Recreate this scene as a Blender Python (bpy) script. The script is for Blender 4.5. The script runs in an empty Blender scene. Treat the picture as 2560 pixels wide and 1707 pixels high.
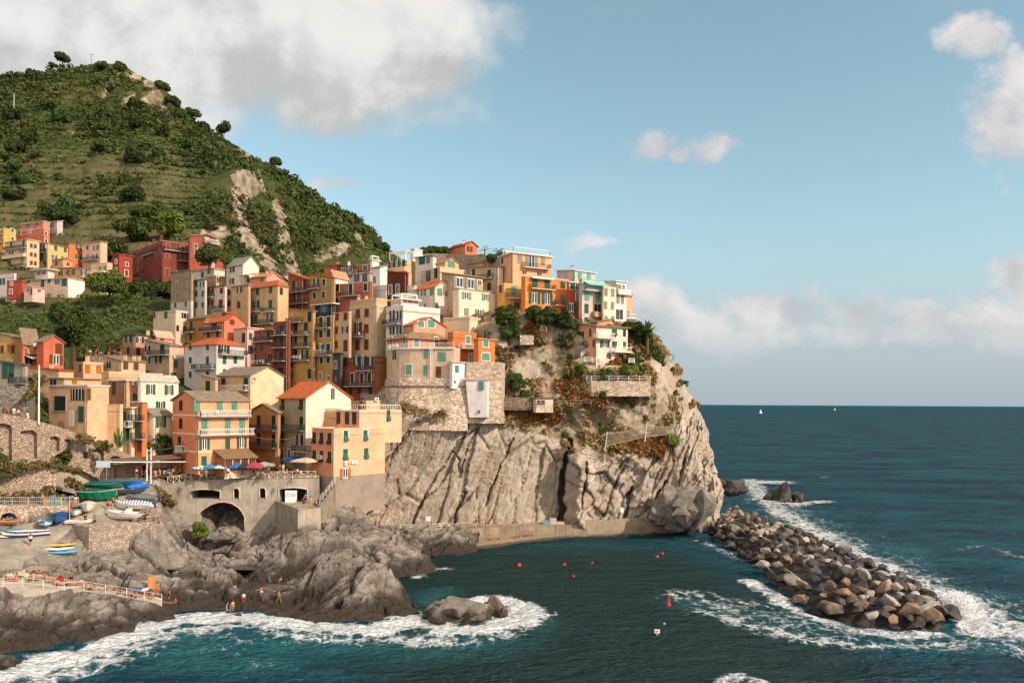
import bpy, bmesh, math, random
import numpy as np
from mathutils import Vector, Matrix, geometry
random.seed(7)
rng = np.random.default_rng(7)
SC = bpy.context.scene
COL = SC.collection
F, CX, CY, H = 2000.0, 1280.0, 1008.0, 26.0
RT = 0.0058
RC, RS = math.cos(RT), math.sin(RT)
def tx(px, py):
 return (px - CX) / F * RC + (py - CY) / F * RS
def tz(px, py):
 return (px - CX) / F * RS - (py - CY) / F * RC
def at(px, py, D):
 return Vector((tx(px, py) * D, D, H + tz(px, py) * D))
def atn(px, py, D):
 px, py, D = np.broadcast_arrays(np.asarray(px, float), np.asarray(py, float), np.asarray(D, float))
 return np.stack([tx(px, py) * D, D, H + tz(px, py) * D], -1)
def sea_at(px, py, z=0.0):
 return at(px, py, (z - H) / tz(px, py))
_perm = np.random.default_rng(3).permutation(256).astype(np.int64)
_perm = np.concatenate([_perm, _perm, _perm])
_g = np.random.default_rng(4).normal(size=(256, 3))
_g /= np.linalg.norm(_g, axis=1)[:, None]
def perlin(p):
 p = np.asarray(p, float)
 i = np.floor(p).astype(np.int64)
 f = p - i
 i &= 255
 w = f * f * f * (f * (f * 6 - 15) + 10)
 out = 0
 for dx in (0, 1):
  for dy in (0, 1):
   for dz in (0, 1):
    h = _perm[_perm[_perm[(i[..., 0] + dx) & 255] + ((i[..., 1] + dy) & 255)] + ((i[..., 2] + dz) & 255)]
    d = f - np.array([dx, dy, dz])
    n = (_g[h] * d).sum(-1)
    wt = (w[..., 0] if dx else 1 - w[..., 0]) * (w[..., 1] if dy else 1 - w[..., 1]) * (w[..., 2] if dz else 1 - w[..., 2])
    out = out + n * wt
 return out * 1.6
def fbm(p, o=4, gain=0.5):
 a, s = 1.0, 0
 p = np.asarray(p, float)
 for k in range(o):
  s = s + a * perlin(p + 17.3 * k)
  a *= gain
  p = p * 2.03
 return s
def ridged(p, o=4):
 a, s = 1.0, 0
 p = np.asarray(p, float)
 for k in range(o):
  s = s + a * (1 - 2 * np.abs(perlin(p + 9.1 * k)))
  a *= 0.5
  p = p * 2.1
 return s
def worley(p):
 """F1, F2 and a random value of the nearest cell (2-D points)"""
 p = np.asarray(p, float)[..., :2]
 i = np.floor(p).astype(np.int64)
 f1 = np.full(p.shape[:-1], 9.0)
 f2 = f1.copy()
 cid = np.zeros(p.shape[:-1])
 tilt = np.zeros(p.shape[:-1])
 for dx in (-1, 0, 1):
  for dy in (-1, 0, 1):
   cx, cy = (i[..., 0] + dx) & 255, (i[..., 1] + dy) & 255
   h = _perm[_perm[cx] + cy]
   h2 = _perm[_perm[h + 31] + 57]
   q = np.stack([i[..., 0] + dx + h / 256.0, i[..., 1] + dy + h2 / 256.0], -1)
   d = np.linalg.norm(p - q, axis=-1)
   nearer = d < f1
   f2 = np.where(nearer, f1, np.minimum(f2, d))
   cid = np.where(nearer, _perm[h2 + 91] / 256.0, cid)
   an = _perm[h2 + 17] / 256.0 * 6.283
   tilt = np.where(nearer, (p[..., 0] - q[..., 0]) * np.cos(an) + (p[..., 1] - q[..., 1]) * np.sin(an), tilt)
   f1 = np.where(nearer, d, f1)
 return f1, f2, cid + 1.2 * tilt
class RBF:
 """linear radial interpolation through scattered control points"""
 def __init__(s, pts, val, eps=1.0):
  s.p = np.asarray(pts, float)
  v = np.asarray(val, float)
  n, d = s.p.shape
  r = np.sqrt(((s.p[:, None] - s.p[None]) ** 2).sum(-1) + eps * eps)
  A = np.zeros((n + d + 1, n + d + 1))
  A[:n, :n] = r
  A[:n, n] = A[n, :n] = 1
  A[:n, n + 1:] = s.p
  A[n + 1:, :n] = s.p.T
  s.w = np.linalg.lstsq(A, np.concatenate([v, np.zeros(d + 1)]), rcond=None)[0]
  s.eps, s.n, s.d = eps, n, d
 def __call__(s, q):
  q = np.asarray(q, float)
  sh = q.shape[:-1]
  q = q.reshape(-1, s.d)
  out = np.empty(len(q))
  for a in range(0, len(q), 20000):
   b = q[a:a + 20000]
   r = np.sqrt(((b[:, None] - s.p[None]) ** 2).sum(-1) + s.eps ** 2)
   out[a:a + 20000] = r @ s.w[:s.n] + s.w[s.n] + b @ s.w[s.n + 1:]
  return out.reshape(sh)
def smooth(a, b, x):
 t = np.clip((np.asarray(x, float) - a) / (b - a), 0, 1)
 return t * t * (3 - 2 * t)
def seg_dist(p, poly):
 """distance of 2-D points to a polyline"""
 best = np.full(p.shape[:-1], 1e9)
 for (x0, y0), (x1, y1) in zip(poly[:-1], poly[1:]):
  a = np.array([x0, y0], float)
  d = np.array([x1 - x0, y1 - y0], float)
  t = np.clip(((p - a) @ d) / max(d @ d, 1e-9), 0, 1)
  best = np.minimum(best, np.linalg.norm(p - (a + t[..., None] * d), axis=-1))
 return best
WLOC = {}
def tag(o, label=None, cat=None, group=None, kind=None):
 if label: o['label'] = label
 if cat: o['category'] = cat
 if group: o['group'] = group
 if kind: o['kind'] = kind
 return o
def empty(name, loc, label=None, cat=None, group=None):
 o = bpy.data.objects.new(name, None)
 o.empty_display_size = 0.3
 COL.objects.link(o)
 o.location = loc
 WLOC[o.name] = Vector(loc)
 return tag(o, label, cat, group)
def link(name, me, parent=None, loc=(0, 0, 0), rz=0.0):
 """link an object, loc in world metres (parents are never turned unless they are things placed by copy)"""
 o = bpy.data.objects.new(name, me)
 COL.objects.link(o)
 loc = Vector(loc)
 WLOC[o.name] = loc.copy()
 if parent is not None:
  o.parent = parent
  loc = loc - WLOC[parent.name]
 o.location = loc
 o.rotation_euler = (0, 0, rz)
 return o
def copy_tree(o, parent=None):
 c = o.copy()
 COL.objects.link(c)
 c.parent = parent
 for ch in [x for x in o.children]:
  copy_tree(ch, c)
 return c
class MB:
 def __init__(s):
  s.v, s.f, s.m, s.mats, s.sm = [], [], [], [], False
 def mi(s, mat):
  if mat not in s.mats: s.mats.append(mat)
  return s.mats.index(mat)
 def face(s, pts, mat):
  n = len(s.v)
  s.v += [tuple(p) for p in pts]
  s.f.append(tuple(range(n, n + len(pts))))
  s.m.append(s.mi(mat))
 def poly(s, v, f, mat):
  n = len(s.v)
  s.v += [tuple(p) for p in v]
  k = s.mi(mat)
  for q in f:
   s.f.append(tuple(n + i for i in q))
   s.m.append(k)
 def hexa(s, b, t, mat):
  """b, t: four bottom and four top points, counter-clockwise from above"""
  s.poly(list(b) + list(t), [(3, 2, 1, 0), (4, 5, 6, 7), (0, 1, 5, 4), (1, 2, 6, 5), (2, 3, 7, 6), (3, 0, 4, 7)], mat)
 def box(s, o, ax, ay, az, mat):
  o, ax, ay, az = Vector(o), Vector(ax), Vector(ay), Vector(az)
  b = [o, o + ax, o + ax + ay, o + ay]
  s.hexa(b, [p + az for p in b], mat)
 def cbox(s, x0, x1, y0, y1, z0, z1, mat):
  s.box((x0, y0, z0), (x1 - x0, 0, 0), (0, y1 - y0, 0), (0, 0, z1 - z0), mat)
 def tube(s, p, r, mat, n=6, cap=True):
  """swept tube through points p; r one radius or one per point"""
  p = [Vector(q) for q in p]
  rr = r if isinstance(r, (list, tuple)) else [r] * len(p)
  vs, fs = [], []
  for i, q in enumerate(p):
   d = (p[min(i + 1, len(p) - 1)] - p[max(i - 1, 0)])
   d = d.normalized() if d.length > 1e-9 else Vector((0, 0, 1))
   a = d.cross(Vector((0, 0, 1)) if abs(d.z) < 0.9 else Vector((1, 0, 0))).normalized()
   b = d.cross(a)
   for k in range(n):
    t = 2 * math.pi * k / n
    vs.append(q + (a * math.cos(t) + b * math.sin(t)) * rr[i])
  for i in range(len(p) - 1):
   for k in range(n):
    k2 = (k + 1) % n
    fs.append((i * n + k, i * n + k2, (i + 1) * n + k2, (i + 1) * n + k))
  if cap:
   fs.append(tuple(range(n))[::-1])
   fs.append(tuple((len(p) - 1) * n + k for k in range(n)))
  s.poly(vs, fs, mat)
 def mesh(s, name, off=(0, 0, 0), fix=True):
  me = bpy.data.meshes.new(name)
  ox, oy, oz = off
  me.from_pydata([(x - ox, y - oy, z - oz) for x, y, z in s.v], [], s.f)
  for m in s.mats: me.materials.append(m)
  me.polygons.foreach_set('material_index', s.m)
  if fix:
   bm = bmesh.new()
   bm.from_mesh(me)
   bmesh.ops.recalc_face_normals(bm, faces=bm.faces)
   bm.to_mesh(me)
   bm.free()
  if s.sm:
   me.polygons.foreach_set('use_smooth', [True] * len(me.polygons))
  me.update()
  return me
 def build(s, name, parent=None, loc=None, fix=True):
  """vertices are world metres; the object's origin is put at loc (default: the parent's)"""
  if loc is None:
   loc = WLOC[parent.name] if parent is not None else (0, 0, 0)
  return link(name, s.mesh(name, loc, fix), parent, loc)
def np_mesh(name, V, Fq, mats, smooth_=True, attrs=None, loc=None):
 V = np.asarray(V, np.float32).reshape(-1, 3)
 Fq = np.asarray(Fq, np.int32)
 if loc is not None: V = V - np.asarray(loc, np.float32)
 k = Fq.shape[1]
 me = bpy.data.meshes.new(name)
 me.vertices.add(len(V))
 me.vertices.foreach_set('co', V.ravel())
 me.loops.add(Fq.size)
 me.loops.foreach_set('vertex_index', Fq.ravel())
 me.polygons.add(len(Fq))
 me.polygons.foreach_set('loop_start', np.arange(0, Fq.size, k, dtype=np.int32))
 me.polygons.foreach_set('loop_total', np.full(len(Fq), k, np.int32))
 if smooth_: me.polygons.foreach_set('use_smooth', np.ones(len(Fq), bool))
 for m in (mats if isinstance(mats, (list, tuple)) else [mats]): me.materials.append(m)
 me.update(calc_edges=True)
 for an, av in (attrs or {}).items():
  A = me.attributes.new(an, 'FLOAT', 'POINT')
  A.data.foreach_set('value', np.asarray(av, np.float32).ravel())
 me.validate()
 return me
def grid_faces(nr, nc):
 i = np.arange(nr * nc).reshape(nr, nc)
 return np.stack([i[:-1, :-1], i[1:, :-1], i[1:, 1:], i[:-1, 1:]], -1).reshape(-1, 4)
def lin(h):
 h = h.lstrip('#')
 o = []
 for k in (0, 2, 4):
  c = int(h[k:k + 2], 16) / 255
  o.append(c / 12.92 if c <= 0.04045 else ((c + 0.055) / 1.055) ** 2.4)
 return tuple(o)
def scl(c, k):
 return tuple(min(1.0, x * k) for x in c[:3])
class NT:
 def __init__(s, tree):
  s.t = tree
  s.n = tree.nodes
  s.n.clear()
 def new(s, typ, **kw):
  nd = s.n.new(typ)
  for k, v in kw.items(): setattr(nd, k, v)
  return nd
 def put(s, sock, val):
  if isinstance(val, bpy.types.NodeSocket): s.t.links.new(val, sock)
  elif val is not None:
   if sock.type == 'RGBA' and len(val) == 3: val = (*val, 1)
   sock.default_value = val
 def math(s, op, a, b=None, c=None, clamp=False):
  nd = s.new('ShaderNodeMath', operation=op, use_clamp=clamp)
  for k, v in enumerate((a, b, c)):
   if v is not None: s.put(nd.inputs[k], v)
  return nd.outputs[0]
 def add(s, a, b): return s.math('ADD', a, b)
 def sub(s, a, b): return s.math('SUBTRACT', a, b)
 def mul(s, a, b): return s.math('MULTIPLY', a, b)
 def div(s, a, b): return s.math('DIVIDE', a, b)
 def ramp(s, x, a, b, lo=0.0, hi=1.0, smoothstep=True):
  nd = s.new('ShaderNodeMapRange', interpolation_type='SMOOTHSTEP' if smoothstep else 'LINEAR')
  for k, v in zip(('Value', 'From Min', 'From Max', 'To Min', 'To Max'), (x, a, b, lo, hi)):
   s.put(nd.inputs[k], v)
  return nd.outputs[0]
 def mix(s, f, a, b, blend='MIX'):
  nd = s.new('ShaderNodeMix', data_type='RGBA', blend_type=blend)
  s.put(nd.inputs[0], f)
  s.put(nd.inputs[6], a)
  s.put(nd.inputs[7], b)
  return nd.outputs[2]
 def pos(s, obj=False):
  if obj: return s.new('ShaderNodeTexCoord').outputs['Object']
  return s.new('ShaderNodeNewGeometry').outputs['Position']
 def mapv(s, v, scale=(1, 1, 1), rot=(0, 0, 0), loc=(0, 0, 0)):
  nd = s.new('ShaderNodeMapping')
  s.put(nd.inputs['Vector'], v)
  nd.inputs['Scale'].default_value = scale
  nd.inputs['Rotation'].default_value = rot
  nd.inputs['Location'].default_value = loc
  return nd.outputs[0]
 def noise(s, v, scale, detail=4.0, rough=0.55, dist=0.0):
  nd = s.new('ShaderNodeTexNoise')
  s.put(nd.inputs['Vector'], v)
  for k, x in (('Scale', scale), ('Detail', detail), ('Roughness', rough), ('Distortion', dist)):
   s.put(nd.inputs[k], x)
  return nd.outputs[0]
 def voro(s, v, scale, feature='F1', rnd=1.0, out='Distance'):
  nd = s.new('ShaderNodeTexVoronoi', feature=feature)
  s.put(nd.inputs['Vector'], v)
  nd.inputs['Scale'].default_value = scale
  nd.inputs['Randomness'].default_value = rnd
  return nd.outputs[out]
 def attr(s, name):
  return s.new('ShaderNodeAttribute', attribute_name=name).outputs['Fac']
 def sep(s, v):
  nd = s.new('ShaderNodeSeparateXYZ')
  s.put(nd.inputs[0], v)
  return nd.outputs
 def bump(s, h, strength=0.5, dist=0.1, nrm=None):
  nd = s.new('ShaderNodeBump')
  nd.inputs['Strength'].default_value = strength
  nd.inputs['Distance'].default_value = dist
  s.put(nd.inputs['Height'], h)
  if nrm is not None: s.put(nd.inputs['Normal'], nrm)
  return nd.outputs[0]
 def bsdf(s, col, rough=0.85, nrm=None, spec=0.3, **kw):
  b = s.new('ShaderNodeBsdfPrincipled')
  s.put(b.inputs['Base Color'], col)
  s.put(b.inputs['Roughness'], rough)
  b.inputs['Specular IOR Level'].default_value = spec
  if nrm is not None: s.put(b.inputs['Normal'], nrm)
  for k, v in kw.items(): s.put(b.inputs[k.replace('_', ' ')], v)
  o = s.new('ShaderNodeOutputMaterial')
  s.t.links.new(b.outputs[0], o.inputs[0])
  return b
def material(name):
 m = bpy.data.materials.new(name)
 m.use_nodes = True
 return m, NT(m.node_tree)
_MC = {}
def cached(fn):
 def g(*a):
  k = (fn.__name__,) + a
  if k not in _MC: _MC[k] = fn(*a)
  return _MC[k]
 return g
cam = bpy.data.cameras.new('camera')
cam.sensor_width = 36
cam.lens = F * 36 / 2560
cam.shift_y = (CY - 853.5) / 2560
cam.clip_end = 120000
cam.clip_start = 0.5
camo = bpy.data.objects.new('camera', cam)
COL.objects.link(camo)
camo.matrix_world = Matrix(((RC, -RS, 0, 0), (0, 0, -1, 0), (RS, RC, 0, H), (0, 0, 0, 1)))
SC.camera = camo
vs = SC.view_settings
SC.display_settings.display_device = 'sRGB'
vs.view_transform = 'Standard'
vs.look = 'None'
vs.gamma = 1
vs.use_curve_mapping = False
vs.exposure = 0.25
SC.cycles.max_bounces = 6
SC.cycles.transparent_max_bounces = 8
SUN_AZ, SUN_EL = math.radians(57), math.radians(31)
to_sun = Vector((math.sin(SUN_AZ) * math.cos(SUN_EL), -math.cos(SUN_AZ) * math.cos(SUN_EL), math.sin(SUN_EL)))
sl = bpy.data.lights.new('sun', 'SUN')
sl.energy = 4.1
sl.angle = math.radians(0.6)
sl.color = (1.0, 0.86, 0.715)
so = bpy.data.objects.new('sun', sl)
COL.objects.link(so)
so.rotation_euler = (-to_sun).to_track_quat('-Z', 'Y').to_euler()
so.location = (60, -60, 120)
W = bpy.data.worlds.new('World')
SC.world = W
W.use_nodes = True
w = NT(W.node_tree)
sky = w.new('ShaderNodeTexSky', sky_type='NISHITA', sun_disc=False)
sky.sun_elevation = SUN_EL
sky.sun_rotation = math.atan2(to_sun.x, to_sun.y)
sky.altitude = 30
sky.air_density = 1.0
sky.dust_density = 1.6
sky.ozone_density = 1.6
gen = w.new('ShaderNodeTexCoord').outputs['Generated']
gx, gy, gz = w.sep(gen)
front = w.ramp(gy, 0.15, 0.4)
gys = w.math('MAXIMUM', gy, 0.05)
A = w.div(gx, gys)
B = w.div(gz, gys)
cmb = w.new('ShaderNodeCombineXYZ')
w.put(cmb.inputs[0], A)
w.put(cmb.inputs[1], B)
P = cmb.outputs[0]
big = w.noise(P, 5.5, 7, 0.55)
fine = w.noise(P, 19.0, 9, 0.62)
nn = w.add(w.mul(w.sub(big, 0.5), 1.9), w.mul(w.sub(fine, 0.5), 1.5))
wrp = w.new('ShaderNodeTexNoise')
w.put(wrp.inputs['Vector'], P)
wrp.inputs['Scale'].default_value = 9.0
wrp.inputs['Detail'].default_value = 6
wr, wg, _wb = w.sep(wrp.outputs[1])
A2 = w.add(A, w.mul(w.sub(wr, 0.5), 0.10))
B2 = w.add(B, w.mul(w.sub(wg, 0.5), 0.07))
def blob(px, py, rx, ry, wt=1.0):
 ea = w.math('POWER', w.mul(w.sub(A2, (px - 1280) / 2000), 2000 / rx), 2.0)
 eb = w.math('POWER', w.mul(w.sub(B2, (1008 - py) / 2000), 2000 / ry), 2.0)
 return w.mul(w.math('SUBTRACT', 1.0, w.math('SQRT', w.add(ea, eb))), wt)
def union(bl):
 r = bl[0]
 for b in bl[1:]: r = w.math('MAXIMUM', r, b)
 return r
deck = union([blob(360, 10, 930, 355, 2.2), blob(930, 110, 400, 245, 1.3), blob(40, 250, 700, 260, 1.6), blob(800, 245, 300, 110, 0.9)])
cum = union([blob(2080, 835, 640, 48, 0.8), blob(1700, 800, 220, 70), blob(1620, 770, 130, 95), blob(1745, 830, 150, 75), blob(1950, 790, 165, 85), blob(1850, 770, 90, 50), blob(2140, 790, 130, 75), blob(2290, 790, 130, 80),
             blob(2440, 800, 150, 85), blob(2570, 700, 110, 90), blob(2560, 810, 200, 90), blob(2520, 300, 170, 150), blob(2430, 90, 110, 75), blob(2540, 180, 100, 90),
             blob(1645, 362, 95, 62), blob(1700, 380, 75, 40), blob(1760, 366, 85, 56), blob(1480, 600, 110, 24, 0.42), blob(840, 455, 130, 50, 0.8)])
d_deck = w.ramp(w.add(deck, w.mul(nn, 0.40)), 0.0, 0.62)
d_cum = w.ramp(w.add(cum, w.mul(nn, 1.0)), 0.06, 0.62)
wisp = w.mul(w.ramp(w.noise(w.mapv(P, (2.2, 14, 1)), 2.0, 5, 0.6), 0.54, 0.85), 0.16)
wisp = w.mul(wisp, w.ramp(B, 0.02, 0.2))
off = w.new('ShaderNodeVectorMath', operation='ADD')
w.put(off.inputs[0], P)
off.inputs[1].default_value = (0.02, 0.035, 0)
nb = w.noise(off.outputs[0], 5.5, 7, 0.55)
lit = w.ramp(w.sub(big, nb), -0.16, 0.16)
belly = w.ramp(w.add(w.mul(w.sub(big, 0.5), 0.5), B), 0.30, 0.52)
skyc = w.new('ShaderNodeHueSaturation')
w.put(skyc.inputs['Color'], sky.outputs[0])
skyc.inputs['Hue'].default_value = 0.460
skyc.inputs['Saturation'].default_value = 0.84
skyc.inputs['Value'].default_value = 1.0
K = 5.6     # cloud radiance relative to the sky node's units
deckc = w.mix(w.ramp(w.add(w.mul(lit, 0.5), w.mul(belly, 0.5)), 0.1, 0.95), (0.55 * K, 0.555 * K, 0.54 * K), (0.90 * K, 0.87 * K, 0.84 * K))
cumc = w.mix(lit, (0.54 * K, 0.56 * K, 0.59 * K), (0.88 * K, 0.82 * K, 0.78 * K))
hz = w.ramp(B, 0.0, 0.26, 0.95, 0.0)
base = w.mix(w.mul(hz, 0.9), skyc.outputs[0], (0.44 * K, 0.525 * K, 0.585 * K))
base = w.mix(w.mul(wisp, front), base, (0.62 * K, 0.62 * K, 0.62 * K))
c1 = w.mix(w.mul(w.mul(d_cum, w.ramp(B, 0.03, 0.13, 0.1, 0.92)), front), base, cumc)
c2 = w.mix(w.mul(w.mul(d_deck, 0.95), front), c1, deckc)
c2 = w.mix(w.mul(w.ramp(gy, 0.1, -0.35), w.ramp(gz, -0.02, 0.1, 0, 0.75)), c2, (1.55 * K, 1.40 * K, 1.22 * K))  # added bright warm sky behind the camera, fills the shaded fronts
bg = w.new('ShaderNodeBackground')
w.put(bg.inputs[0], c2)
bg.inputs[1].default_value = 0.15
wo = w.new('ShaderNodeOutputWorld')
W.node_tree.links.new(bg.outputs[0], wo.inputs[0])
@cached
def plaster(hexc, k=0.86):
 m, t = material('plaster')
 c = scl(lin(hexc), k)
 gl_ = 0.3 * c[0] + 0.5 * c[1] + 0.2 * c[2]
 c = tuple((0.88 * x + 0.12 * gl_) * f for x, f in zip(c, (1.05, .97, .95)))
 c = (c[0], max(c[1], 0.17 * c[0]), max(c[2], 0.085 * c[0]))
 p = t.pos()
 big = t.noise(p, 0.55, 5, 0.6)
 st = t.noise(t.mapv(p, (2.2, 2.2, 0.16)), 1.0, 4, 0.65)
 fine = t.noise(p, 5.0, 3, 0.6)
 col = t.mix(t.ramp(big, 0.35, 0.72), c, scl(c, 0.78))
 grey = tuple(0.55 * x + 0.45 * 0.30 for x in scl(c, 0.72))
 col = t.mix(t.mul(t.ramp(st, 0.53, 0.74), 0.6), col, grey)
 col = t.mix(t.ramp(t.noise(p, 0.33, 4, 0.55), 0.57, 0.61, 0, 0.3), col, scl(c, 1.2))
 col = t.mix(t.mul(t.ramp(fine, 0.55, 0.8), 0.25), col, scl(c, 1.12))
 t.bsdf(col, 0.93, t.bump(t.add(fine, big), 0.25, 0.05), 0.15)
 return m
@cached
def paint(hexc, rough=0.55):
 m, t = material('paint')
 c = lin(hexc)
 n = t.noise(t.pos(), 3.0, 4, 0.6)
 t.bsdf(t.mix(t.ramp(n, 0.35, 0.75), c, scl(c, 0.78)), rough, None, 0.35)
 return m
@cached
def slats(hexc):
 m, t = material('louvre_paint')
 c = lin(hexc)
 z = t.sep(t.pos(True))[2]
 wv = t.math('FRACT', t.mul(z, 9.0))
 n = t.noise(t.pos(), 1.3, 4, 0.6)
 col = t.mix(t.ramp(n, 0.3, 0.75), c, scl(c, 0.68))
 t.bsdf(col, 0.6, t.bump(wv, 0.6, 0.04), 0.3)
 return m
@cached
def glass():
 m, t = material('window_glass')
 n = t.noise(t.pos(), 0.5, 2)
 t.bsdf(t.mix(n, (0.006, 0.008, 0.009), (0.035, 0.04, 0.042)), 0.12, None, 0.5)
 return m
@cached
def tiles(hexc):
 m, t = material('roof_tiles')
 c = lin(hexc)
 p = t.pos()
 n = t.noise(p, 1.3, 5, 0.65)
 v = t.voro(p, 3.2, out='Color')
 col = t.mix(t.ramp(n, 0.3, 0.75), scl(c, 1.1), scl(c, 0.62))
 col = t.mix(0.35, col, t.mix(t.sep(v)[0], scl(c, 0.6), scl(c, 1.35)))
 wv = t.new('ShaderNodeTexWave', wave_type='BANDS', bands_direction='DIAGONAL')
 t.put(wv.inputs['Vector'], p)
 wv.inputs['Scale'].default_value = 1.6
 wv.inputs['Distortion'].default_value = 1.5
 t.bsdf(col, 0.9, t.bump(t.add(wv.outputs[1], t.noise(p, 4.0, 3)), 0.6, 0.08), 0.15)
 return m
@cached
def stone(hexc, size=2.6, flat=2.2):
 """coursed rubble masonry"""
 m, t = material('stone_masonry')
 c = lin(hexc)
 c = (c[0] * .99, c[1] * .95, c[2] * 1.0)
 p = t.mapv(t.pos(), (1, 1, flat))
 ds = t.noise(p, 1.4, 3)
 pv = t.new('ShaderNodeVectorMath', operation='ADD')
 t.put(pv.inputs[0], p)
 t.put(pv.inputs[1], t.new('ShaderNodeTexNoise').outputs[1])
 v = t.voro(p, size, out='Color')
 e = t.voro(p, size, 'DISTANCE_TO_EDGE')
 r = t.sep(v)
 col = t.mix(r[0], scl(c, 0.62), scl(c, 1.38))
 col = t.mix(t.mul(r[1], 0.25), col, (0.34, 0.26, 0.19))
 col = t.mix(t.ramp(e, 0.0, 0.07, 0.75, 0), col, scl(c, 0.38))
 big = t.noise(t.pos(), 0.25, 5, 0.6)
 col = t.mix(t.ramp(big, 0.45, 0.75, 0, 0.55), col, scl(c, 0.55))
 col = t.mix(t.ramp(t.noise(t.pos(), 0.9, 4), 0.58, 0.72, 0, 0.5), col, scl(c, 1.5))
 t.bsdf(col, 0.95, t.bump(t.add(t.ramp(e, 0, 0.12), t.mul(r[2], 0.7)), 0.9, 0.12), 0.1)
 return m
@cached
def concrete(hexc):
 m, t = material('weathered_concrete')
 c = lin(hexc)
 p = t.pos()
 st = t.noise(t.mapv(p, (1.6, 1.6, 0.12)), 1.0, 5, 0.7)
 big = t.noise(p, 0.4, 6, 0.65)
 col = t.mix(t.ramp(big, 0.3, 0.75), scl(c, 1.12), scl(c, 0.62))
 col = t.mix(t.ramp(st, 0.5, 0.72, 0, 0.6), col, scl(c, 0.45))
 col = t.mix(t.ramp(st, 0.45, 0.3, 0, 0.4), col, scl(c, 1.45))
 col = t.mix(t.ramp(t.add(t.sep(p)[2], t.mul(t.sub(big, 0.5), 1.5)), 0.9, 0.3, 0, 0.85), col, (0.035, 0.03, 0.024))
 t.bsdf(col, 0.92, t.bump(t.add(big, t.noise(p, 6, 3)), 0.4, 0.06), 0.15)
 return m
@cached
def cliff_rock():
 m, t = material('pale_cliff_rock')
 p = t.pos()
 z = t.sep(p)[2]
 crack = t.attr('crack')
 soil = t.attr('soil')
 q = t.mapv(t.mapv(p, (1, 1, 1), (0, -0.42, 0)), (1, 0.35, 0.13))
 n1 = t.noise(p, 0.22, 7, 0.62)
 vw = t.new('ShaderNodeVectorMath', operation='ADD')
 t.put(vw.inputs[0], q)
 wn_ = t.new('ShaderNodeTexNoise')
 t.put(wn_.inputs['Vector'], p)
 wn_.inputs['Scale'].default_value = 0.5
 t.put(vw.inputs[1], wn_.outputs[1])
 fe = t.voro(vw.outputs[0], 0.75, 'DISTANCE_TO_EDGE')
 n2 = t.noise(q, 1.4, 6, 0.65)
 n3 = t.noise(p, 2.6, 5, 0.7)
 col = t.mix(t.ramp(n1, 0.36, 0.66), (0.35, 0.285, 0.222), (0.475, 0.40, 0.318))
 col = t.mix(t.ramp(n2, 0.5, 0.68, 0, 0.5), col, (0.27, 0.21, 0.155))
 col = t.mix(t.ramp(n2, 0.44, 0.30, 0, 0.5), col, (0.60, 0.52, 0.42))
 col = t.mix(t.ramp(t.noise(p, 0.13, 5), 0.53, 0.7, 0, 0.4), col, (0.36, 0.24, 0.14))
 col = t.mix(t.ramp(n3, 0.6, 0.75, 0, 0.45), col, (0.2, 0.16, 0.12))
 col = t.mix(t.mul(t.ramp(fe, 0.0, 0.03, 0.6, 0), t.ramp(n1, 0.45, 0.6)), col, (0.15, 0.115, 0.08))
 col = t.mix(t.mul(crack, 0.75), col, (0.12, 0.094, 0.068))
 sn = t.noise(p, 0.9, 6, 0.7)
 soilc = t.mix(t.ramp(sn, 0.35, 0.62), (0.22, 0.165, 0.10), (0.33, 0.26, 0.175))
 soilc = t.mix(t.ramp(t.noise(p, 0.45, 5), 0.5, 0.66, 0, 0.7), soilc, (0.42, 0.345, 0.26))
 col = t.mix(t.ramp(t.add(soil, t.mul(t.sub(n3, 0.5), 0.9)), 0.35, 0.65), col, soilc)
 col = t.mix(t.ramp(t.add(z, t.mul(n1, 1.5)), 3.2, 1.4), col, (0.05, 0.042, 0.034))
 h = t.add(t.add(t.mul(n2, 1.6), n3), t.ramp(fe, 0.0, 0.06, 0, 0.35))
 t.bsdf(col, 0.93, t.bump(h, 0.75, 0.28), 0.12)
 return m
@cached
def shore_rock():
 m, t = material('grey_shore_rock')
 p = t.pos()
 z = t.sep(p)[2]
 q = t.mapv(p, (0.9, 0.35, 1.0), (0.2, 0.62, 0.3))
 n1 = t.noise(p, 0.3, 7, 0.65)
 n2 = t.noise(q, 1.3, 6, 0.7)
 n3 = t.noise(p, 3.0, 5, 0.7)
 col = t.mix(t.ramp(n1, 0.34, 0.68), (0.225, 0.187, 0.15), (0.39, 0.33, 0.27))
 col = t.mix(t.ramp(n2, 0.5, 0.66, 0, 0.75), col, (0.125, 0.10, 0.078))
 col = t.mix(t.ramp(n2, 0.43, 0.3, 0, 0.75), col, (0.52, 0.45, 0.37))
 col = t.mix(t.ramp(n3, 0.6, 0.72, 0, 0.5), col, (0.11, 0.09, 0.07))
 col = t.mix(t.mul(t.attr('crack'), 0.85), col, (0.05, 0.041, 0.033))
 wet = t.ramp(t.add(z, t.mul(t.sub(n1, 0.5), 5.0)), 3.0, 1.1)
 col = t.mix(t.mul(wet, 0.94), col, t.mix(n2, (0.022, 0.017, 0.012), (0.07, 0.048, 0.03)))
 b = t.bsdf(col, t.ramp(wet, 0, 1, 0.9, 0.42), t.bump(t.add(t.mul(n2, 1.6), n3), 1.0, 0.4), 0.3)
 return m
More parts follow.
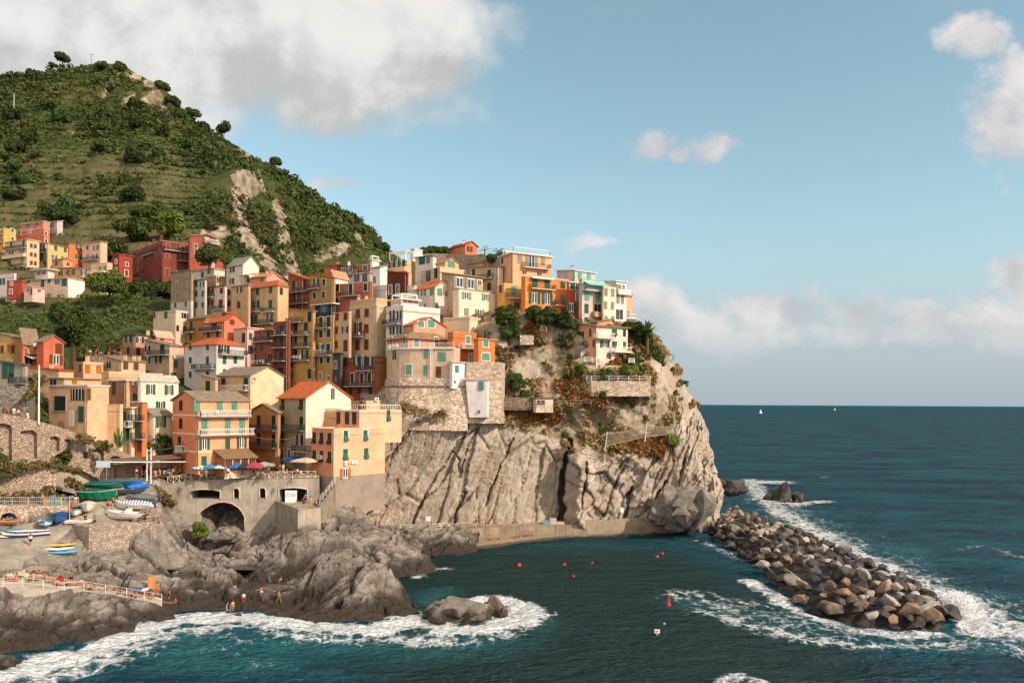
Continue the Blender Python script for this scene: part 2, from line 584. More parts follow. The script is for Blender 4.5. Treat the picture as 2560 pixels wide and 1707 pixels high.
@cached
def boulder_mat(kind):
 m, t = material('boulder_rock')
 p = t.pos()
 z = t.sep(p)[2]
 o = t.new('ShaderNodeObjectInfo').outputs['Random']
 a, b = {'pale': ((0.27, 0.225, 0.18), (0.46, 0.40, 0.335)), 'rust': ((0.19, 0.105, 0.05), (0.34, 0.23, 0.14)),
   'dark': ((0.026, 0.023, 0.02), (0.10, 0.088, 0.074)), 'brown': ((0.10, 0.068, 0.043), (0.21, 0.155, 0.105)), 'grey': ((0.10, 0.086, 0.07), (0.27, 0.23, 0.185))}[kind]
 n1 = t.noise(p, 0.8, 6, 0.65)
 n2 = t.noise(p, 3.5, 5, 0.7)
 col = t.mix(t.ramp(n1, 0.3, 0.7), a, b)
 col = t.mix(t.ramp(n2, 0.55, 0.75, 0, 0.6), col, scl(a, 0.5))
 col = t.mix(t.mul(o, 0.35), col, scl(b, 0.45))
 wet = t.ramp(t.add(z, t.mul(t.sub(n1, 0.5), 2.0)), 1.9, 0.7)
 col = t.mix(t.mul(wet, 0.85), col, (0.03, 0.02, 0.012))
 t.bsdf(col, t.ramp(wet, 0, 1, 0.8, 0.3), t.bump(t.add(n1, n2), 0.7, 0.15), 0.35)
 return m
@cached
def leafmat(a, b, dry=0.0):
 """foliage: tint varies from leaf clump to leaf clump (per-leaf attribute) and plant to plant"""
 m, t = material('foliage')
 tint = t.attr('tint')
 o = t.new('ShaderNodeObjectInfo').outputs['Random']
 ca, cb = lin(a), lin(b)
 n = t.noise(t.pos(), 0.05, 3)
 f = t.math('ADD', t.mul(tint, 0.75), t.mul(t.sub(t.add(o, n), 0.75), 0.35), clamp=True)
 col = t.mix(f, ca, cb)
 if dry: col = t.mix(t.ramp(t.noise(t.pos(), 0.035, 4), 0.52, 0.68, 0, dry), col, (0.17, 0.105, 0.045))
 bs = t.bsdf(col, 0.75, None, 0.2)
 tr = t.new('ShaderNodeBsdfTranslucent')
 t.put(tr.inputs[0], t.mix(0.5, col, scl(cb, 1.2)))
 mx = t.new('ShaderNodeMixShader')
 mx.inputs[0].default_value = 0.18
 t.t.links.new(bs.outputs[0], mx.inputs[1])
 t.t.links.new(tr.outputs[0], mx.inputs[2])
 t.t.links.new(mx.outputs[0], [x for x in t.n if x.type == 'OUTPUT_MATERIAL'][0].inputs[0])
 return m
@cached
def hillside_soil():
 m, t = material('hillside_soil')
 p = t.pos()
 rk = t.attr('rock')
 ws = t.attr('riser')
 n1 = t.noise(p, 0.035, 7, 0.65)
 n2 = t.noise(p, 0.25, 6, 0.7)
 col = t.mix(t.ramp(n1, 0.38, 0.62), (0.030, 0.048, 0.013), (0.066, 0.076, 0.024))
 col = t.mix(t.ramp(n2, 0.5, 0.7, 0, .7), col, (0.15, 0.11, 0.056))
 col = t.mix(t.mul(ws, 0.7), col, t.mix(n2, (0.05, 0.045, 0.02), (0.22, 0.165, 0.10)))
 q = t.mapv(p, (1, 1, 0.35), (0, 0.3, 0))
 n3 = t.noise(q, 0.25, 7, 0.68)
 rock = t.mix(t.ramp(n3, 0.36, 0.62), (0.42, 0.34, 0.25), (0.20, 0.15, 0.10))
 rock = t.mix(t.ramp(t.noise(p, 0.1, 6), 0.5, 0.65, 0, 0.6), rock, (0.10, 0.095, 0.04))
 col = t.mix(t.ramp(t.add(rk, t.mul(t.sub(n2, 0.5), 0.7)), 0.35, 0.6), col, rock)
 t.bsdf(col, 0.95, t.bump(t.add(n2, n3), 0.8, 1.2), 0.1)
 return m
@cached
def sea_mat():
 m, t = material('sea_water')
 p = t.pos()
 foam = t.attr('foam')
 turq = t.attr('turq')
 green = t.attr('green')
 x, y, z = t.sep(p)
 wv = t.noise(p, 0.30, 3, 0.5)
 d1 = t.new('ShaderNodeVectorMath', operation='ADD')
 t.put(d1.inputs[0], p)
 nz = t.new('ShaderNodeTexNoise')
 t.put(nz.inputs['Vector'], p)
 nz.inputs['Scale'].default_value = 0.55
 nz.inputs['Detail'].default_value = 5
 sc_ = t.new('ShaderNodeVectorMath', operation='SCALE')
 t.put(sc_.inputs[0], nz.outputs[1])
 sc_.inputs['Scale'].default_value = 3.2
 t.put(d1.inputs[1], sc_.outputs[0])
 pv = t.mapv(d1.outputs[0], (0.75, 0.55, 1))
 e = t.voro(pv, 0.62, 'DISTANCE_TO_EDGE')
 e2 = t.voro(pv, 1.7, 'DISTANCE_TO_EDGE')
 lace = t.add(t.ramp(e, 0.0, 0.26, 1, 0), t.mul(t.ramp(e2, 0, 0.3, 1, 0), 0.55))
 n = t.noise(p, 0.8, 7, 0.72)
 n5 = t.noise(p, 0.16, 4, 0.6)
 f = t.add(t.mul(lace, 0.42), t.add(t.mul(t.sub(n, 0.5), 1.6), t.mul(t.sub(n5, 0.5), 0.9)))
 fm = t.ramp(t.add(t.add(t.mul(foam, 1.0), t.mul(t.math('POWER', foam, 4.0), 0.42)), t.sub(f, 0.92)), 0.0, 0.62)
 fm = t.mul(fm, t.ramp(foam, 0.03, 0.25))
 cap = t.noise(t.mapv(p, (0.02, 0.07, 1)), 1.0, 8, 0.72)
 capm = t.mul(t.ramp(cap, 0.69, 0.76), 0.55)
 deep = t.mix(t.ramp(t.noise(t.mapv(p, (0.022, 0.07, 1), (0, 0, 0.2)), 1.0, 7, 0.68), 0.36, 0.64), (0.0016, 0.034, 0.056), (0.0042, 0.092, 0.130))
 col = t.mix(green, deep, (0.006, 0.032, 0.030))
 col = t.mix(t.mul(turq, t.ramp(n5, 0.3, 0.62, 0.45, 1.0)), col, (0.018, 0.135, 0.145))
 d2 = t.mapv(p, (0.45, 1.0, 1), (0, 0, 0.35))
 w1 = t.noise(d2, 0.55, 5, 0.62)
 w2 = t.noise(d2, 2.2, 4, 0.6)
 w3 = t.noise(t.mapv(p, (0.06, 0.16, 1), (0, 0, 0.25)), 1.0, 4, 0.6)
 far = t.ramp(y, 120, 900)
 hb = t.add(t.add(t.mul(w1, 1.0), t.mul(w2, 0.4)), t.add(t.mul(w3, t.mul(far, 6.0)), t.mul(t.noise(t.mapv(p, (0.13, 0.34, 1), (0, 0, 0.3)), 1.0, 5, 0.65), t.ramp(y, 90, 260, 0.6, 3.2))))
 nrm = t.bump(hb, 1.0, 2.4)
 fo = t.math('MAXIMUM', fm, capm)
 df = t.new('ShaderNodeBsdfDiffuse')
 t.put(df.inputs[0], t.mix(fo, col, (0.80, 0.80, 0.78)))
 t.put(df.inputs['Normal'], nrm)
 gl = t.new('ShaderNodeBsdfGlossy')
 gl.inputs['Roughness'].default_value = 0.16
 t.put(gl.inputs['Normal'], nrm)
 fr = t.new('ShaderNodeFresnel')
 fr.inputs[0].default_value = 1.33
 t.put(fr.inputs['Normal'], nrm)
 mx = t.new('ShaderNodeMixShader')
 t.put(mx.inputs[0], t.mul(t.math('MINIMUM', fr.outputs[0], 0.13), t.math('SUBTRACT', 1.0, t.mul(fo, 0.9))))
 o = t.new('ShaderNodeOutputMaterial')
 t.t.links.new(df.outputs[0], mx.inputs[1])
 t.t.links.new(gl.outputs[0], mx.inputs[2])
 t.t.links.new(mx.outputs[0], o.inputs[0])
 return m
@cached
def pool_mat():
 m, t = material('pool_water')
 n = t.noise(t.pos(), 1.2, 4)
 t.bsdf((0.012, 0.024, 0.022), 0.12, t.bump(n, 0.4, 0.1), 0.4)
 return m
@cached
def wood(hexc):
 m, t = material('wood')
 c = lin(hexc)
 n = t.noise(t.mapv(t.pos(), (3, 3, 0.5)), 2.0, 5, 0.6)
 t.bsdf(t.mix(t.ramp(n, 0.3, 0.7), scl(c, 1.1), scl(c, 0.6)), 0.75, None, 0.25)
 return m
@cached
def cloth(hexc):
 m, t = material('cloth')
 c = lin(hexc)
 n = t.noise(t.pos(), 1.5, 4, 0.6)
 t.bsdf(t.mix(t.ramp(n, 0.3, 0.75), c, scl(c, 0.72)), 0.9, t.bump(n, 0.4, 0.1), 0.15)
 return m
@cached
def striped(hexa, hexb, scale=1.6):
 m, t = material('striped_cloth')
 x, y, z = t.sep(t.pos(True))
 s = t.ramp(t.math('FRACT', t.mul(t.add(x, t.mul(y, 0.4)), scale)), 0.42, 0.5)
 t.bsdf(t.mix(s, lin(hexa), lin(hexb)), 0.85, None, 0.2)
 return m
@cached
def metal(hexc):
 m, t = material('painted_metal')
 n = t.noise(t.pos(), 2.0, 4, 0.6)
 t.bsdf(t.mix(t.ramp(n, 0.4, 0.8), lin(hexc), scl(lin(hexc), 0.7)), 0.45, None, 0.4)
 return m
WHITE = '#efe9df'
def resample(net, nr, nc):
 """Catmull-Rom resampling of a control net (R, C, k)"""
 def one(a, n):
  m = a.shape[0]
  t = np.linspace(0, m - 1, n)
  i = np.clip(t.astype(int), 0, m - 2)
  f = (t - i).reshape((-1,) + (1,) * (a.ndim - 1))
  p0, p1, p2, p3 = a[np.clip(i - 1, 0, m - 1)], a[i], a[i + 1], a[np.clip(i + 2, 0, m - 1)]
  k = 0.42
  m1, m2 = k * (p2 - p0), k * (p3 - p1)
  return (2 * f**3 - 3 * f**2 + 1) * p1 + (f**3 - 2 * f**2 + f) * m1 + (-2 * f**3 + 3 * f**2) * p2 + (f**3 - f**2) * m2
 a = one(np.asarray(net, float), nr)
 return one(a.swapaxes(0, 1), nc).swapaxes(0, 1)
RIDGE = [(-400, 225, 470), (-100, 200, 480), (0, 190, 480), (100, 182, 480), (170, 172, 480), (230, 160, 480), (305, 160, 475), (340, 185, 470), (400, 212, 460),
         (450, 262, 455), (490, 310, 450), (540, 335, 450), (600, 370, 450), (650, 402, 450), (700, 425, 450), (760, 462, 450), (820, 508, 450),
         (880, 540, 445), (940, 585, 440), (975, 625, 435), (1010, 660, 430), (1130, 730, 430)]
RX, RY, RD = (np.array(c, float) for c in zip(*RIDGE))
HC = [(x, y, d) for x, y, d in RIDGE] + [
 (-400, 350, 400), (0, 350, 400), (200, 350, 396), (400, 350, 398), (-400, 450, 345), (0, 450, 345), (250, 450, 340), (400, 450, 343), (500, 450, 350), (560, 440, 345),
 (600, 425, 350), (650, 470, 400), (-400, 550, 298), (0, 550, 298), (200, 550, 295), (400, 550, 295), (500, 550, 296), (570, 550, 296), (620, 520, 322), (660, 560, 318), (700, 520, 385),
 (780, 550, 400), (0, 620, 272), (200, 620, 268), (400, 620, 262), (520, 620, 260), (600, 620, 270), (690, 620, 292), (735, 620, 345), (800, 620, 370), (900, 620, 392),
 (-400, 700, 235), (0, 700, 240), (200, 700, 238), (330, 700, 235), (430, 700, 228), (560, 700, 232), (700, 700, 240), (760, 690, 285), (900, 690, 330), (1050, 700, 330),
 (0, 760, 220), (200, 760, 214), (330, 760, 214), (430, 760, 214), (700, 760, 224), (900, 760, 235), (1100, 760, 240),
 (-400, 850, 175), (0, 850, 182), (200, 850, 190), (350, 850, 192), (600, 850, 197), (800, 850, 197), (-400, 920, 140), (0, 920, 148), (200, 920, 172), (400, 920, 178), (800, 920, 183),
 (-400, 1000, 118), (0, 1000, 128), (100, 1000, 138), (250, 1000, 148), (400, 1000, 156), (800, 1000, 168), (-400, 1100, 116), (100, 1100, 128), (300, 1100, 138), (400, 1100, 142), (700, 1100, 152),
 (850, 1100, 156), (-400, 1190, 112), (100, 1190, 122), (300, 1190, 136), (500, 1190, 142), (850, 1190, 150)]
hill_rbf = RBF([(x, y) for x, y, d in HC], [d for x, y, d in HC], 12.0)
NHC, NHR = 330, 300
gx_ = np.linspace(-400, 1125, NHC)
ridge_y = np.interp(gx_, RX, RY)
bot_y = np.where(gx_ < 830, 1190, 1190 + (gx_ - 830) / 295 * (770 - 1190))
tt = np.linspace(0, 1, NHR)[:, None]
PX = np.repeat(gx_[None], NHR, 0)
PY = ridge_y[None] * (1 - tt) + bot_y[None] * tt
DD = hill_rbf(np.stack([PX, PY], -1))
pp = np.stack([PX, PY], -1)
ROCKS = [([(600, 430), (612, 460), (598, 500), (590, 545), (612, 590)], 24), ([(640, 430), (642, 466)], 11), ([(683, 508), (695, 560), (708, 620), (735, 680)], 17),
         ([(505, 580), (560, 575)], 20), ([(600, 590), (650, 625)], 20), ([(655, 625), (690, 690)], 20), ([(258, 235), (275, 200)], 15), ([(352, 255), (385, 235), (402, 262), (372, 205)], 15), ([(300, 180), (345, 196)], 10),
         ([(310, 260), (335, 235)], 10), ([(605, 372), (622, 396)], 9), ([(800, 640), (862, 618)], 18), ([(895, 585), (905, 605)], 11), ([(455, 262), (470, 300)], 7), ([(100, 325), (240, 322)], 5),
         ([(770, 520), (880, 590)], 7), ([(640, 690), (720, 700)], 16)]
hrock = np.zeros_like(PX)
for pl, wd in ROCKS:
 hrock = np.maximum(hrock, 1 - smooth(wd * 0.45, wd * 1.25, seg_dist(pp, pl)))
ribs = np.zeros_like(PX)
for pl, wd in (ROCKS[0], ROCKS[2], ROCKS[1]):
 ribs = np.maximum(ribs, 1 - smooth(0, wd * 1.3, seg_dist(pp, pl)))
DD = DD - 7 * ribs
V = atn(PX, PY, DD)
n_big = fbm(V * 0.018, 5)
n_med = ridged(V * np.array([0.05, 0.05, 0.03]), 4)
amp = smooth(0, 0.06, tt) * smooth(1.0, 0.75, tt)
V[..., 1] += amp * (n_big * 9 + n_med * (1.5 + 5 * hrock))
V[..., 2] += (n_big * 1.5) * amp
terr = smooth(330, 400, PY) * smooth(780, 700, PY) * smooth(560, 430, PX) * (1 - hrock)
zq = V[..., 2] + 3 * perlin(V * 0.012)
st_ = 4.2
fr = (zq / st_) % 1.0
V[..., 2] += terr * st_ * ((smooth(0.62, 0.98, fr)) - fr) * 0.95
riser = terr * smooth(.60, .70, fr) * smooth(1.0, .93, fr)
hill_V = V.copy()
hill_tint = np.zeros_like(PX)
back = []
for k, (dy, dz) in enumerate(((40, -12), (120, -60), (260, -170))):
 q = V[0].copy()
 q[:, 0] += q[:, 0] / q[:, 1] * dy
 q[:, 1] += dy
 q[:, 2] = np.maximum(q[:, 2] + dz, -5)
 back.append(q)
Vall = np.concatenate([np.stack(back[::-1]), V], 0)
rk_all = np.concatenate([np.zeros((3, NHC)), hrock], 0)
tag(link('hill', np_mesh('hill', Vall, grid_faces(*Vall.shape[:2])[:, ::-1], hillside_soil(), True, {'rock': rk_all, 'riser': np.concatenate([np.zeros((3, NHC)), riser], 0)})), kind='structure')
cliff_rows = [
 ([800, 890, 1000, 1120, 1250, 1380, 1500, 1620, 1720, 1800], [1420] * 10, [146, 150, 154, 155, 156, 157, 159.5, 162.5, 164.5, 170]),
 ([800, 890, 1000, 1120, 1250, 1380, 1500, 1620, 1720, 1800], [1300, 1300, 1308, 1312, 1312, 1310, 1308, 1304, 1290, 1262], [147, 150.5, 154, 155, 156, 157.5, 159.5, 162.5, 165, 171]),
 ([815, 858, 980, 1115, 1245, 1380, 1500, 1625, 1720, 1790], [1240, 1235, 1195, 1195, 1195, 1195, 1195, 1190, 1180, 1190], [146, 149, 153, 154.5, 156, 157.2, 159.2, 162, 164.5, 172]),
 ([850, 900, 1000, 1115, 1245, 1385, 1510, 1630, 1715, 1776], [1150, 1140, 1110, 1110, 1115, 1120, 1130, 1115, 1100, 1110], [146, 149, 152.2, 153.2, 156, 157.2, 159.2, 161.2, 165, 173]),
 ([880, 930, 1015, 1125, 1250, 1390, 1500, 1630, 1700, 1764], [1100, 1085, 1040, 1045, 1055, 1085, 1085, 1080, 1060, 1070], [148, 150.5, 151.7, 152.3, 156.9, 158.3, 159.3, 161.3, 165, 173]),
 ([900, 960, 1040, 1140, 1260, 1390, 1510, 1620, 1690, 1744], [1030, 1020, 1000, 1000, 1005, 1010, 1010, 1000, 1000, 1012], [156, 155, 154.5, 155.5, 157.5, 158.8, 158.3, 160.5, 165, 172.5]),
 ([900, 970, 1050, 1150, 1260, 1390, 1500, 1610, 1660, 1704], [960, 960, 950, 945, 945, 945, 945, 945, 940, 950], [170, 165, 160, 159.5, 160, 160, 158.5, 160, 165, 173]),
 ([900, 970, 1050, 1150, 1270, 1380, 1500, 1580, 1630, 1660], [880, 880, 875, 870, 865, 870, 900, 890, 880, 888], [178, 174, 168, 166, 164, 164, 161.5, 164, 168, 174]),
 ([900, 970, 1050, 1160, 1280, 1390, 1490, 1550, 1590, 1612], [810, 810, 800, 795, 790, 803, 812, 815, 820, 825], [184, 180, 176, 172, 167, 166, 167, 169, 173, 177]),
 ([900, 970, 1050, 1160, 1280, 1390, 1480, 1530, 1560, 1576], [780, 770, 760, 760, 770, 790, 800, 802, 806, 812], [184, 184, 184, 184, 184, 184, 184, 185, 186, 187]),
 ([900, 970, 1050, 1160, 1280, 1390, 1480, 1530, 1560, 1580], [770, 755, 740, 735, 750, 790, 805, 810, 815, 820], [225] * 10)]
net = []
for px_, py_, d_ in cliff_rows:
 row = [(a, b, c) for a, b, c in zip(px_, py_, d_)]
 a, b, c = row[-1]
 for dpx, dD in ((25, 22), (80, 60), (260, 130)):
  row.append((a - dpx, 1008 + (b - 1008) * c / (c + dD), c + dD))
 net.append(row)
net = np.array(net, float)
CR, CC = 330, 520
g = resample(net, CR, CC)
cpx, cpy, cD = g[..., 0], g[..., 1], g[..., 2]
base3 = atn(cpx, cpy, cD)
X, Z = base3[..., 0], base3[..., 2]
phi = np.radians(np.interp(cpx, [860, 980, 1100, 1200, 1300, 1400, 1480, 1600, 1750], [50, 52, 60, 70, 80, 86, 66, 58, 62]))
s_ = X * np.cos(phi) + Z * np.sin(phi)
q_ = -X * np.sin(phi) + Z * np.cos(phi)
wx = fbm(np.stack([X * 0.12, Z * 0.12, 0 * X], -1), 3)
f1, f2, cid = worley(np.stack([q_ * 0.22 + wx * 0.14 + 40, s_ * 0.055 + 40], -1))
f1b, f2b, cidb = worley(np.stack([q_ * 0.55 + wx * .25 + 90, s_ * 0.16 + 90], -1))
edge_y = np.interp(cpx, [850, 930, 1015, 1125, 1250, 1320, 1390, 1430, 1500, 1560, 1640, 1700, 1764], [1125, 1100, 1040, 1050, 1058, 1075, 1100, 1130, 1125, 1140, 1115, 1050, 1030])
bare = smooth(-14, 14, cpy - edge_y + 14 * fbm(np.stack([X * 0.2, Z * 0.2, 0 * X], -1), 3))
right = smooth(1400, 1450, cpx)
left = smooth(1010, 930, cpx + (cpy - 1180) * 0.55)
c1 = 1 - smooth(0.0, 0.06, f2 - f1)
c2 = 1 - smooth(0.0, 0.08, f2b - f1b)
mid_f = smooth(990, 1040, cpx) * (1 - right)
d = (cid - 0.5) * (1.1 - .25 * mid_f) + c1 * 0.55 + (cidb - 0.5) * 0.42 * (0.6 + right - .3 * mid_f) + c2 * 0.28
f1c, f2c, cidc = worley(np.stack([q_ * 1.1 + wx * .5 + 70, s_ * 0.32 + 70], -1))
f1d, f2d, cidd = worley(np.stack([q_ * 2.2 + wx * .5 + 20, s_ * 0.10 + 20], -1))
d += (cidc - .5) * (.22 + .3 * right - .12 * mid_f) + (cidd - .5) * .42 * left
d += ridged(np.stack([q_ * 0.30, s_ * 0.07, 0 * X], -1), 4) * (-0.1 - 0.7 * right + .08 * mid_f)
d += ridged(np.stack([q_ * 0.16, s_ * 0.16, 0 * X + 5], -1), 4) * -0.8 * right
d += ridged(np.stack([q_ * 0.9, s_ * 0.06, 0 * X], -1), 3) * -0.32 * left
d += fbm(np.stack([X * 0.5, Z * 0.5, 0 * X], -1), 4) * 0.16
fine_f = fbm(np.stack([X * 0.16, Z * 0.16, cD * 0.1], -1), 5)
d = d * (0.25 + 0.75 * bare) + (1 - bare) * (fine_f * 1.3)
groove = np.zeros_like(d)
pp = np.stack([cpx, cpy], -1)
for pl, wd, dp in (([(1424, 1100), (1414, 1150), (1402, 1220), (1404, 1300)], 13, 5.0), ([(1292, 1075), (1262, 1140), (1235, 1200), (1215, 1265)], 3.5, 1.5),
                   ([(1200, 1060), (1165, 1130), (1150, 1190)], 3, 1.0), ([(1165, 1230), (1145, 1275), (1135, 1312)], 5, 1.8), ([(1135, 1130), (1150, 1152), (1145, 1195)], 2.4, 1.0),
                   ([(1065, 1240), (1042, 1285), (1030, 1312)], 3.2, 1.2), ([(1215, 1045), (1192, 1070), (1150, 1100), (1085, 1200), (1062, 1240)], 3, .9), ([(1470, 1155), (1462, 1220), (1452, 1270)], 5, 1.8),
                   ([(1580, 1215), (1562, 1290)], 7, 2.0), ([(1665, 1205), (1636, 1250), (1652, 1295)], 7, 2.0), ([(905, 1210), (935, 1180), (985, 1130), (1040, 1060)], 3, 0.7),
                   ([(1510, 1290), (1540, 1200), (1570, 1150)], 4, 1.2), ([(1720, 1120), (1700, 1200), (1690, 1260)], 5, 1.3)):
 wv_ = wd * np.clip(.75 + .9 * fbm(np.stack([X * .45, Z * .45, 0 * X + dp], -1), 2), .15, 1.7)
 gg = 1 - smooth(wv_ * 0.3, wv_, seg_dist(pp + 5 * np.stack([fbm(np.stack([X * .3, Z * .3, 0 * X], -1), 4), 0 * wx], -1), pl))
 d += gg * dp
 groove = np.maximum(groove, gg)
d -= 3.2 * np.exp(-((cpx - 1450) / 26) ** 2) * smooth(1110, 1150, cpy)
d += 1.6 * smooth(1300, 1395, cpx) * smooth(1415, 1395, cpx) * smooth(1110, 1160, cpy)
outc = np.zeros_like(d)
for a, b, ra, rb in ((1585, 1030, 45, 26), (1320, 925, 60, 32), (1660, 960, 30, 60), (1712, 1010, 26, 60), (1740, 1060, 26, 60), (1370, 1040, 30, 16), (1270, 850, 60, 30), (1640, 905, 22, 40), (1500, 965, 70, 18)):
 outc = np.maximum(outc, 1 - smooth(0.5, 1.15, np.hypot((cpx - a) / ra, (cpy - b) / rb)))
edge_fade = smooth(0, 20, np.arange(CC))[None] if False else 1.0
cliff_V = atn(cpx, cpy, cD + d)
soil = np.clip((1 - bare) * 0.95 - outc * 0.8, 0, 1)
crack = np.clip(np.maximum(c1 * 0.8, c2 * 0.45) * bare * (fbm(np.stack([X * .1, Z * .1, 0 * X + 7], -1), 3) > -0.1) + groove * 0.8, 0, 1)
wrap = np.zeros_like(d)
cliff_V[..., 0] += smooth(0.66, 0.72, np.linspace(0, 1, CC))[None] * fine_f * 1.3
tag(link('cliff', np_mesh('cliff', cliff_V, grid_faces(CR, CC), cliff_rock(), False, {'crack': crack, 'soil': soil})), kind='structure')
EDGE_Y = edge_y
SHC = [
 (-150, 1330, 107), (0, 1330, 108.5), (60, 1318, 110), (230, 1290, 114), (330, 1290, 115), (395, 1300, 113.8), (200, 1255, 119), (260, 1215, 124.5), (300, 1200, 129), (345, 1190, 133),
 (400, 1195, 134), (395, 1255, 121), (185, 1312, 112), (-150, 1400, 99.5), (30, 1400, 100), (100, 1440, 97.5), (-150, 1480, 91), (0, 1470, 93),
 (120, 1262, 121), (60, 1262, 119), (-150, 1262, 116),
 (230, 1345, 111.2), (300, 1365, 111), (250, 1395, 108), (300, 1400, 107.5), (380, 1400, 110), (300, 1440, 103), (360, 1430, 106), (170, 1400, 105), (150, 1385, 106),
 (150, 1450, 97), (250, 1470, 97), (330, 1485, 97), (400, 1500, 97), (100, 1500, 90.5), (200, 1512, 91), (300, 1522, 93), (400, 1525, 95), (0, 1500, 89),
 (100, 1590, 85.5), (200, 1575, 87.6), (300, 1560, 90), (380, 1545, 93.6), (0, 1600, 84), (-150, 1590, 84),
 (-150, 1665, 79), (0, 1660, 80), (60, 1640, 82), (150, 1620, 85), (280, 1600, 88), (370, 1568, 93), (470, 1540, 98), (560, 1545, 97.3), (650, 1540, 98), (720, 1555, 95.5),
 (440, 1505, 100), (520, 1500, 103), (560, 1492, 105), (640, 1485, 106), (620, 1515, 101.5), (700, 1500, 102),
 (470, 1416, 115), (530, 1418, 114), (580, 1445, 111), (430, 1440, 110), (500, 1460, 107.5), (600, 1480, 107), (410, 1415, 113.5),
 (565, 1420, 115), (590, 1450, 113), (640, 1370, 125), (612, 1405, 120),
 (600, 1352, 128.5), (540, 1356, 130.5), (500, 1368, 130), (560, 1348, 133.5), (640, 1340, 131), (470, 1350, 130.5), (430, 1300, 130), (420, 1340, 128), (440, 1380, 126), (400, 1250, 127), (420, 1222, 131),
 (690, 1300, 134), (760, 1300, 133), (780, 1312, 131), (860, 1300, 132.5), (950, 1330, 131.5), (1000, 1352, 128.5), (1035, 1385, 125), (860, 1340, 128), (760, 1350, 127), (700, 1350, 127),
 (850, 1388, 119), (760, 1402, 118), (680, 1420, 117), (640, 1425, 117), (930, 1420, 117.5), (1000, 1440, 119.5), (1020, 1420, 122),
 (800, 1414, 105.5), (850, 1410, 104.5), (900, 1438, 102.5), (960, 1422, 102), (985, 1480, 101), (880, 1480, 99), (800, 1480, 101), (740, 1470, 104), (720, 1500, 101), (780, 1535, 96), (860, 1540, 95), (940, 1535, 96), (1000, 1520, 98.5), (1045, 1530, 99),
 (860, 1474, 111), (780, 1468, 113), (930, 1472, 112), (700, 1472, 111.5), (640, 1462, 112),
 (250, 1200, 141), (350, 1200, 143), (450, 1200, 143), (600, 1200, 145), (750, 1200, 146), (330, 1215, 134), (760, 1330, 120.5), (720, 1348, 120.5), (800, 1312, 124), (690, 1352, 123), (800, 1228, 137), (850, 1212, 141), (780, 1258, 134), (840, 1250, 139), (820, 1298, 140), (900, 1314, 143), (960, 1344, 140), (1060, 1345, 140.5), (1130, 1350, 139), (1000, 1342, 142), (1090, 1372, 139), (1010, 1365, 139)]
pts3 = [tuple(at(*c)) for c in SHC]
for x_, y_ in ((485, 1403), (500, 1400), (560, 1397), (600, 1402), (625, 1396)):
 pts3.append(tuple(sea_at(x_, y_, 1.0)))
for x_, y_ in ((-150, 1760), (0, 1750), (150, 1690), (300, 1650), (450, 1610), (600, 1600), (750, 1610), (900, 1610), (1020, 1590), (1110, 1540), (1070, 1500), (1010, 1465), (1110, 1440), (1120, 1400), (1200, 1400), (1160, 1480), (1000, 1650)):
 q = sea_at(x_, y_)
 pts3.append((q.x, q.y, -3.0))
pts3 = np.array(pts3)
shore_rbf = RBF(pts3[:, :2], pts3[:, 2], 0.8)
nx, ny = 560, 580
xs = np.linspace(-84, -6, nx)
ys = np.linspace(74, 146, ny)
XX, YY = np.meshgrid(xs, ys)
ZS = np.minimum(shore_rbf(np.stack([XX, YY], -1)), 13.3)
def inside(poly, X, Y):
 r = np.zeros(X.shape, bool)
 n = len(poly)
 for i in range(n):
  x0, y0 = poly[i][:2]
  x1, y1 = poly[(i + 1) % n][:2]
  c = ((y0 > Y) != (y1 > Y)) & (X < (x1 - x0) * (Y - y0) / ((y1 - y0) if y1 != y0 else 1e-9) + x0)
  r ^= c
 return r
SLIP = [tuple(at(*c)) for c in ((-150, 1345, 106), (40, 1318, 110), (150, 1290, 114), (195, 1262, 118), (240, 1225, 124), (300, 1200, 129), (345, 1190, 133), (400, 1195, 134), (398, 1225, 128), (405, 1260, 121),
        (397, 1303, 113.9), (185, 1312, 112), (150, 1330, 109), (62, 1395, 101), (56, 1430, 98.5), (-150, 1455, 94.5))]
SHELF = [tuple(at(*c)) for c in ((-60, 1478, 92), (60, 1425, 98.2), (150, 1446, 97.4), (240, 1462, 97.4), (330, 1480, 97.2), (405, 1492, 97.8), (405, 1506, 96), (320, 1492, 95.8), (250, 1485, 95), (215, 1478, 94.6), (140, 1480, 92.8), (60, 1492, 90.6))]
def edge_in(poly):
 d = seg_dist(np.stack([XX, YY], -1), [p[:2] for p in poly] + [poly[0][:2]])
 return np.where(inside(poly, XX, YY), 1.0, np.clip(1 - d / 1.5, 0, 1))
KAY = [tuple(at(*c)) for c in ((108, 1405, 102), (118, 1360, 107), (200, 1352, 108.5), (205, 1385, 106.5), (165, 1402, 104))]
pave = np.maximum(np.maximum(edge_in(SLIP), edge_in(SHELF)), edge_in(KAY) * .9)
P3 = np.stack([XX, YY, ZS], -1)
ang = math.radians(28)
ca, sa = math.cos(ang), math.sin(ang)
U, Vv = XX * ca + YY * sa, -XX * sa + YY * ca
wn = fbm(P3 * 0.1, 3)
g1, g2, gid = worley(np.stack([U * 0.105 + wn * 0.35 + 60, Vv * 0.22 + wn * 0.35 + 60], -1))
h1, h2, hid = worley(np.stack([U * 0.33 + wn + 30, Vv * 0.7 + wn + 30], -1))
k1 = 1 - smooth(0.0, 0.13, g2 - g1)
k2 = 1 - smooth(0.0, 0.12, h2 - h1)
slab = ((Vv * 0.8 + wn * 2.2 + gid * 2) % 1.9) / 1.9
Ws = Vv + ZS * .9 + wn * 1.2
m1, m2, mid_ = worley(np.stack([U * .28 + 11, Ws * 1.25 + 11], -1))
k3 = 1 - smooth(0, .14, m2 - m1)
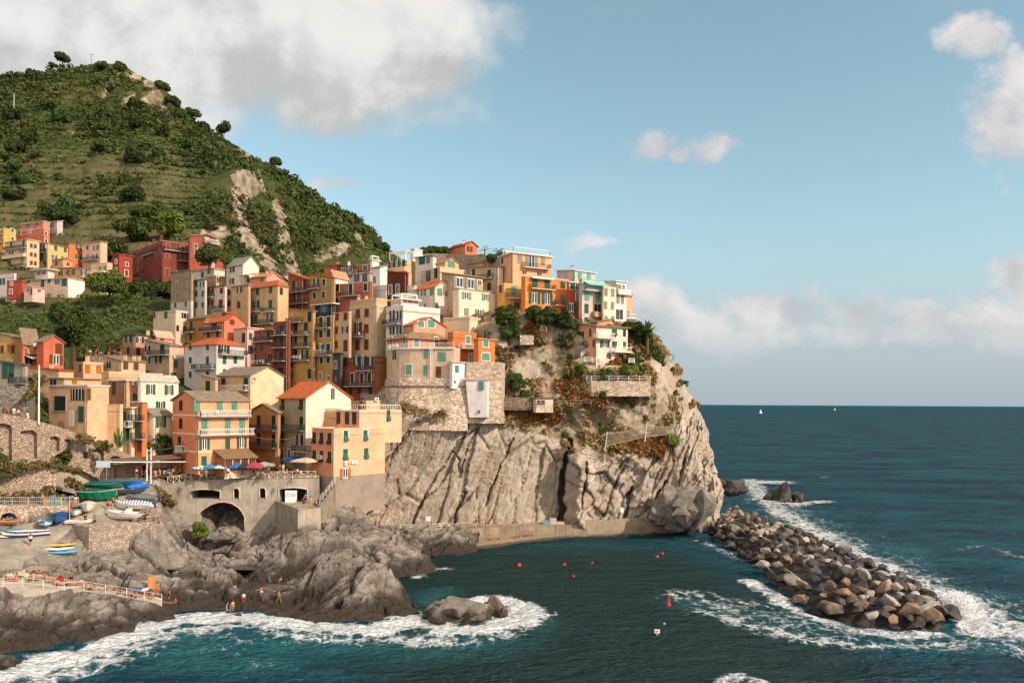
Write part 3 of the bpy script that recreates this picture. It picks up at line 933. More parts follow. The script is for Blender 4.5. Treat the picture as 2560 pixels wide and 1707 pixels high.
dz = (gid - 0.5) * 1.1 - k1 * 0.9 + (hid - 0.5) * 0.42 - k2 * 0.45 + ridged(P3 * 0.16, 3) * 0.25 + (slab - 0.5) * 0.6 + (mid_ - .5) * .24 - k3 * .16 + fbm(P3 * 0.9, 3) * 0.08
free = (1 - pave) * (0.3 + 0.7 * smooth(-1.0, 0.4, ZS))
ZZ = ZS + dz * free - 0.05 * pave
shore_V = np.stack([XX + free * fbm(P3 * 0.35, 3) * 0.5, YY + free * fbm(P3 * 0.35 + 50, 3) * 0.5, ZZ], -1)
tag(link('shore', np_mesh('shore', shore_V, grid_faces(ny, nx)[:, ::-1], shore_rock(), False, {'crack': np.clip(np.maximum(np.maximum(k1, k2 * 0.7), k3 * .45) * free, 0, 1)})), kind='structure')
def shore_z(x, y):
 return min(13.3, float(shore_rbf(np.array([[x, y]]))[0]))
def sheet(name, poly, mat, lift=0.03, step=1.2, zf=None, skirt=0.0):
 """paving laid over the smooth ground: a fine grid clipped to a polygon"""
 px0, px1 = min(p[0] for p in poly), max(p[0] for p in poly)
 py0, py1 = min(p[1] for p in poly), max(p[1] for p in poly)
 bm = bmesh.new()
 vs = [bm.verts.new((p[0], p[1], 0)) for p in poly]
 bm.faces.new(vs)
 x = px0 + step
 while x < px1:
  bmesh.ops.bisect_plane(bm, geom=bm.verts[:] + bm.edges[:] + bm.faces[:], plane_co=(x, 0, 0), plane_no=(1, 0, 0))
  x += step
 y = py0 + step
 while y < py1:
  bmesh.ops.bisect_plane(bm, geom=bm.verts[:] + bm.edges[:] + bm.faces[:], plane_co=(0, y, 0), plane_no=(0, 1, 0))
  y += step
 co = np.array([v.co[:2] for v in bm.verts])
 z = (zf(co) if zf else np.minimum(shore_rbf(co), 13.3)) + lift
 for v, q in zip(bm.verts, z): v.co.z = q
 bmesh.ops.recalc_face_normals(bm, faces=bm.faces)
 if sum(f.normal.z for f in bm.faces) < 0: bmesh.ops.reverse_faces(bm, faces=bm.faces)
 if skirt:
  be = [e for e in bm.edges if len(e.link_faces) == 1]
  r = bmesh.ops.extrude_edge_only(bm, edges=be)
  for v in [x for x in r['geom'] if isinstance(x, bmesh.types.BMVert)]: v.co.z -= skirt
 me = bpy.data.meshes.new(name)
 bm.to_mesh(me)
 bm.free()
 me.materials.append(mat)
 return tag(link(name, me), kind='structure')
tag(link('water', np_mesh('water', [tuple(sea_at(x, y, 2.15)) for x, y in ((388, 1424), (640, 1424), (640, 1380), (388, 1380))], [[0, 1, 2, 3]], pool_mat())), kind='structure')
sheet('slipway', SLIP, concrete('#9a8f80'), 0.03, 1.5, None, 0.3)
sheet('path', SHELF, concrete('#b5a692'), 0.12, 1.2, None, 0.8)
PLZ = 13.75
plaza_poly = [tuple(at(*c)) for c in ((345, 1185, 133.5), (478, 1198, 132.6), (796, 1196, 134.3), (860, 1190, 148), (700, 1150, 160), (300, 1150, 152), (310, 1180, 136))]
sheet('plaza', plaza_poly, concrete('#8d8478'), 0.0, 6, lambda c: np.full(len(c), PLZ), 0.4)
QZ = 2.6
def on_z(px, py, z):
 return sea_at(px, py, z)
outer = [on_z(*c, QZ) for c in ((880, 1318), (930, 1324), (1000, 1328), (1080, 1326), (1156, 1322), (1250, 1317), (1360, 1314), (1460, 1312), (1556, 1308), (1700, 1303))]
inner = [at(x, 1305, d) for x, d in ((880, 156), (940, 157), (1010, 159), (1085, 159.5), (1150, 160), (1260, 160), (1370, 162), (1470, 165), (1570, 167), (1710, 170))]
qb = MB()
cq = concrete('#94836d')
for i in range(len(outer) - 1):
 o0, o1, i0, i1 = outer[i], outer[i + 1], inner[i], inner[i + 1]
 up = lambda p, z: (p.x, p.y, z)
 qb.hexa([up(o0, -1.5), up(o1, -1.5), up(i1, -1.5), up(i0, -1.5)], [up(o0, QZ), up(o1, QZ), up(i1, QZ), up(i0, QZ)], cq)
led = [on_z(*c, .9) for c in ((1150, 1364), (1250, 1353), (1360, 1339), (1460, 1331), (1556, 1325), (1640, 1320), (1712, 1316))]
for i in range(len(led) - 1):
 o0, o1 = led[i], led[i + 1]
 i0, i1 = o0 + Vector((0, 9, 0)), o1 + Vector((0, 9, 0))
 up = lambda p, z: (p.x, p.y, z)
 qb.hexa([up(o0, -1.5), up(o1, -1.5), up(i1, -1.5), up(i0, -1.5)], [up(o0, .9), up(o1, .9), up(i1, .9), up(i0, .9)], cq)
for i in range(7, 9):
 a, b = outer[i], outer[i + 1]
 qb.hexa([(a.x, a.y + 0.05, QZ), (b.x, b.y + 0.05, QZ), (b.x, b.y + 0.5, QZ), (a.x, a.y + 0.5, QZ)],
   [(a.x, a.y + 0.05, QZ + .9), (b.x, b.y + 0.05, QZ + .9), (b.x, b.y + 0.5, QZ + .9), (a.x, a.y + 0.5, QZ + .9)], cq)
tag(qb.build('quay'), kind='structure')
FOAM = [
 ([(-60, 1705), (60, 1685), (130, 1655), (250, 1625), (330, 1588), (420, 1556), (540, 1548), (640, 1552), (730, 1566), (800, 1578), (920, 1580), (1000, 1566), (1050, 1540)], 5.5, 1.0),
 ([(-60, 1740), (60, 1715), (180, 1675), (300, 1640), (420, 1590), (560, 1575)], 5.0, 0.75),
 ([(1090, 1562), (1110, 1530), (1160, 1505), (1220, 1498), (1290, 1510), (1330, 1532), (1300, 1560), (1200, 1582), (1110, 1580)], 5.0, 1.0), ([(1130, 1545), (1250, 1548)], 6, 1.0),
 ([(620, 1570), (700, 1592), (850, 1602), (1000, 1602), (1150, 1604), (1250, 1592), (1345, 1550)], 3.8, 0.72), ([(540, 1620), (640, 1655), (720, 1690)], 4, 0.36), ([(500, 1590), (620, 1610)], 4, 0.5),
 ([(1045, 1440), (1058, 1418), (1110, 1420)], 2.6, 0.8), ([(1080, 1372), (1150, 1374)], 1.2, 0.6), ([(1360, 1354), (1500, 1346), (1700, 1332)], 1.0, 0.5),
 ([(1720, 1490), (1800, 1500), (1900, 1520), (2000, 1540), (2120, 1575)], 9, 0.6), ([(1800, 1522), (1950, 1555), (2120, 1596)], 8, .55), ([(1760, 1530), (1850, 1558), (1950, 1582), (2050, 1600), (2200, 1612), (2350, 1612), (2450, 1602), (2600, 1596)], 4.6, 0.68),
 ([(1740, 1350), (1800, 1372), (1850, 1392)], 2.4, 0.62), ([(1860, 1450), (1930, 1480), (1960, 1510), (2080, 1555), (2220, 1585), (2350, 1585)], 3.2, 0.9), ([(1790, 1345), (1900, 1420)], 2.0, 0.5),
 ([(1872, 1200), (1905, 1240), (1945, 1275), (2000, 1308), (2070, 1345), (2150, 1392), (2250, 1442), (2330, 1472), (2400, 1502), (2480, 1545), (2600, 1590)], 7.5, 0.84), ([(1900, 1230), (2000, 1300), (2150, 1385), (2300, 1455), (2450, 1530), (2600, 1590)], 15, 0.55), ([(2420, 1560), (2520, 1610), (2600, 1640)], 7, .6),
 ([(1880, 1300), (1960, 1325), (2060, 1362)], 6, 0.75), ([(1885, 1205), (1945, 1205)], 12, 0.9), ([(1900, 1250), (1990, 1262), (2060, 1254)], 6.5, 0.95), ([(2380, 1490), (2430, 1530), (2450, 1570)], 5.5, 1.0),
 ([(2400, 1372), (2460, 1366), (2560, 1392)], 4, 0.5), ([(2230, 1400), (2300, 1395)], 4, 0.42), ([(1810, 1698), (1850, 1690), (1905, 1702)], 2.0, 0.8), ([(2180, 1340), (2240, 1350)], 5, 0.4),
 ([(1560, 1330), (1690, 1326)], 0.8, 0.4), ([(1860, 1145), (1880, 1150)], 6, 0.55), ([(2060, 1190), (2075, 1189)], 5, 0.5)]
TURQ = [([(20, 1690), (250, 1640), (420, 1590), (560, 1590), (700, 1600), (1000, 1612), (1200, 1600)], 9.5, 0.75), ([(400, 1600), (520, 1640), (620, 1650)], 8, 0.95), ([(1060, 1500), (1100, 1480)], 5, 0.75), ([(1050, 1545), (1300, 1560)], 8, 0.7),
  ([(1900, 1255), (2060, 1340), (2260, 1440), (2450, 1540), (2600, 1600)], 13, 0.55), ([(2250, 1375), (2290, 1372)], 8, 0.8), ([(1750, 1510), (2000, 1570), (2300, 1610), (2560, 1600)], 8, 0.5), ([(2480, 1590), (2560, 1570)], 8, 0.8)]
def sea_poly(pl):
 return [tuple(sea_at(x, y))[:2] for x, y in pl]
vv = np.concatenate([np.linspace(H / 52, H / 300, 520), H / np.geomspace(302, 70000, 90)])
sd = H / vv
su = np.concatenate([np.linspace(-1.5, -0.72, 40)[:-1], np.linspace(-0.72, 0.72, 560), np.linspace(0.72, 1.5, 40)[1:]])
SX, SY = su[None] * sd[:, None], np.repeat(sd[:, None], len(su), 1)
sp = np.stack([SX, SY], -1)
foam = np.zeros_like(SX)
turq = np.zeros_like(SX)
near = sd < 330
for pl, wd, it in FOAM:
 dd_ = seg_dist(sp[near], sea_poly(pl))
 foam[near] = np.maximum(foam[near], it * (1 - smooth(wd * 0.1, wd, dd_)))
for pl, wd, it in TURQ:
 dd_ = seg_dist(sp[near], sea_poly(pl))
 turq[near] = np.maximum(turq[near], it * (1 - smooth(0, wd, dd_)))
green = smooth(165, 130, SY) * smooth(44, 26, SX + (SY - 100) * 0.06) * smooth(-0.2, 0.0, SX / SY + 0.1)
fade = smooth(700, 120, SY)
q3 = np.stack([SX, SY, 0 * SX], -1)
swell = perlin(q3 * np.array([0.035, 0.06, 1]) + 3) * 0.6 + perlin(q3 * np.array([0.11, 0.2, 1]) + 8) * 0.42 + perlin(q3 * np.array([0.4, 0.55, 1]) + 1) * 0.15
calm = 1 - 0.45 * green
sz = swell * fade * calm + foam * fade * (0.12 + 0.25 * fbm(q3 * 0.5, 3))
sea_me = np_mesh('sea', np.stack([SX, SY, sz - 0.05], -1), grid_faces(len(sd), len(su))[:, ::-1], sea_mat(), True, {'foam': foam, 'turq': turq, 'green': green})
tag(link('sea', sea_me), kind='structure')
GREEN, SHADEGREEN, AQUA, BROWN, REDB, GREY, OCHRE = '#28604a', '#1f3830', '#55ad9b', '#6d3f22', '#7c2a1c', '#8b8d80', '#b5741f'
SHUT = {'g': GREEN, 'd': SHADEGREEN, 'a': AQUA, 'b': BROWN, 'r': REDB, 'y': GREY, 'c': OCHRE, 't': '#5a917d'}  # d: green shutters darkened in colour for shaded walls
def quad_box(mb, x0, x1, y0, y1, z0, z1, mat):
 mb.cbox(x0, x1, y0, y1, z0, z1, mat)
@cached
def win_mesh(style, w, h, sur, simple):
 """window: surround, pane and bars.  Local frame: x along the wall, -y out of the wall, z up, origin in the middle"""
 mb = MB()
 sm = paint(sur) if sur else None
 hw, hh = w / 2, h / 2
 if sm:
  b = 0.13
  mb.cbox(-hw - b, -hw, -0.05, 0.02, -hh, hh + b, sm)
  mb.cbox(hw, hw + b, -0.05, 0.02, -hh, hh + b, sm)
  mb.cbox(-hw, hw, -0.05, 0.02, hh, hh + b, sm)
  mb.cbox(-hw - b - 0.05, hw + b + 0.05, -0.12, 0.02, -hh - 0.1, -hh, sm)
 if style == 'arch':
  n = 8
  pts = [(-hw, -hh), (hw, -hh), (hw, hh - hw)] + [(hw * math.cos(math.pi * k / n), hh - hw + hw * math.sin(math.pi * k / n)) for k in range(1, n)] + [(-hw, hh - hw)]
  mb.face([(x, -0.03, z) for x, z in pts], glass())
  return mb.mesh('window')
 mb.face([(-hw, -0.012, -hh), (hw, -0.012, -hh), (hw, -0.012, hh), (-hw, -0.012, hh)], glass())
 if style == 'open':
  f = paint('#e8e4da')
  for x in ((-hw, -hw + .09), (hw - .09, hw), (-0.07, 0.07)): mb.cbox(x[0], x[1], -0.045, -0.013, -hh, hh, f)
  for z in ((-hh, -hh + .09), (hh - .09, hh)): mb.cbox(-hw + .09, -0.07, -0.045, -0.013, z[0], z[1], f); mb.cbox(0.07, hw - .09, -0.045, -0.013, z[0], z[1], f)
 elif style == 'plain':
  f = paint('#cfc8ba')
  mb.cbox(-0.035, 0.035, -0.04, -0.013, -hh, hh, f)
 if simple in SHUT:                         # far houses: leaves in the same mesh
  sh = slats(SHUT[simple])
  if style == 'shut': mb.cbox(-hw, hw, -0.06, -0.015, -hh, hh, sh)
  elif style == 'open':
   mb.cbox(-hw - w * .52, -hw - .02, -0.1, -0.04, -hh, hh, sh)
   mb.cbox(hw + .02, hw + w * .52, -0.1, -0.04, -hh, hh, sh)
 return mb.mesh('window')
@cached
def leaf_mesh(w, h, colk, tilt):
 """one shutter leaf, hinge at its left edge, slightly louvred; tilt: the lower half pushed out"""
 mb = MB()
 m = slats(SHUT[colk])
 t = 0.05
 if not tilt:
  mb.cbox(0, w, -t, 0, -h / 2, h / 2, m)
  d = 0.07
  for x0, x1, z0, z1 in ((0, d, -h / 2, h / 2), (w - d, w, -h / 2, h / 2), (d, w - d, -h / 2, -h / 2 + d), (d, w - d, h / 2 - d, h / 2), (d, w - d, -0.03, 0.03)):
   mb.cbox(x0, x1, -t - .015, -t, z0, z1, m)
 else:
  mb.cbox(0, w, -t, 0, 0, h / 2, m)
  mb.hexa([(0, -0.42, -h / 2 + .03), (w, -0.42, -h / 2 + .03), (w, -0.37, -h / 2), (0, -0.37, -h / 2)], [(0, -t, 0), (w, -t, 0), (w, 0, 0), (0, 0, 0)], m)
 return mb.mesh('shutter')
class Face:
 def __init__(s, P0, d, right, nrm, L):
  s.P0, s.d, s.right, s.n, s.L = P0, d, right, nrm, L
  s.rz = math.atan2(right.y, right.x)
 def hit(s, px, py):
  t = tx(px, py)
  k = (t * s.P0.y - s.P0.x) / (s.d.x - t * s.d.y)
  p = s.P0 + s.d * k
  return Vector((p.x, p.y, at(px, py, p.y).z)), k
 def pt(s, px, py, out=0.0):
  return s.hit(px, py)[0] + s.n * out
class House:
 pass
HOUSES = {}
DIMS = {'g': (1.05, 1.65), 'door': (1.05, 2.25)}
def add_windows(R, fc, code, cols, rows, w, h, sur, far):
 """code: shutter letter + state: 's' shut, 'o' open leaves, 't' tilted leaves, 'p' plain pane, 'a' arch"""
 ck, stt = code[0], code[1]
 p0, _ = fc.hit(cols[0], rows[0])
 for py in rows:
  z = fc.hit(cols[0], py)[0].z
  for px in cols:
   p = fc.hit(px, py)[0]
   p.z = z
   p = p + fc.n * 0.012
   style = {'s': 'shut', 't': 'shut', 'o': 'open', 'p': 'plain', 'a': 'arch'}[stt]
   me = win_mesh(style, w, h, sur, ck if far else '')
   o = link('window', me, R, p, fc.rz)
   if far or stt in 'pa': continue
   for side in (-1, 1):
    lw = w / 2 if stt in 'st' else w * 0.52
    me = leaf_mesh(round(lw - 0.01, 3), h, ck, stt == 't')
    c = bpy.data.objects.new('shutter', me)
    COL.objects.link(c)
    c.parent = o
    if stt in 'st': c.location = ((-w / 2 + 0.005) if side < 0 else 0.005, -0.02, 0)
    else: c.location = ((-w / 2 - lw - 0.02) if side < 0 else w / 2 + 0.02, -0.06, 0)
def rail_mesh(mb, pts, z0, hgt, mat, step=0.16, thick=0.022, top=0.035):
 """iron railing along a polyline of (x, y)"""
 for a, b in zip(pts[:-1], pts[1:]):
  a, b = Vector((a[0], a[1], 0)), Vector((b[0], b[1], 0))
  L = (b - a).length
  if L < 0.05: continue
  d = (b - a) / L
  n = Vector((-d.y, d.x, 0))
  def bar(p, q, r): mb.box(p - n * r - Vector((0, 0, r)), q - p, n * 2 * r, (0, 0, 2 * r), mat)
  bar(a + Vector((0, 0, z0 + hgt)), b + Vector((0, 0, z0 + hgt)), top)
  bar(a + Vector((0, 0, z0 + 0.1)), b + Vector((0, 0, z0 + 0.1)), top * .7)
  k = max(2, int(L / step))
  for i in range(k + 1):
   p = a + d * (L * i / k)
   r = thick if 0 < i < k else top
   mb.box(p + Vector((-r, -r, z0)), (2 * r, 0, 0), (0, 2 * r, 0), (0, 0, hgt), mat)
def balcony(R, fc, x0, x1, py, depth=1.0, kind='iron', slabc='#b9b0a2', hgt=0.95):
 a, b = fc.hit(x0, py)[0], fc.hit(x1, py)[0]
 z = (a.z + b.z) / 2
 mb = MB()
 o = fc.n * depth
 a2, b2 = Vector((a.x, a.y, z)), Vector((b.x, b.y, z))
 up = Vector((0, 0, 0.16))
 q = [a2 + fc.n * .01, b2 + fc.n * .01, b2 + o, a2 + o]
 if (b2 - a2).cross(o).z < 0: q = q[::-1]
 mb.hexa([p - up for p in q], q, paint(slabc))
 bal = mb.build('balcony', R, loc=(a2 + b2) / 2)
 m2 = MB()
 i = fc.n * (depth - 0.06)
 ends = [(a2 + fc.n * .06), a2 + i, b2 + i, b2 + fc.n * .06]
 if kind == 'iron':
  rail_mesh(m2, [(p.x, p.y) for p in ends], z, hgt, metal('#3b3f3c'))
 elif kind == 'white':
  rail_mesh(m2, [(p.x, p.y) for p in ends], z, hgt, metal('#ddd9cf'), 0.3, 0.03, 0.05)
 elif kind == 'solid':
  for p, q_ in zip(ends[:-1], ends[1:]):
   dv = (q_ - p)
   nn_ = Vector((-dv.y, dv.x, 0)).normalized() * 0.05
   m2.box(p - nn_, dv, nn_ * 2, (0, 0, hgt), paint(slabc))
 m2.build('railing', bal, loc=WLOC[bal.name])
 return z
def house(key, label, geo, yt, yb, col, roof='flat', rcol='#8f8273', rh=1.6, wins=(), balcs=(), chim=(), name='house', extra=6.0, far=False, over=0.3, base=None, sur=None, colR=None, awn=(), hc='house', band=None, pipes=()):
 """geo = (left edge px, near corner px, right edge px, distance of the corner, angle of the left wall in degrees)"""
 xl, xc, xr, D, adeg = geo
 a = math.radians(adeg)
 dl, dr = Vector((-math.cos(a), math.sin(a), 0)), Vector((math.sin(a), math.cos(a), 0))
 nl, nr = Vector((-math.sin(a), -math.cos(a), 0)), Vector((math.cos(a), -math.sin(a), 0))
 ym = (yt + yb) / 2
 C = at(xc, ym, D)
 zt, zb = at(xc, yt, D).z, at(xc, yb, D).z
 C.z = 0
 def ln(px, d, dflt):
  if abs(px - xc) < 0.5: return dflt
  t = tx(px, ym)
  return (t * C.y - C.x) / (d.x - t * d.y)
 LL, LR = ln(xl, dl, 7.0), ln(xr, dr, 7.0)
 LL, LR = max(LL, 0.6), max(LR, 0.6)
 hiddenL, hiddenR = abs(xl - xc) < .5, abs(xr - xc) < .5
 R = empty(name, (C.x, C.y, zb), label, hc)
 zb2 = zb - extra
 fl = Face(C, dl, -dl, nl, LL)
 fr = Face(C, dr, dr, nr, LR)
 hs = House()
 hs.R, hs.fl, hs.fr, hs.C, hs.zt, hs.zb, hs.D, hs.LL, hs.LR, hs.dl, hs.dr, hs.nl, hs.nr = R, fl, fr, C, zt, zb, D, LL, LR, dl, dr, nl, nr
 HOUSES[key] = hs
 A, B, E = C + dl * LL, C + dr * LR, C + dl * LL + dr * LR
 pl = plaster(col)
 plR = plaster(colR) if colR else pl  # on several houses colR is the same paint lightened for sunlight
 mb = MB()
 z = lambda p, h: Vector((p.x, p.y, h))
 par = roof in ('par', 'terr')
 ph = {'par': 0.35, 'terr': 1.0}.get(roof, 0)
 if roof == 'gl':
  m_ = (A + C) / 2; m2 = (E + B) / 2
  mb.face([z(A, zb2), z(C, zb2), z(C, zt), z(m_, zt + rh), z(A, zt)], pl)
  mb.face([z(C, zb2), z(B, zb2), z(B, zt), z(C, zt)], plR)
  mb.face([z(B, zb2), z(E, zb2), z(E, zt), z(m2, zt + rh), z(B, zt)], pl)
  mb.face([z(E, zb2), z(A, zb2), z(A, zt), z(E, zt)], pl)
 elif roof == 'gr':
  m_ = (C + B) / 2; m2 = (A + E) / 2
  mb.face([z(A, zb2), z(C, zb2), z(C, zt), z(A, zt)], pl)
  mb.face([z(C, zb2), z(B, zb2), z(B, zt), z(m_, zt + rh), z(C, zt)], plR)
  mb.face([z(B, zb2), z(E, zb2), z(E, zt), z(B, zt)], pl)
  mb.face([z(E, zb2), z(A, zb2), z(A, zt), z(m2, zt + rh), z(E, zt)], pl)
 elif roof == 'shR':     # mono pitch rising along the right wall
  mb.face([z(A, zb2), z(C, zb2), z(C, zt), z(A, zt)], pl)
  mb.face([z(C, zb2), z(B, zb2), z(B, zt + rh), z(C, zt)], plR)
  mb.face([z(B, zb2), z(E, zb2), z(E, zt + rh), z(B, zt + rh)], pl)
  mb.face([z(E, zb2), z(A, zb2), z(A, zt), z(E, zt + rh)], pl)
 elif roof == 'shL':     # mono pitch rising along the left wall
  mb.face([z(A, zb2), z(C, zb2), z(C, zt), z(A, zt + rh)], pl)
  mb.face([z(C, zb2), z(B, zb2), z(B, zt), z(C, zt)], plR)
  mb.face([z(B, zb2), z(E, zb2), z(E, zt + rh), z(B, zt)], pl)
  mb.face([z(E, zb2), z(A, zb2), z(A, zt + rh), z(E, zt + rh)], pl)
 else:
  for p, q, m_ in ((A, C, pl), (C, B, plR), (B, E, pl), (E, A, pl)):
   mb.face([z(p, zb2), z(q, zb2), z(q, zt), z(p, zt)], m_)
 if base:
  bc, by = base
  bz = at(xc, by, D).z
  e = 0.03
  pb = plaster(bc)
  mb.box(z(C, zb2) + nl * e, dl * LL, -nl * e * .9, (0, 0, bz - zb2), pb)
  mb.box(z(C, zb2) + nr * e, dr * LR, -nr * e * .9, (0, 0, bz - zb2), pb)
 if band:
  for by, bc in band:
   bz = at(xc, by, D).z
   pb = paint(bc)
   mb.box(z(C, bz) + nl * .03 + nr * .03, dl * LL, -nl * .028, (0, 0, 0.22), pb)
   mb.box(z(C, bz) + nr * .03, dr * LR, -nr * .028, (0, 0, 0.22), pb)
 mb.build('wall', R)
 rb = MB()
 th = 0.16
 ov = over
 rt = tiles(rcol) if roof in ('gl', 'gr', 'hip', 'shR', 'shL') else concrete(rcol)
 def slab(p4):
  rb.hexa([p - Vector((0, 0, 0.02)) for p in p4], [p + Vector((0, 0, th)) for p in p4], rt)
 if roof == 'gl':
  sl = rh / (LL / 2)
  for sgn, edge in ((1, C), (-1, A)):
   ed = edge - dl * ov * sgn
   m_ = (A + C) / 2
   p = [z(ed, zt - sl * ov) - dr * ov, z(ed, zt - sl * ov) + dr * (LR + ov), z(m_, zt + rh) + dr * (LR + ov), z(m_, zt + rh) - dr * ov]
   slab(p if sgn > 0 else p[::-1])
 elif roof == 'gr':
  sl = rh / (LR / 2)
  for sgn, edge in ((1, C), (-1, B)):
   ed = edge - dr * ov * sgn
   m_ = (C + B) / 2
   p = [z(ed, zt - sl * ov) - dl * ov, z(ed, zt - sl * ov) + dl * (LL + ov), z(m_, zt + rh) + dl * (LL + ov), z(m_, zt + rh) - dl * ov]
   slab(p[::-1] if sgn > 0 else p)
 elif roof == 'shR':
  sl = rh / LR
  slab([z(C, zt - sl * ov) - dr * ov - dl * ov, z(B, zt + rh + sl * ov) + dr * ov - dl * ov, z(E, zt + rh + sl * ov) + dr * ov + dl * ov, z(A, zt - sl * ov) - dr * ov + dl * ov])
 elif roof == 'shL':
  sl = rh / LL
  slab([z(C, zt - sl * ov) - dr * ov - dl * ov, z(B, zt - sl * ov) + dr * ov - dl * ov, z(E, zt + rh + sl * ov) + dr * ov + dl * ov, z(A, zt + rh + sl * ov) - dr * ov + dl * ov])
 elif roof == 'hip':
  c4 = [C - dl * ov - dr * ov, B - dl * ov + dr * ov, E + dl * ov + dr * ov, A + dl * ov - dr * ov]
  lng = LL > LR
  k = min(LL, LR) / 2
  if lng: r0, r1 = (C + B) / 2 + dl * k, (A + E) / 2 - dl * k
  else: r0, r1 = (C + A) / 2 + dr * k, (B + E) / 2 - dr * k
  c4 = [z(p, zt - 0.1) for p in c4]
  b4 = [p - Vector((0, 0, 0.14)) for p in c4]
  r0, r1 = z(r0, zt + rh), z(r1, zt + rh)
  v = c4 + b4 + [r0, r1]
  if lng: f = [(0, 1, 8), (1, 2, 9, 8), (2, 3, 9), (3, 0, 8, 9)]
  else: f = [(0, 1, 9, 8), (1, 2, 9), (2, 3, 8, 9), (3, 0, 8)]
  f += [(0, 4, 5, 1), (1, 5, 6, 2), (2, 6, 7, 3), (3, 7, 4, 0), (7, 6, 5, 4)]
  rb.poly(v, f, rt)
 elif roof == 'flat':
  p = [C - dl * ov - dr * ov, B - dl * ov + dr * ov, E + dl * ov + dr * ov, A + dl * ov - dr * ov]
  rb.hexa([z(q, zt) for q in p], [z(q, zt + 0.22) for q in p], rt)
 elif par:
  i = 0.25
  q = [C, B, E, A]
  rb.hexa([z(p_, zt - ph - .2) for p_ in q], [z(p_, zt - ph) for p_ in q], rt)
  inn = [C + dl * i + dr * i, B + dl * i - dr * i, E - dl * i - dr * i, A - dl * i + dr * i]
  o_ = [C - dl * .06 - dr * .06, B - dl * .06 + dr * .06, E + dl * .06 + dr * .06, A + dl * .06 - dr * .06]
  cp = paint(rcol)
  for k in range(4):
   k2 = (k + 1) % 4
   rb.hexa([z(o_[k], zt), z(o_[k2], zt), z(inn[k2], zt), z(inn[k], zt)], [z(o_[k], zt + .1), z(o_[k2], zt + .1), z(inn[k2], zt + .1), z(inn[k], zt + .1)], cp)
   rb.hexa([z(inn[k], zt - ph), z(inn[k2], zt - ph), z(q[k2], zt - ph) * 1, z(q[k], zt - ph)], [z(inn[k], zt), z(inn[k2], zt), z(q[k2], zt), z(q[k], zt)], pl) if False else \
    rb.face([z(inn[k], zt - ph), z(inn[k2], zt - ph), z(inn[k2], zt), z(inn[k], zt)], pl)
 ro = rb.build('roof', R, fix=not par)
 hs.roof = ro
 for c in chim:
  cx, cy, u, v_ = c[:4]          # fractions along left and right walls, height above eave
  p = C + dl * LL * cx + dr * LR * cy
  m = MB()
  wd = 0.28
  hgt = v_
  base_z = zt - 0.3
  m.box((p.x - wd, p.y - wd, base_z), (2 * wd, 0, 0), (0, 2 * wd, 0), (0, 0, hgt + u), plaster(c[4] if len(c) > 4 else col))
  m.box((p.x - wd * 1.3, p.y - wd * 1.3, base_z + hgt + u), (2.6 * wd, 0, 0), (0, 2.6 * wd, 0), (0, 0, 0.12), tiles('#a35d3a'))
  m.build('chimney', ro, loc=(p.x, p.y, base_z))
 for wv in wins:
  f, code, cols, rows = wv[:4]
  w_, h_ = (wv[4], wv[5]) if len(wv) > 5 else ((1.05, 1.65))
  s_u = wv[6] if len(wv) > 6 else sur
  kw, kh = (.84, .8) if D >= 150 else (1, 1)
  add_windows(R, fl if f == 'L' else fr, code, cols, rows, round(w_ * kw, 2), round(h_ * kh, 2), s_u, far)
 for bv in balcs:
  f, x0, x1, y = bv[:4]
  balcony(R, fl if f == 'L' else fr, x0, x1, y, *bv[4:])
 for av in awn:
  f, x0, x1, y, dep, drop, ac = av
  fc = fl if f == 'L' else fr
  p, q = fc.pt(x0, y, .02), fc.pt(x1, y, .02)
  q.z = p.z
  m = MB()
  o = fc.n * dep - Vector((0, 0, drop))
  qd = [p, q, q + o, p + o]
  t = Vector((0, 0, .05))
  if (q - p).cross(o).z < 0: qd = qd[::-1]
  m.hexa([x - t for x in qd], qd, cloth(ac))
  m.build('awning', R, loc=p)
 if not pipes and not far and D < 205 and xc - xl > 25: pipes = [('L', xc - 3)]
 for pv in pipes:
  f, x = pv[:2]
  fc = fl if f == 'L' else fr
  p = fc.pt(x, yt, .07)
  m = MB()
  m.tube([(p.x, p.y, zt - .1), (p.x, p.y, zb2)], 0.06, metal(pv[2] if len(pv) > 2 else '#9a8f80'), 6)
  m.build('drainpipe', R, loc=(p.x, p.y, zt))
 return hs
def roof_rail(hs, which, hgt=1.0, kind='white', zoff=0.22):
 """railing round a flat roof"""
 C, A, B = hs.C, hs.C + hs.dl * hs.LL, hs.C + hs.dr * hs.LR
 E = A + hs.dr * hs.LR
 i = 0.2
 c, a, b, e = C + hs.dl * i + hs.dr * i, A - hs.dl * i + hs.dr * i, B + hs.dl * i - hs.dr * i, E - hs.dl * i - hs.dr * i
 pts = {'LR': [a, c, b], 'L': [a, c], 'R': [c, b], 'all': [e, a, c, b, e]}[which]
 m = MB()
 rail_mesh(m, [(p.x, p.y) for p in pts], hs.zt + zoff, hgt, metal('#e2ded5' if kind == 'white' else '#4a4d49'), 0.55 if kind == 'white' else 0.2, 0.025, 0.04)
 return m.build('roof_railing', hs.R, loc=WLOC[hs.R.name])
W_ = '#e6ddcc'
TER, SLATE, TAN_R = '#b5623c', '#77695a', '#8d7963'
house('y0', 'yellow house at the left edge, behind the cream block with balconies', (-40, 9, 40, 266, 28), 570, 640, '#e6a845', 'par', '#c9b48c', wins=[('R', 'gs', [31], [576, 597]), ('L', 'gs', [0], [580, 602])], balcs=[('L', -22, 8, 588), ('L', -22, 8, 607)], far=True, sur=W_)
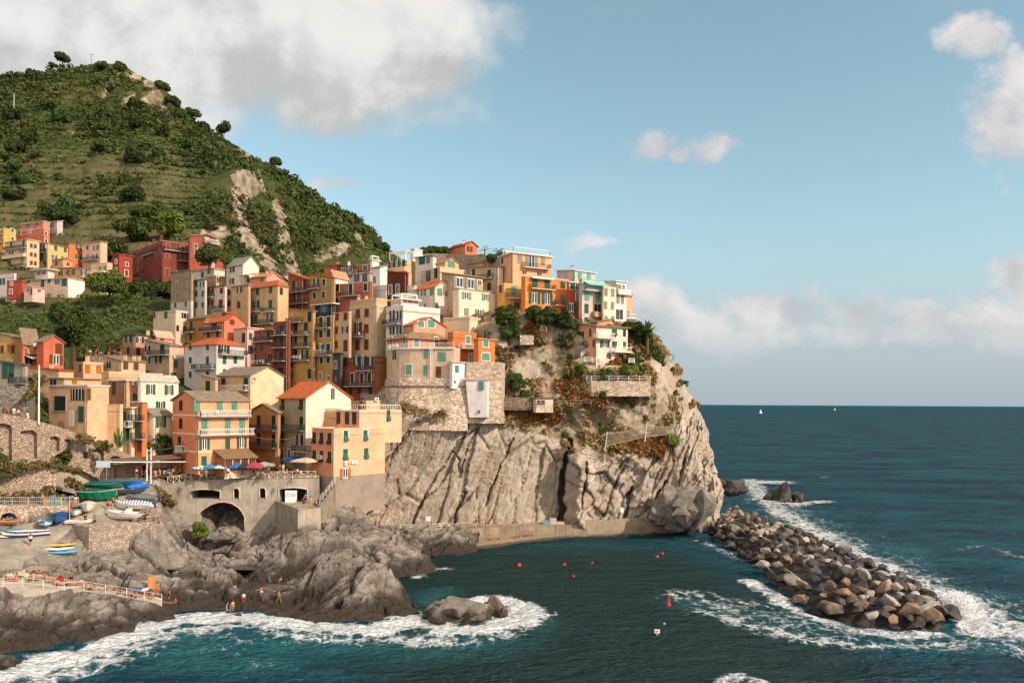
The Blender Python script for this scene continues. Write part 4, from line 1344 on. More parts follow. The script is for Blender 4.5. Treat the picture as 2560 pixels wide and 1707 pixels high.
house('s0', 'salmon house with a roof terrace above the cream block', (42, 110, 124, 268, 26), 571, 625, '#d9704a', 'terr', '#e6ddcf', wins=[('L', 'gs', [49], [581], 1.4, 2.2), ('L', 'yp', [75], [579]), ('R', 'yp', [114], [584]), ('R', 'yp', [115], [603])], far=True, sur=W_)
house('s0b', 'pale salmon roof storey with dark openings, top of the upper hamlet', (54, 108, 124, 276, 26), 554, 576, '#e08a64', 'flat', '#d8c6ae', wins=[('L', 'dp', [70, 92], [563], 2.0, 1.7)], far=True)
house('r0', 'grey unplastered concrete house at the top end of the upper hamlet', (121, 143, 157, 280, 26), 553, 592, '#c9bdb0', 'shR', '#b9ada0', 0.5, wins=[('L', 'dp', [130], [562], 2.2, 2.0)], far=True)
house('c4', 'tall cream block with stacked balconies at the left edge', (12, 67, 98, 250, 28), 599, 694, '#e3c096', 'flat', '#cdb591', wins=[('L', 'gs', [28, 59], [612], 1.2, 2.2), ('L', 'go', [28, 56], [635], 1.2, 2.0), ('L', 'dp', [22, 55], [655], 1.6, 1.6), ('L', 'gs', [55], [680], 1.0, 2.2), ('R', 'bs', [78, 88], [614, 636, 657])],
      balcs=[('L', 14, 66, 623, .9), ('L', 12, 66, 645, 1.0, 'solid', '#d9b990'), ('L', 38, 66, 668, 1.2)], far=True)
house('g5', 'narrow pale house with a glazed balcony beside the cream block', (97, 112, 121, 256, 28), 609, 655, '#b9b39c', 'flat', '#7f776a', wins=[('L', 'go', [107], [618], 1.5, 2.0), ('L', 'gs', [106], [640], 1.2, 2)], balcs=[('L', 98, 112, 632, .9)], far=True)
house('y6', 'pale yellow terraced house with green shutters in the upper row', (119, 120, 173, 254, 24), 610, 650, '#edbd74', 'flat', '#a8906c', wins=[('R', 'gs', [139, 163], [619], 1.2, 2.3), ('R', 'go', [136, 160], [642], 1.1, 1.6)], far=True)
house('o7', 'orange terraced house between the yellow and the pink one in the upper row', (172, 173, 207, 252, 24), 608, 650, '#db7a33', 'flat', '#a8704c', wins=[('R', 'go', [196], [619, 642], 1.2, 1.8)], far=True)
house('p8', 'pink terraced house at the right end of the upper row', (206, 251, 268, 250, 24), 604, 650, '#dfb295', 'flat', '#b08a68', wins=[('L', 'gt', [219], [619]), ('L', 'go', [240], [619], 1.3, 1.8), ('L', 'gp', [219], [641]), ('L', 'go', [238], [641], 1.3, 1.7)], balcs=[('L', 208, 248, 651, .9)], far=True)
house('p9', 'small peach house with one green shutter below the upper row', (130, 158, 181, 242, 26), 648, 674, '#dba06d', 'flat', '#b98a5f', wins=[('L', 'gs', [141], [659]), ('R', 'gs', [170], [660], 1.0, 1.2)], far=True)
house('o10', 'low orange house with open green shutters in the lower row', (146, 178, 180, 234, 18), 670, 694, '#dd8340', 'flat', '#a96d42', wins=[('L', 'go', [163], [681], 1.4, 1.9), ('L', 'gs', [150], [680], .7, 2.0)], far=True)
house('b10', 'low beige house next to the low orange one', (178, 202, 232, 232, 22), 671, 700, '#c59a70', 'shL', '#c08b66', .5, wins=[('L', 'gs', [184], [680], 1.2, 1.9), ('R', 'go', [209], [682], 1.2, 2.2)], far=True)
house('w11', 'white house with a flat awning roof below the glazed balcony', (88, 120, 136, 232, 24), 674, 700, '#e0d2bf', 'flat', '#d8d2c6', wins=[('L', 'dp', [97, 110], [683], 2.0, 1.3)], far=True, over=1.0)
house('k12', 'long low pinkish house with green doors and a white end wall', (66, 170, 212, 222, 20), 695, 717, '#d9bda6', 'flat', '#c9b39c', wins=[('L', 'gs', [71], [702]), ('L', 'gs', [107], [708], 1.5, 2.6), ('L', 'gs', [123], [702], 1.2, 1.3), ('L', 'dp', [143], [705], 2.2, 1.5), ('L', 'gs', [161], [706], 2.2, 2.4)], far=True, colR='#efe6da')
house('w13', 'white house with a roof railing in the lower left of the hamlet', (-30, 35, 41, 220, 22), 684, 716, '#ddd0c2', 'terr', '#e9e2d6', wins=[('L', 'gs', [2, 10], [704], 1.0, 2.2)], far=True)
house('r13', 'small red cube house with two white windows', (17, 55, 62, 216, 20), 700, 735, '#b84a2c', 'par', '#b84a2a', wins=[('L', 'yp', [29], [709], 1.0, 1.2), ('L', 'yp', [27], [729], 1.2, 1.6)], far=True, sur='#efe8dc', extra=1.5)
house('k14', 'tiny pale pink house on the terrace edge', (60, 81, 112, 212, 24), 717, 740, '#ecbca8', 'shL', '#dca991', .5, wins=[('L', 'dp', [70], [726], .9, 1.1), ('L', 'bs', [79], [729], .8, 2.0), ('R', 'dp', [98], [727], 1.0, .8)], far=True, extra=1.5)
house('c15', 'cream house with a roof terrace above the large bush', (228, 268, 281, 226, 26), 657, 707, '#e2c193', 'terr', '#d8bd92', wins=[('L', 'dp', [250, 262], [673], 1.1, 2.0), ('L', 'dp', [240], [697], 1.6, 1.6)], balcs=[('L', 230, 267, 688, 1.4, 'solid', '#e2c193')], far=True)
house('r16', 'small brick red house with white windows left of the long red building', (280, 298, 331, 229, 30), 636, 694, '#a23a2a', 'flat', '#b0503a', wins=[('L', 'yp', [290], [654, 674], .9, 1.6), ('R', 'yp', [317], [661], 1.0, 1.4), ('R', 'bs', [316], [683], 1.2, 2.2)], far=True, sur='#efe8dc', extra=1.5)
house('R17', 'long dark red building with balconies and a flat roof terrace', (331, 406, 474, 226, 46), 602, 696, '#84402f', 'par', '#c98a72', wins=[('L', 'bs', [345, 354, 372, 388, 400], [626, 650], 1.0, 1.6), ('L', 'bs', [345, 356], [671], 1.0, 1.6), ('R', 'bs', [420, 456], [617], 1.2, 2.2), ('R', 'bs', [419], [640], 1.1, 1.7), ('R', 'bs', [456], [640], 1.2, 2.4), ('R', 'bs', [418], [680], 1.3, 2.6)],
      balcs=[('R', 408, 470, 628, 1.1), ('R', 444, 472, 653, 1.1), ('L', 360, 388, 637, 1.0)], far=True, sur='#b9785a', chim=[(.2, .2, .5, 2.0, '#84402f'), (.45, .2, .5, 1.8, '#84402f'), (.7, .2, .5, 1.7, '#84402f')], extra=3)
house('R18', 'bright red right wing of the long red building behind the round tree', (473, 474, 558, 225.5, 40), 590, 696, '#a04a38', 'gr', '#9d8d7c', 1.3, wins=[('R', 'gs', [489, 512, 530, 546], [615, 626], 1.0, 1.6), ('R', 'ds', [490], [641], 1.2, 2.4), ('R', 'go', [516, 545], [601], 1.4, 1.7)], balcs=[('R', 508, 544, 609, 1.0, 'white')], far=True, sur='#d8b08c', over=.4, extra=1.5)
house('st', 'bare tan stone house with small white windows', (427, 478, 482, 205, 36), 675, 795, '#a58c68', 'flat', '#8d8270', wins=[('L', 'yp', [442], [684, 711, 739], .9, 1.8), ('L', 'yp', [467], [684, 711, 739], .9, 1.8), ('L', 'gs', [439, 465], [762], 1.2, 1.8)], sur='#c9bca4', base=('#cfc4b4', 752), far=True)
house('gw', 'narrow grey white house right of the bare stone house', (478, 512, 514, 204, 34), 699, 800, '#c3bba9', 'flat', '#7c7464', wins=[('L', 'gs', [491], [710, 734, 762], 1.1, 1.9), ('L', 'go', [506], [711], 1.0, 1.7), ('L', 'gs', [507], [734, 762], 1.0, 1.7)], far=True)
house('wt', 'white roof storey with a green shutter above the grey white house', (481, 535, 562, 213, 34), 672, 705, '#dcd3c4', 'flat', '#a39a8c', wins=[('L', 'gs', [506], [687], 1.3, 2.0), ('L', 'dp', [521], [680])], chim=[(.1, .1, .4, 1.6)], far=True)
house('wr', 'pale house with red shutters and a beige terrace storey', (512, 562, 565, 203, 34), 715, 800, '#d9cbb4', 'flat', '#8a5a40', wins=[('L', 'ro', [528], [729], 1.3, 2.0), ('L', 'rs', [554], [727], 1.5, 1.7), ('L', 'ro', [528], [757], 1.3, 1.8), ('L', 'rs', [552], [759], 1.8, 2.6)], balcs=[('L', 513, 536, 744, 1.0), ('L', 536, 562, 774, .9)])
house('wr2', 'beige terrace storey with two pillars above the red shuttered pale house', (513, 540, 564, 207, 34), 689, 718, '#c2a678', 'par', '#d8cdb8', wins=[('R', 'dp', [546], [700], 1.0, 1.6)], far=True)
house('wg', 'tall white gabled house with red shutters in front of the hill', (566, 607, 647, 203, 36), 661, 800, '#e6d8c3', 'gr', '#8d8980', 2.3, wins=[('L', 'ro', [581], [674], 1.1, 1.9), ('L', 'ro', [580], [703], 1.1, 1.9), ('L', 'rs', [573], [731, 758], 1.3, 1.9)], over=.25)
house('pk', 'low pink house with a white canopy right of the tall white gabled house', (607, 666, 704, 200, 34), 691, 720, '#e6a389', 'gr', '#d08a62', 1.2, wins=[('L', 'ds', [620], [698], 1.2, 2.2), ('L', 'dp', [655], [699], 1.5, 1.2)], awn=[('L', 608, 662, 689, 1.6, .2, '#d9d4ca')], chim=[(.3, .5, .6, 1.6)])
house('tn2', 'tan house with one open red shutter joined to the orange hip roof house', (579, 621, 623, 193, 34), 713, 815, '#c9a873', 'flat', '#a08461', wins=[('L', 'ro', [599], [725], 1.1, 1.8), ('L', 'rs', [597], [762], 1.4, 2.1)])
house('tn', 'tall tan house with an orange hip roof and white balconies', (622, 694, 721, 190, 36), 712, 832, '#d2b07a', 'hip', TER, 1.5, wins=[('L', 'gs', [644, 677], [727], 1.4, 2.3), ('L', 'go', [641], [760], 1.5, 2.2), ('L', 'gs', [676], [760], 1.5, 2.4), ('L', 'go', [636, 675], [798], 1.3, 2.5), ('R', 'ds', [703], [728], 1.0, 2.0)],
      balcs=[('L', 627, 652, 779, .9, 'iron', '#dcd6cb'), ('L', 660, 687, 779, .9, 'iron', '#dcd6cb'), ('L', 622, 684, 811, 1.0)], pipes=[('L', 660)])
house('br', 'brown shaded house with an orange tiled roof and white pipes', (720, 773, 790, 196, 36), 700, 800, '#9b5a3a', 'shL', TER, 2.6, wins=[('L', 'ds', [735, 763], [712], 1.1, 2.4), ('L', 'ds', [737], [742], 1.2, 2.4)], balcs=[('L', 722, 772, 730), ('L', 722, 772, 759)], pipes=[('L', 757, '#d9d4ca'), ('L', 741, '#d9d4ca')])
house('oc', 'ochre house with white framed windows and an orange roof', (772, 834, 836, 191, 36), 694, 800, '#b88d4a', 'shL', '#c76234', 1.5, wins=[('L', 'do', [791], [706], 1.1, 2.3, None), ('L', 'ds', [810], [706], 1.2, 2.0), ('L', 'ds', [787, 809], [739], 1.2, 2.0)], balcs=[('L', 773, 800, 722)], sur='#e3dccd')
house('te', 'terracotta house with a pot lined roof terrace and white window frames', (834, 929, 931, 188, 30), 704, 800, '#bd6a4d', 'terr', '#cda58b', wins=[('L', 'ds', [844], [720], 1.3, 2.2), ('L', 'ds', [877], [723], 1.4, 3.3), ('L', 'ds', [914], [718], 1.3, 2.3), ('L', 'ds', [843], [752], 1.3, 1.8)], balcs=[('L', 858, 902, 740, 1.2)], sur='#e8e0d2')
house('wgb', 'white gabled terrace wall behind the terracotta house', (833, 835, 870, 194, 30), 690, 712, '#efe6da', 'shL', '#b98b6a', 1.0)
house('wte', 'grey glazed terrace storey behind the pot lined balustrade', (868, 926, 928, 198, 30), 682, 712, '#cfc8bc', 'flat', '#b7b0a4', wins=[('L', 'yp', [875], [688], 1.6, 1.6), ('L', 'yp', [892], [692], 2.0, 3.0), ('L', 'yp', [912], [692], 1.8, 3.0)])
house('dr2', 'dark red upper house with a grey roof and white windows', (842, 891, 893, 202, 32), 668, 700, '#8d3426', 'shL', '#6f6053', 1.2, wins=[('L', 'dp', [859, 876], [676], 1.6, 1.7)], sur='#e8e0d2', chim=[(.4, .3, .5, 1.5, '#e0d5c4')])
house('oc2', 'small ochre roof house with a white window left of the white pergola', (890, 924, 927, 203, 32), 660, 694, '#c08a45', 'par', '#d2a565', wins=[('L', 'dp', [913], [669], 1.7, 1.5)], sur='#e8e0d2')
house('or2', 'long low orange house behind the village roofs below the hill', (810, 842, 884, 208, 34), 664, 690, '#cf7a4c', 'shR', '#b86a48', .4, chim=[(.6, .5, .5, 1.4)])
house('wp', 'white terrace house with a white pergola frame', (927, 930, 948, 200, 32), 650, 676, '#e4ddd2', 'flat', '#e4ddd2')
house('w27', 'white house with a roof terrace and potted plants beside the dark red house', (930, 966, 969, 189, 32), 713, 760, '#e6e0d6', 'terr', '#efeae0')
house('w27b', 'white terrace back wall behind the potted plants', (929, 950, 968, 197, 32), 668, 712, '#ebe5db', 'shR', '#8b8177', .8, wins=[('L', 'yp', [936], [700], 1.0, 2.2)])
house('dk', 'dark red house with two white framed windows in the upper middle', (968, 1017, 1020, 186, 32), 682, 765, '#6d3022', 'shL', '#b8603a', .8, wins=[('L', 'dp', [976, 994], [724], 1.1, 2.6, '#efe8dc')])
house('dkw', 'white side wall and glass terrace beside the dark red house', (1018, 1036, 1042, 185, 32), 714, 765, '#e3dbcf', 'terr', '#9fc0b4')
house('pg', 'cream house carrying a white rooftop pergola', (969, 1017, 1039, 199, 34), 651, 690, '#d8bf8c', 'terr', '#e9d9b4', wins=[('L', 'do', [980, 1004], [661], 1.3, 2.2)], balcs=[('L', 969, 1016, 679, .7, 'solid', '#d8bf8c')])
house('pgw', 'white box shaped roof room beside the pergola', (1026, 1036, 1061, 206, 34), 621, 650, '#ece4d8', 'par', '#ddd5c8')
house('wl', 'low white and grey house with dark green doors below the hilltop garden', (1038, 1082, 1091, 197, 32), 640, 672, '#d8d2c6', 'flat', '#7a756b', wins=[('L', 'gs', [1055], [652], 2.2, 2.2), ('L', 'dp', [1070], [651], 1.2, 2.0)])
house('ct', 'cream terrace house with stone pillars on its parapet', (1052, 1100, 1171, 184, 50), 668, 712, '#d9bf92', 'terr', '#efdfb6', wins=[('L', 'dp', [1071], [690], 2.2, 3.2), ('L', 'ds', [1090], [683], 1.4, 2.8)])
house('cg', 'small yellow gabled roof room with a wide green window', (1090, 1113, 1147, 190, 50), 655, 676, '#e0b672', 'gr', '#b08060', 1.2, wins=[('R', 'ts', [1128], [660], 2.4, 2.0)], over=.3)
house('ot', 'orange brown house on the hilltop with a red gabled roof', (1121, 1163, 1194, 206, 50), 612, 650, '#cf7a4a', 'gr', '#a3472f', 1.1, wins=[('R', 'bs', [1170, 1178], [622], .9, 1.8)], chim=[(.3, .3, .4, 1.4, '#e5dccd')])
house('ol', 'deep orange annex with a dark roof below the hilltop house', (1170, 1201, 1221, 201, 50), 637, 668, '#d26a28', 'hip', '#6d4030', .6, wins=[('R', 'da', [1209], [645], 1.4, 1.6)])
house('ol2', 'yellow orange lower annex with a grey roof below the deep orange one', (1174, 1210, 1227, 197, 50), 655, 690, '#dba04e', 'flat', '#8d7d66')
house('cm', 'cream house with a sunlit right edge and one balcony below the orange annex', (1174, 1245, 1257, 180, 50), 666, 770, '#d3b58a', 'shL', '#7e7363', 1.0, wins=[('L', 'ds', [1184], [681], 1.3, 1.8), ('L', 'ds', [1223], [685], 1.4, 2.4), ('L', 'ds', [1223], [716], 1.4, 2.0)], balcs=[('L', 1196, 1233, 697, 1.0)], colR='#ead8b8')
house('cx', 'cream house with a parapet terrace and small arched windows', (383, 439, 470, 192, 30), 776, 850, '#dcc7a4', 'par', '#e3d2b2', wins=[('L', 'gs', [415], [787], 1.3, 2.0), ('L', 'bs', [386], [787], .9, 2.0), ('R', 'dp', [458, 466], [789], 1.2, 1.6), ('R', 'ba', [444, 461], [820], .9, 1.9)], pipes=[('L', 397)])
house('od', 'ochre house with a tan sloping roof behind the salmon house', (467, 514, 552, 189, 36), 795, 860, '#b5802f', 'shR', '#7a6350', 1.3, wins=[('L', 'ds', [478], [815], 1.3, 2.8), ('L', 'ds', [477], [843], 1.2, 1.6)], balcs=[('L', 468, 486, 830, .9)])
house('rc', 'red chimney block with a sunlit orange face between the roofs', (554, 566, 587, 186, 40), 780, 830, '#a8391f', 'par', '#c96a3c')
house('sa', 'salmon house with an orange roof and a shaded loggia', (507, 560, 613, 182, 40), 803, 880, '#d97a55', 'gr', TER, 1.7, wins=[('L', 'yp', [515], [810], .8, 1.2, '#efe6d8'), ('L', 'ds', [536], [815], 2.6, 2.4), ('L', 'ds', [521, 544], [838], 1.2, 1.5), ('R', 'bs', [580], [805], 1.4, 1.5)], balcs=[('L', 506, 556, 828, .9)])
house('kk', 'pale pink plain house with a dark door above the white hip roof house', (584, 618, 656, 179, 36), 820, 910, '#e0b39c', 'flat', '#d9c3ae', wins=[('L', 'ds', [609], [844], 1.2, 2.6), ('R', 'gs', [626], [841], 1.0, 1.9), ('R', 'ds', [625], [874], 1.2, 2.4)])
house('rd', 'red orange tall house with a bare lower balcony and laundry', (622, 681, 684, 177, 36), 826, 960, '#a8573a', 'flat', '#9b6a4c', wins=[('L', 'yp', [655], [837], 1.5, 1.6), ('L', 'ds', [671, 680], [838], 1.1, 2.8), ('L', 'gs', [654, 677], [867], 1.0, 2.2), ('L', 'ds', [636], [896], 1.3, 2.2), ('L', 'ds', [676], [893], 1.3, 2.0)], balcs=[('L', 640, 683, 853, .9), ('L', 622, 640, 881, .9), ('L', 624, 678, 910, 1.1)])
house('rn', 'narrow brick red house with three stacked balconies', (683, 721, 723, 175, 36), 803, 970, '#8f4a34', 'terr', '#b5695a', wins=[('L', 'ds', [704], [824], 1.2, 2.5), ('L', 'ds', [703], [853], 1.2, 2.4), ('L', 'ds', [703], [889], 1.2, 2.4), ('L', 'ds', [702], [928], 1.8, 2.2)], balcs=[('L', 684, 716, 838, .9), ('L', 684, 715, 869, .9), ('L', 684, 714, 902, .9)])
house('yl', 'tall yellow house with white chairs on its balconies', (722, 783, 786, 173, 36), 778, 970, '#c6994f', 'shL', '#9d907c', 1.0, wins=[('L', 'ds', [774], [792], 1.3, 2.6), ('L', 'ds', [740, 765], [819], 1.4, 2.4), ('L', 'do', [735], [851], 1.2, 2.4), ('L', 'ds', [764], [852], 1.3, 2.4), ('L', 'ds', [739], [885], 1.5, 2.4), ('L', 'do', [763], [885], 1.2, 2.4), ('L', 'dp', [729, 729], [913], .9, 1.2), ('L', 'dp', [729], [938], 1.0, 1.7), ('L', 'ds', [774], [934], 1.2, 2.5)],
      balcs=[('L', 722, 774, 838, .9), ('L', 722, 775, 868, .9), ('L', 722, 775, 901, .9), ('L', 722, 756, 806, 1.0)], sur=None, pipes=[('L', 783)])
house('y2', 'tall ochre house with white framed windows and a drying grey sheet', (784, 832, 834, 171, 36), 791, 970, '#bf9148', 'terr', '#d3cdc2', wins=[('L', 'ds', [803, 822], [806], 1.4, 2.9), ('L', 'ds', [803, 822], [835], 1.4, 2.1), ('L', 'go', [802], [867], 1.2, 1.5), ('L', 'ds', [821], [867], 1.4, 1.8), ('L', 'ds', [804, 821], [901], 1.3, 1.7), ('L', 'dp', [801], [940], .8, 2.0), ('L', 'dp', [822], [945], 1.0, 1.3)], balcs=[('L', 785, 829, 820, .9), ('L', 785, 830, 888, 1.0)], sur='#e3dccd')
house('y2p', 'dark glazed penthouse with a thin white roof on the ochre house', (787, 833, 838, 176, 36), 760, 795, '#3d4541', 'flat', '#dcd7cd', wins=[('L', 'yp', [810], [772], 2.6, 2.2)], over=.7)
house('bl', 'beige house with brown red shutters next to the dried sheet', (832, 873, 875, 169, 36), 780, 960, '#c9ae85', 'par', '#e0cfae', wins=[('L', 'rs', [843, 864], [792], 1.2, 2.0), ('L', 'rs', [841], [825], 1.2, 1.9), ('L', 'ro', [863], [824], 1.1, 1.8), ('L', 'rs', [840], [861], 1.3, 2.0), ('L', 'rs', [864], [864], 1.4, 3.0), ('L', 'ds', [840], [910], 1.3, 2.4)], pipes=[('L', 873)])
house('bg', 'wide beige house with brown red shutters and a sunlit right edge', (873, 941, 969, 168, 36), 763, 960, '#cdb48c', 'par', '#ead9ba', wins=[('L', 'rt', [895], [783], 1.4, 2.2), ('L', 'rs', [917], [782], 1.5, 2.2), ('L', 'ro', [896], [819], 1.3, 2.9), ('L', 'rt', [916], [821], 1.5, 2.2), ('L', 'rs', [894, 916], [862], 1.5, 2.8)], balcs=[('L', 875, 912, 842, 1.0)])
house('bgt', 'yellow and cream roof rooms on the wide beige house', (876, 941, 968, 176, 38), 746, 772, '#dcb877', 'par', '#e7d6b4', chim=[(.5, .3, .3, 1.0), (.8, .3, .3, 1.0)])
house('rr', 'red and yellow house with a dark green awning edge above the plaza houses', (851, 938, 974, 163, 40), 892, 1010, '#9a4a36', 'terr', '#3c5548', wins=[('L', 'ds', [865], [904], 1.3, 2.3), ('L', 'do', [892], [901], 1.0, 2.2), ('L', 'do', [908], [905], 1.4, 3.2), ('L', 'do', [927], [903], 1.0, 2.2), ('L', 'ds', [881], [946], 1.3, 2.8, '#e6ddcf'), ('L', 'ds', [905, 924], [946], 1.3, 2.8, '#e6ddcf'), ('L', 'ds', [877, 899, 926], [976], 1.2, 1.8)],
      balcs=[('L', 896, 936, 926, .9), ('L', 868, 936, 965, 1.0)], colR='#a5713a')
house('gs', 'dark grey stone sliver house between the ochre and the red house', (832, 851, 853, 168, 40), 884, 975, '#544d44', 'flat', '#4a443c', wins=[('L', 'dp', [839], [912], 1.0, 2.0, '#d5cdbf'), ('L', 'dp', [840], [948], .7, 1.6)])
house('gh', 'white house with an orange gabled roof and green shuttered front', (1036, 1088, 1131, 173, 50), 717, 815, '#e4d6c4', 'gr', '#cf7046', 1.6, wins=[('L', 'ts', [1045], [731], .7, 1.9), ('L', 'to', [1059], [731], 1.0, 1.9), ('L', 'ts', [1079], [730], 1.4, 1.9), ('R', 'ts', [1099], [730], 1.5, 1.9), ('R', 'yp', [1117], [734], .9, 1.4), ('L', 'dp', [1063], [764], .8, 1.0), ('R', 'dp', [1092], [766], .9, 2.0)], over=.2, chim=[])
house('cl', 'large cream house with grey shutters in the middle of the village', (1132, 1147, 1237, 168, 50), 722, 812, '#efdfbc', 'flat', '#a09784', wins=[('R', 'yo', [1166], [739], 1.4, 1.9), ('R', 'yo', [1214], [743], 1.2, 1.9), ('R', 'ys', [1166], [780], 1.4, 2.0), ('R', 'yo', [1199], [781], 1.4, 1.6)], over=.2)
house('cl2', 'set back upper storey with a glazed white terrace front on the large cream house', (1104, 1136, 1207, 173, 50), 685, 728, '#c5ab7c', 'shL', '#8f8676', .8, wins=[('R', 'yo', [1149, 1177], [706], 2.0, 2.6, '#efe9dd'), ('R', 'yp', [1199], [707], 1.2, 1.4, '#efe9dd')], over=.5)
house('ws', 'white house with an orange stripe under its roof terrace', (965, 1008, 1100, 163, 50), 764, 850, '#e9e2d6', 'terr', '#f0ebe1', wins=[('L', 'do', [981], [790], 1.1, 2.9), ('L', 'do', [999], [788], 1.0, 2.4), ('L', 'do', [981, 998], [826], 1.0, 2.2)], balcs=[('L', 966, 1003, 811, 1.1)], band=[(779, '#d0722c')])
house('wsp', 'low white roof pavilion with an orange stripe', (977, 1003, 1046, 167, 50), 748, 770, '#ece5d9', 'flat', '#f2ede4', wins=[('R', 'yp', [1018, 1034], [754], 2.6, .7)], band=[(757, '#d0722c')], over=.5)
house('kg', 'pink gabled house with two large green framed windows', (1011, 1034, 1113, 160, 50), 811, 850, '#dd9872', 'gr', '#c0683f', 1.7, wins=[('R', 'ts', [1052], [811], 1.9, 1.5, '#efe8da'), ('R', 'ts', [1078], [809], 2.0, 2.1, '#efe8da')], over=.35)
house('kr', 'pink upper storey with a brown hip roof and a white railed terrace', (968, 1020, 1126, 156.5, 50), 843, 876, '#da9379', 'hip', '#8f7357', 2.2, wins=[('L', 'dp', [978], [853], .9, 2.2, '#efe8da'), ('L', 'dp', [1011], [850], 1.2, 2.4, '#efe8da'), ('R', 'ts', [1041], [856], 1.4, 2.3, '#efe8da'), ('R', 'ds', [1090], [855], .9, 2.4, '#efe8da')], over=.7, extra=1)
house('og', 'orange house with a terrace railing and a balcony door', (1119, 1133, 1191, 158.5, 50), 830, 905, '#d86f22', 'terr', '#e09a56', wins=[('R', 'ts', [1170], [850], 1.4, 2.0, '#efe8da'), ('R', 'ds', [1172], [864], 1.3, .9), ('R', 'yp', [1178], [896], 1.4, 2.4, '#efe8da')], balcs=[('R', 1145, 1190, 872, 1.1, 'white')])
house('og2', 'orange block with two wide green shutters at the foot of the cream terrace', (1184, 1196, 1237, 155.5, 50), 848, 906, '#dc7a2b', 'flat', '#d98e4e', wins=[('R', 'ts', [1214], [858], 1.6, 1.9, '#efe8da'), ('R', 'ts', [1214], [892], 2.3, 1.9, '#efe8da')])
house('cw', 'plain cream wall house with a terrace above the orange house', (1108, 1174, 1232, 166, 30), 792, 850, '#ecd3a8', 'par', '#f0dfbd')
house('wo', 'white oriel house on the bastion corner', (1124, 1131, 1168, 151.2, 50), 906, 969, '#e7e4e0', 'flat', '#b9b6ae', wins=[('R', 'ts', [1142], [922], 1.0, 1.7), ('R', 'yp', [1137], [955], .6, .7)], extra=.2)
house('wh', 'white house with a hip orange roof and green shutters', (461, 541, 612, 165, 34), 859, 975, '#d9d2cb', 'hip', TER, 1.7, wins=[('L', 'gs', [476], [867, 900, 936], 1.0, 1.6), ('L', 'gs', [519], [867], 1.0, 1.6), ('L', 'gs', [519], [901, 938], 1.0, 2.1), ('R', 'gs', [561], [900], 1.0, 1.9), ('R', 'gs', [588], [899], 1.0, 1.9), ('R', 'do', [559], [872], 1.6, 2.0), ('R', 'gs', [561], [929], .9, 1.4)], balcs=[('R', 545, 610, 887, 1.3), ('L', 488, 538, 922, 1.0)], pipes=[('L', 541)])
house('bn', 'beige house with tan roof and open shutters left of the white hip roof house', (361, 424, 460, 172, 30), 864, 960, '#cfb08d', 'shL', TAN_R, 1.6, wins=[('L', 'do', [370], [871], 1.0, 1.5), ('L', 'ds', [406], [873], 1.6, 2.4), ('L', 'go', [370], [900], 1.0, 2.0), ('L', 'do', [397], [899], 1.2, 2.0), ('R', 'gt', [439], [909], 1.1, 1.9), ('R', 'gs', [434], [939], 1.6, 1.7)], balcs=[('L', 378, 424, 887, 1.1)], pipes=[('L', 424)])
house('tr', 'tan and pink row house under a long flat eave', (306, 339, 392, 178, 30), 838, 900, '#c0936a', 'flat', '#5c5047', wins=[('L', 'do', [322], [848], 1.2, 1.5), ('L', 'ds', [321], [876], 1.0, 1.8), ('R', 'do', [349, 364, 378], [849], 1.0, 1.5), ('R', 'ds', [345], [878], 1.1, 1.9)], colR='#c78a72', chim=[(.2, .7, .2, 1.5, '#cfc4b4')])
house('pn', 'pink house with a small terrace at the end of the row house', (389, 392, 432, 180, 26), 840, 905, '#e39a76', 'shL', '#cfa184', .8, wins=[('R', 'dp', [405], [848], 1.2, 2.0)])
house('yc', 'yellow house with a brown roof at the left edge above the street', (-8, 31, 57, 153, 24), 841, 925, '#e0aa5d', 'shL', '#86745e', .8, wins=[('R', 'bs', [27], [872], 1.6, 1.9), ('L', 'bs', [6], [873], 1.0, 1.8)])
house('oa', 'orange house with a terrace awning between the yellow and the coral house', (56, 58, 94, 151, 26), 852, 918, '#d77a48', 'shL', '#87755f', 1.6, wins=[('R', 'bs', [73], [869], 1.0, 1.6), ('R', 'dp', [72], [902], 1.8, 2.4)], awn=[('R', 60, 104, 887, 2.2, .7, '#cdbfa8')], balcs=[('R', 62, 94, 884, 1.0, 'solid', '#c08a60')])
house('co', 'coral gabled house with brown shutters', (92, 109, 159, 149, 30), 853, 922, '#cf6643', 'gr', '#8b7560', 1.2, wins=[('R', 'bs', [147], [871], 1.3, 1.9), ('R', 'bo', [140], [899], 1.2, 1.9)])
house('gn', 'grey stone house with green shutters and a dark roof at the left edge', (-60, 62, 70, 126, 18), 912, 965, '#a59a86', 'shL', '#605b54', 1.2, wins=[('L', 'gs', [13, 29], [925], 1.1, 2.6), ('L', 'gs', [29], [945], 1.0, 1.6)], balcs=[('L', 40, 70, 958, 1.4, 'iron', '#6f7f74')])
house('pt', 'peach tower house with ochre shutters', (184, 208, 258, 156, 32), 905, 975, '#e8b07c', 'par', '#b9c2bf', wins=[('R', 'cs', [219, 247], [922], 1.3, 2.0), ('L', 'bs', [201], [921], .7, 1.6), ('R', 'cs', [219, 250], [959], 1.3, .9)], chim=[(.2, .3, .4, 1.2)])
house('bt', 'beige house with a tan roof and a long fenced terrace', (258, 303, 364, 158, 28), 902, 960, '#cdb187', 'shL', '#87775f', 1.1, wins=[('L', 'dp', [272], [912], 1.6, 1.6), ('R', 'bs', [314, 340], [914], 1.3, 1.8)], chim=[(.2, .3, .3, 1.2), (.1, .6, .3, 1.2), (.1, .8, .3, 1.2)])
house('bt2', 'low peach terrace block with a white balustrade below the beige house', (254, 272, 406, 150, 28), 930, 965, '#e0b07e', 'terr', '#eee2c8')
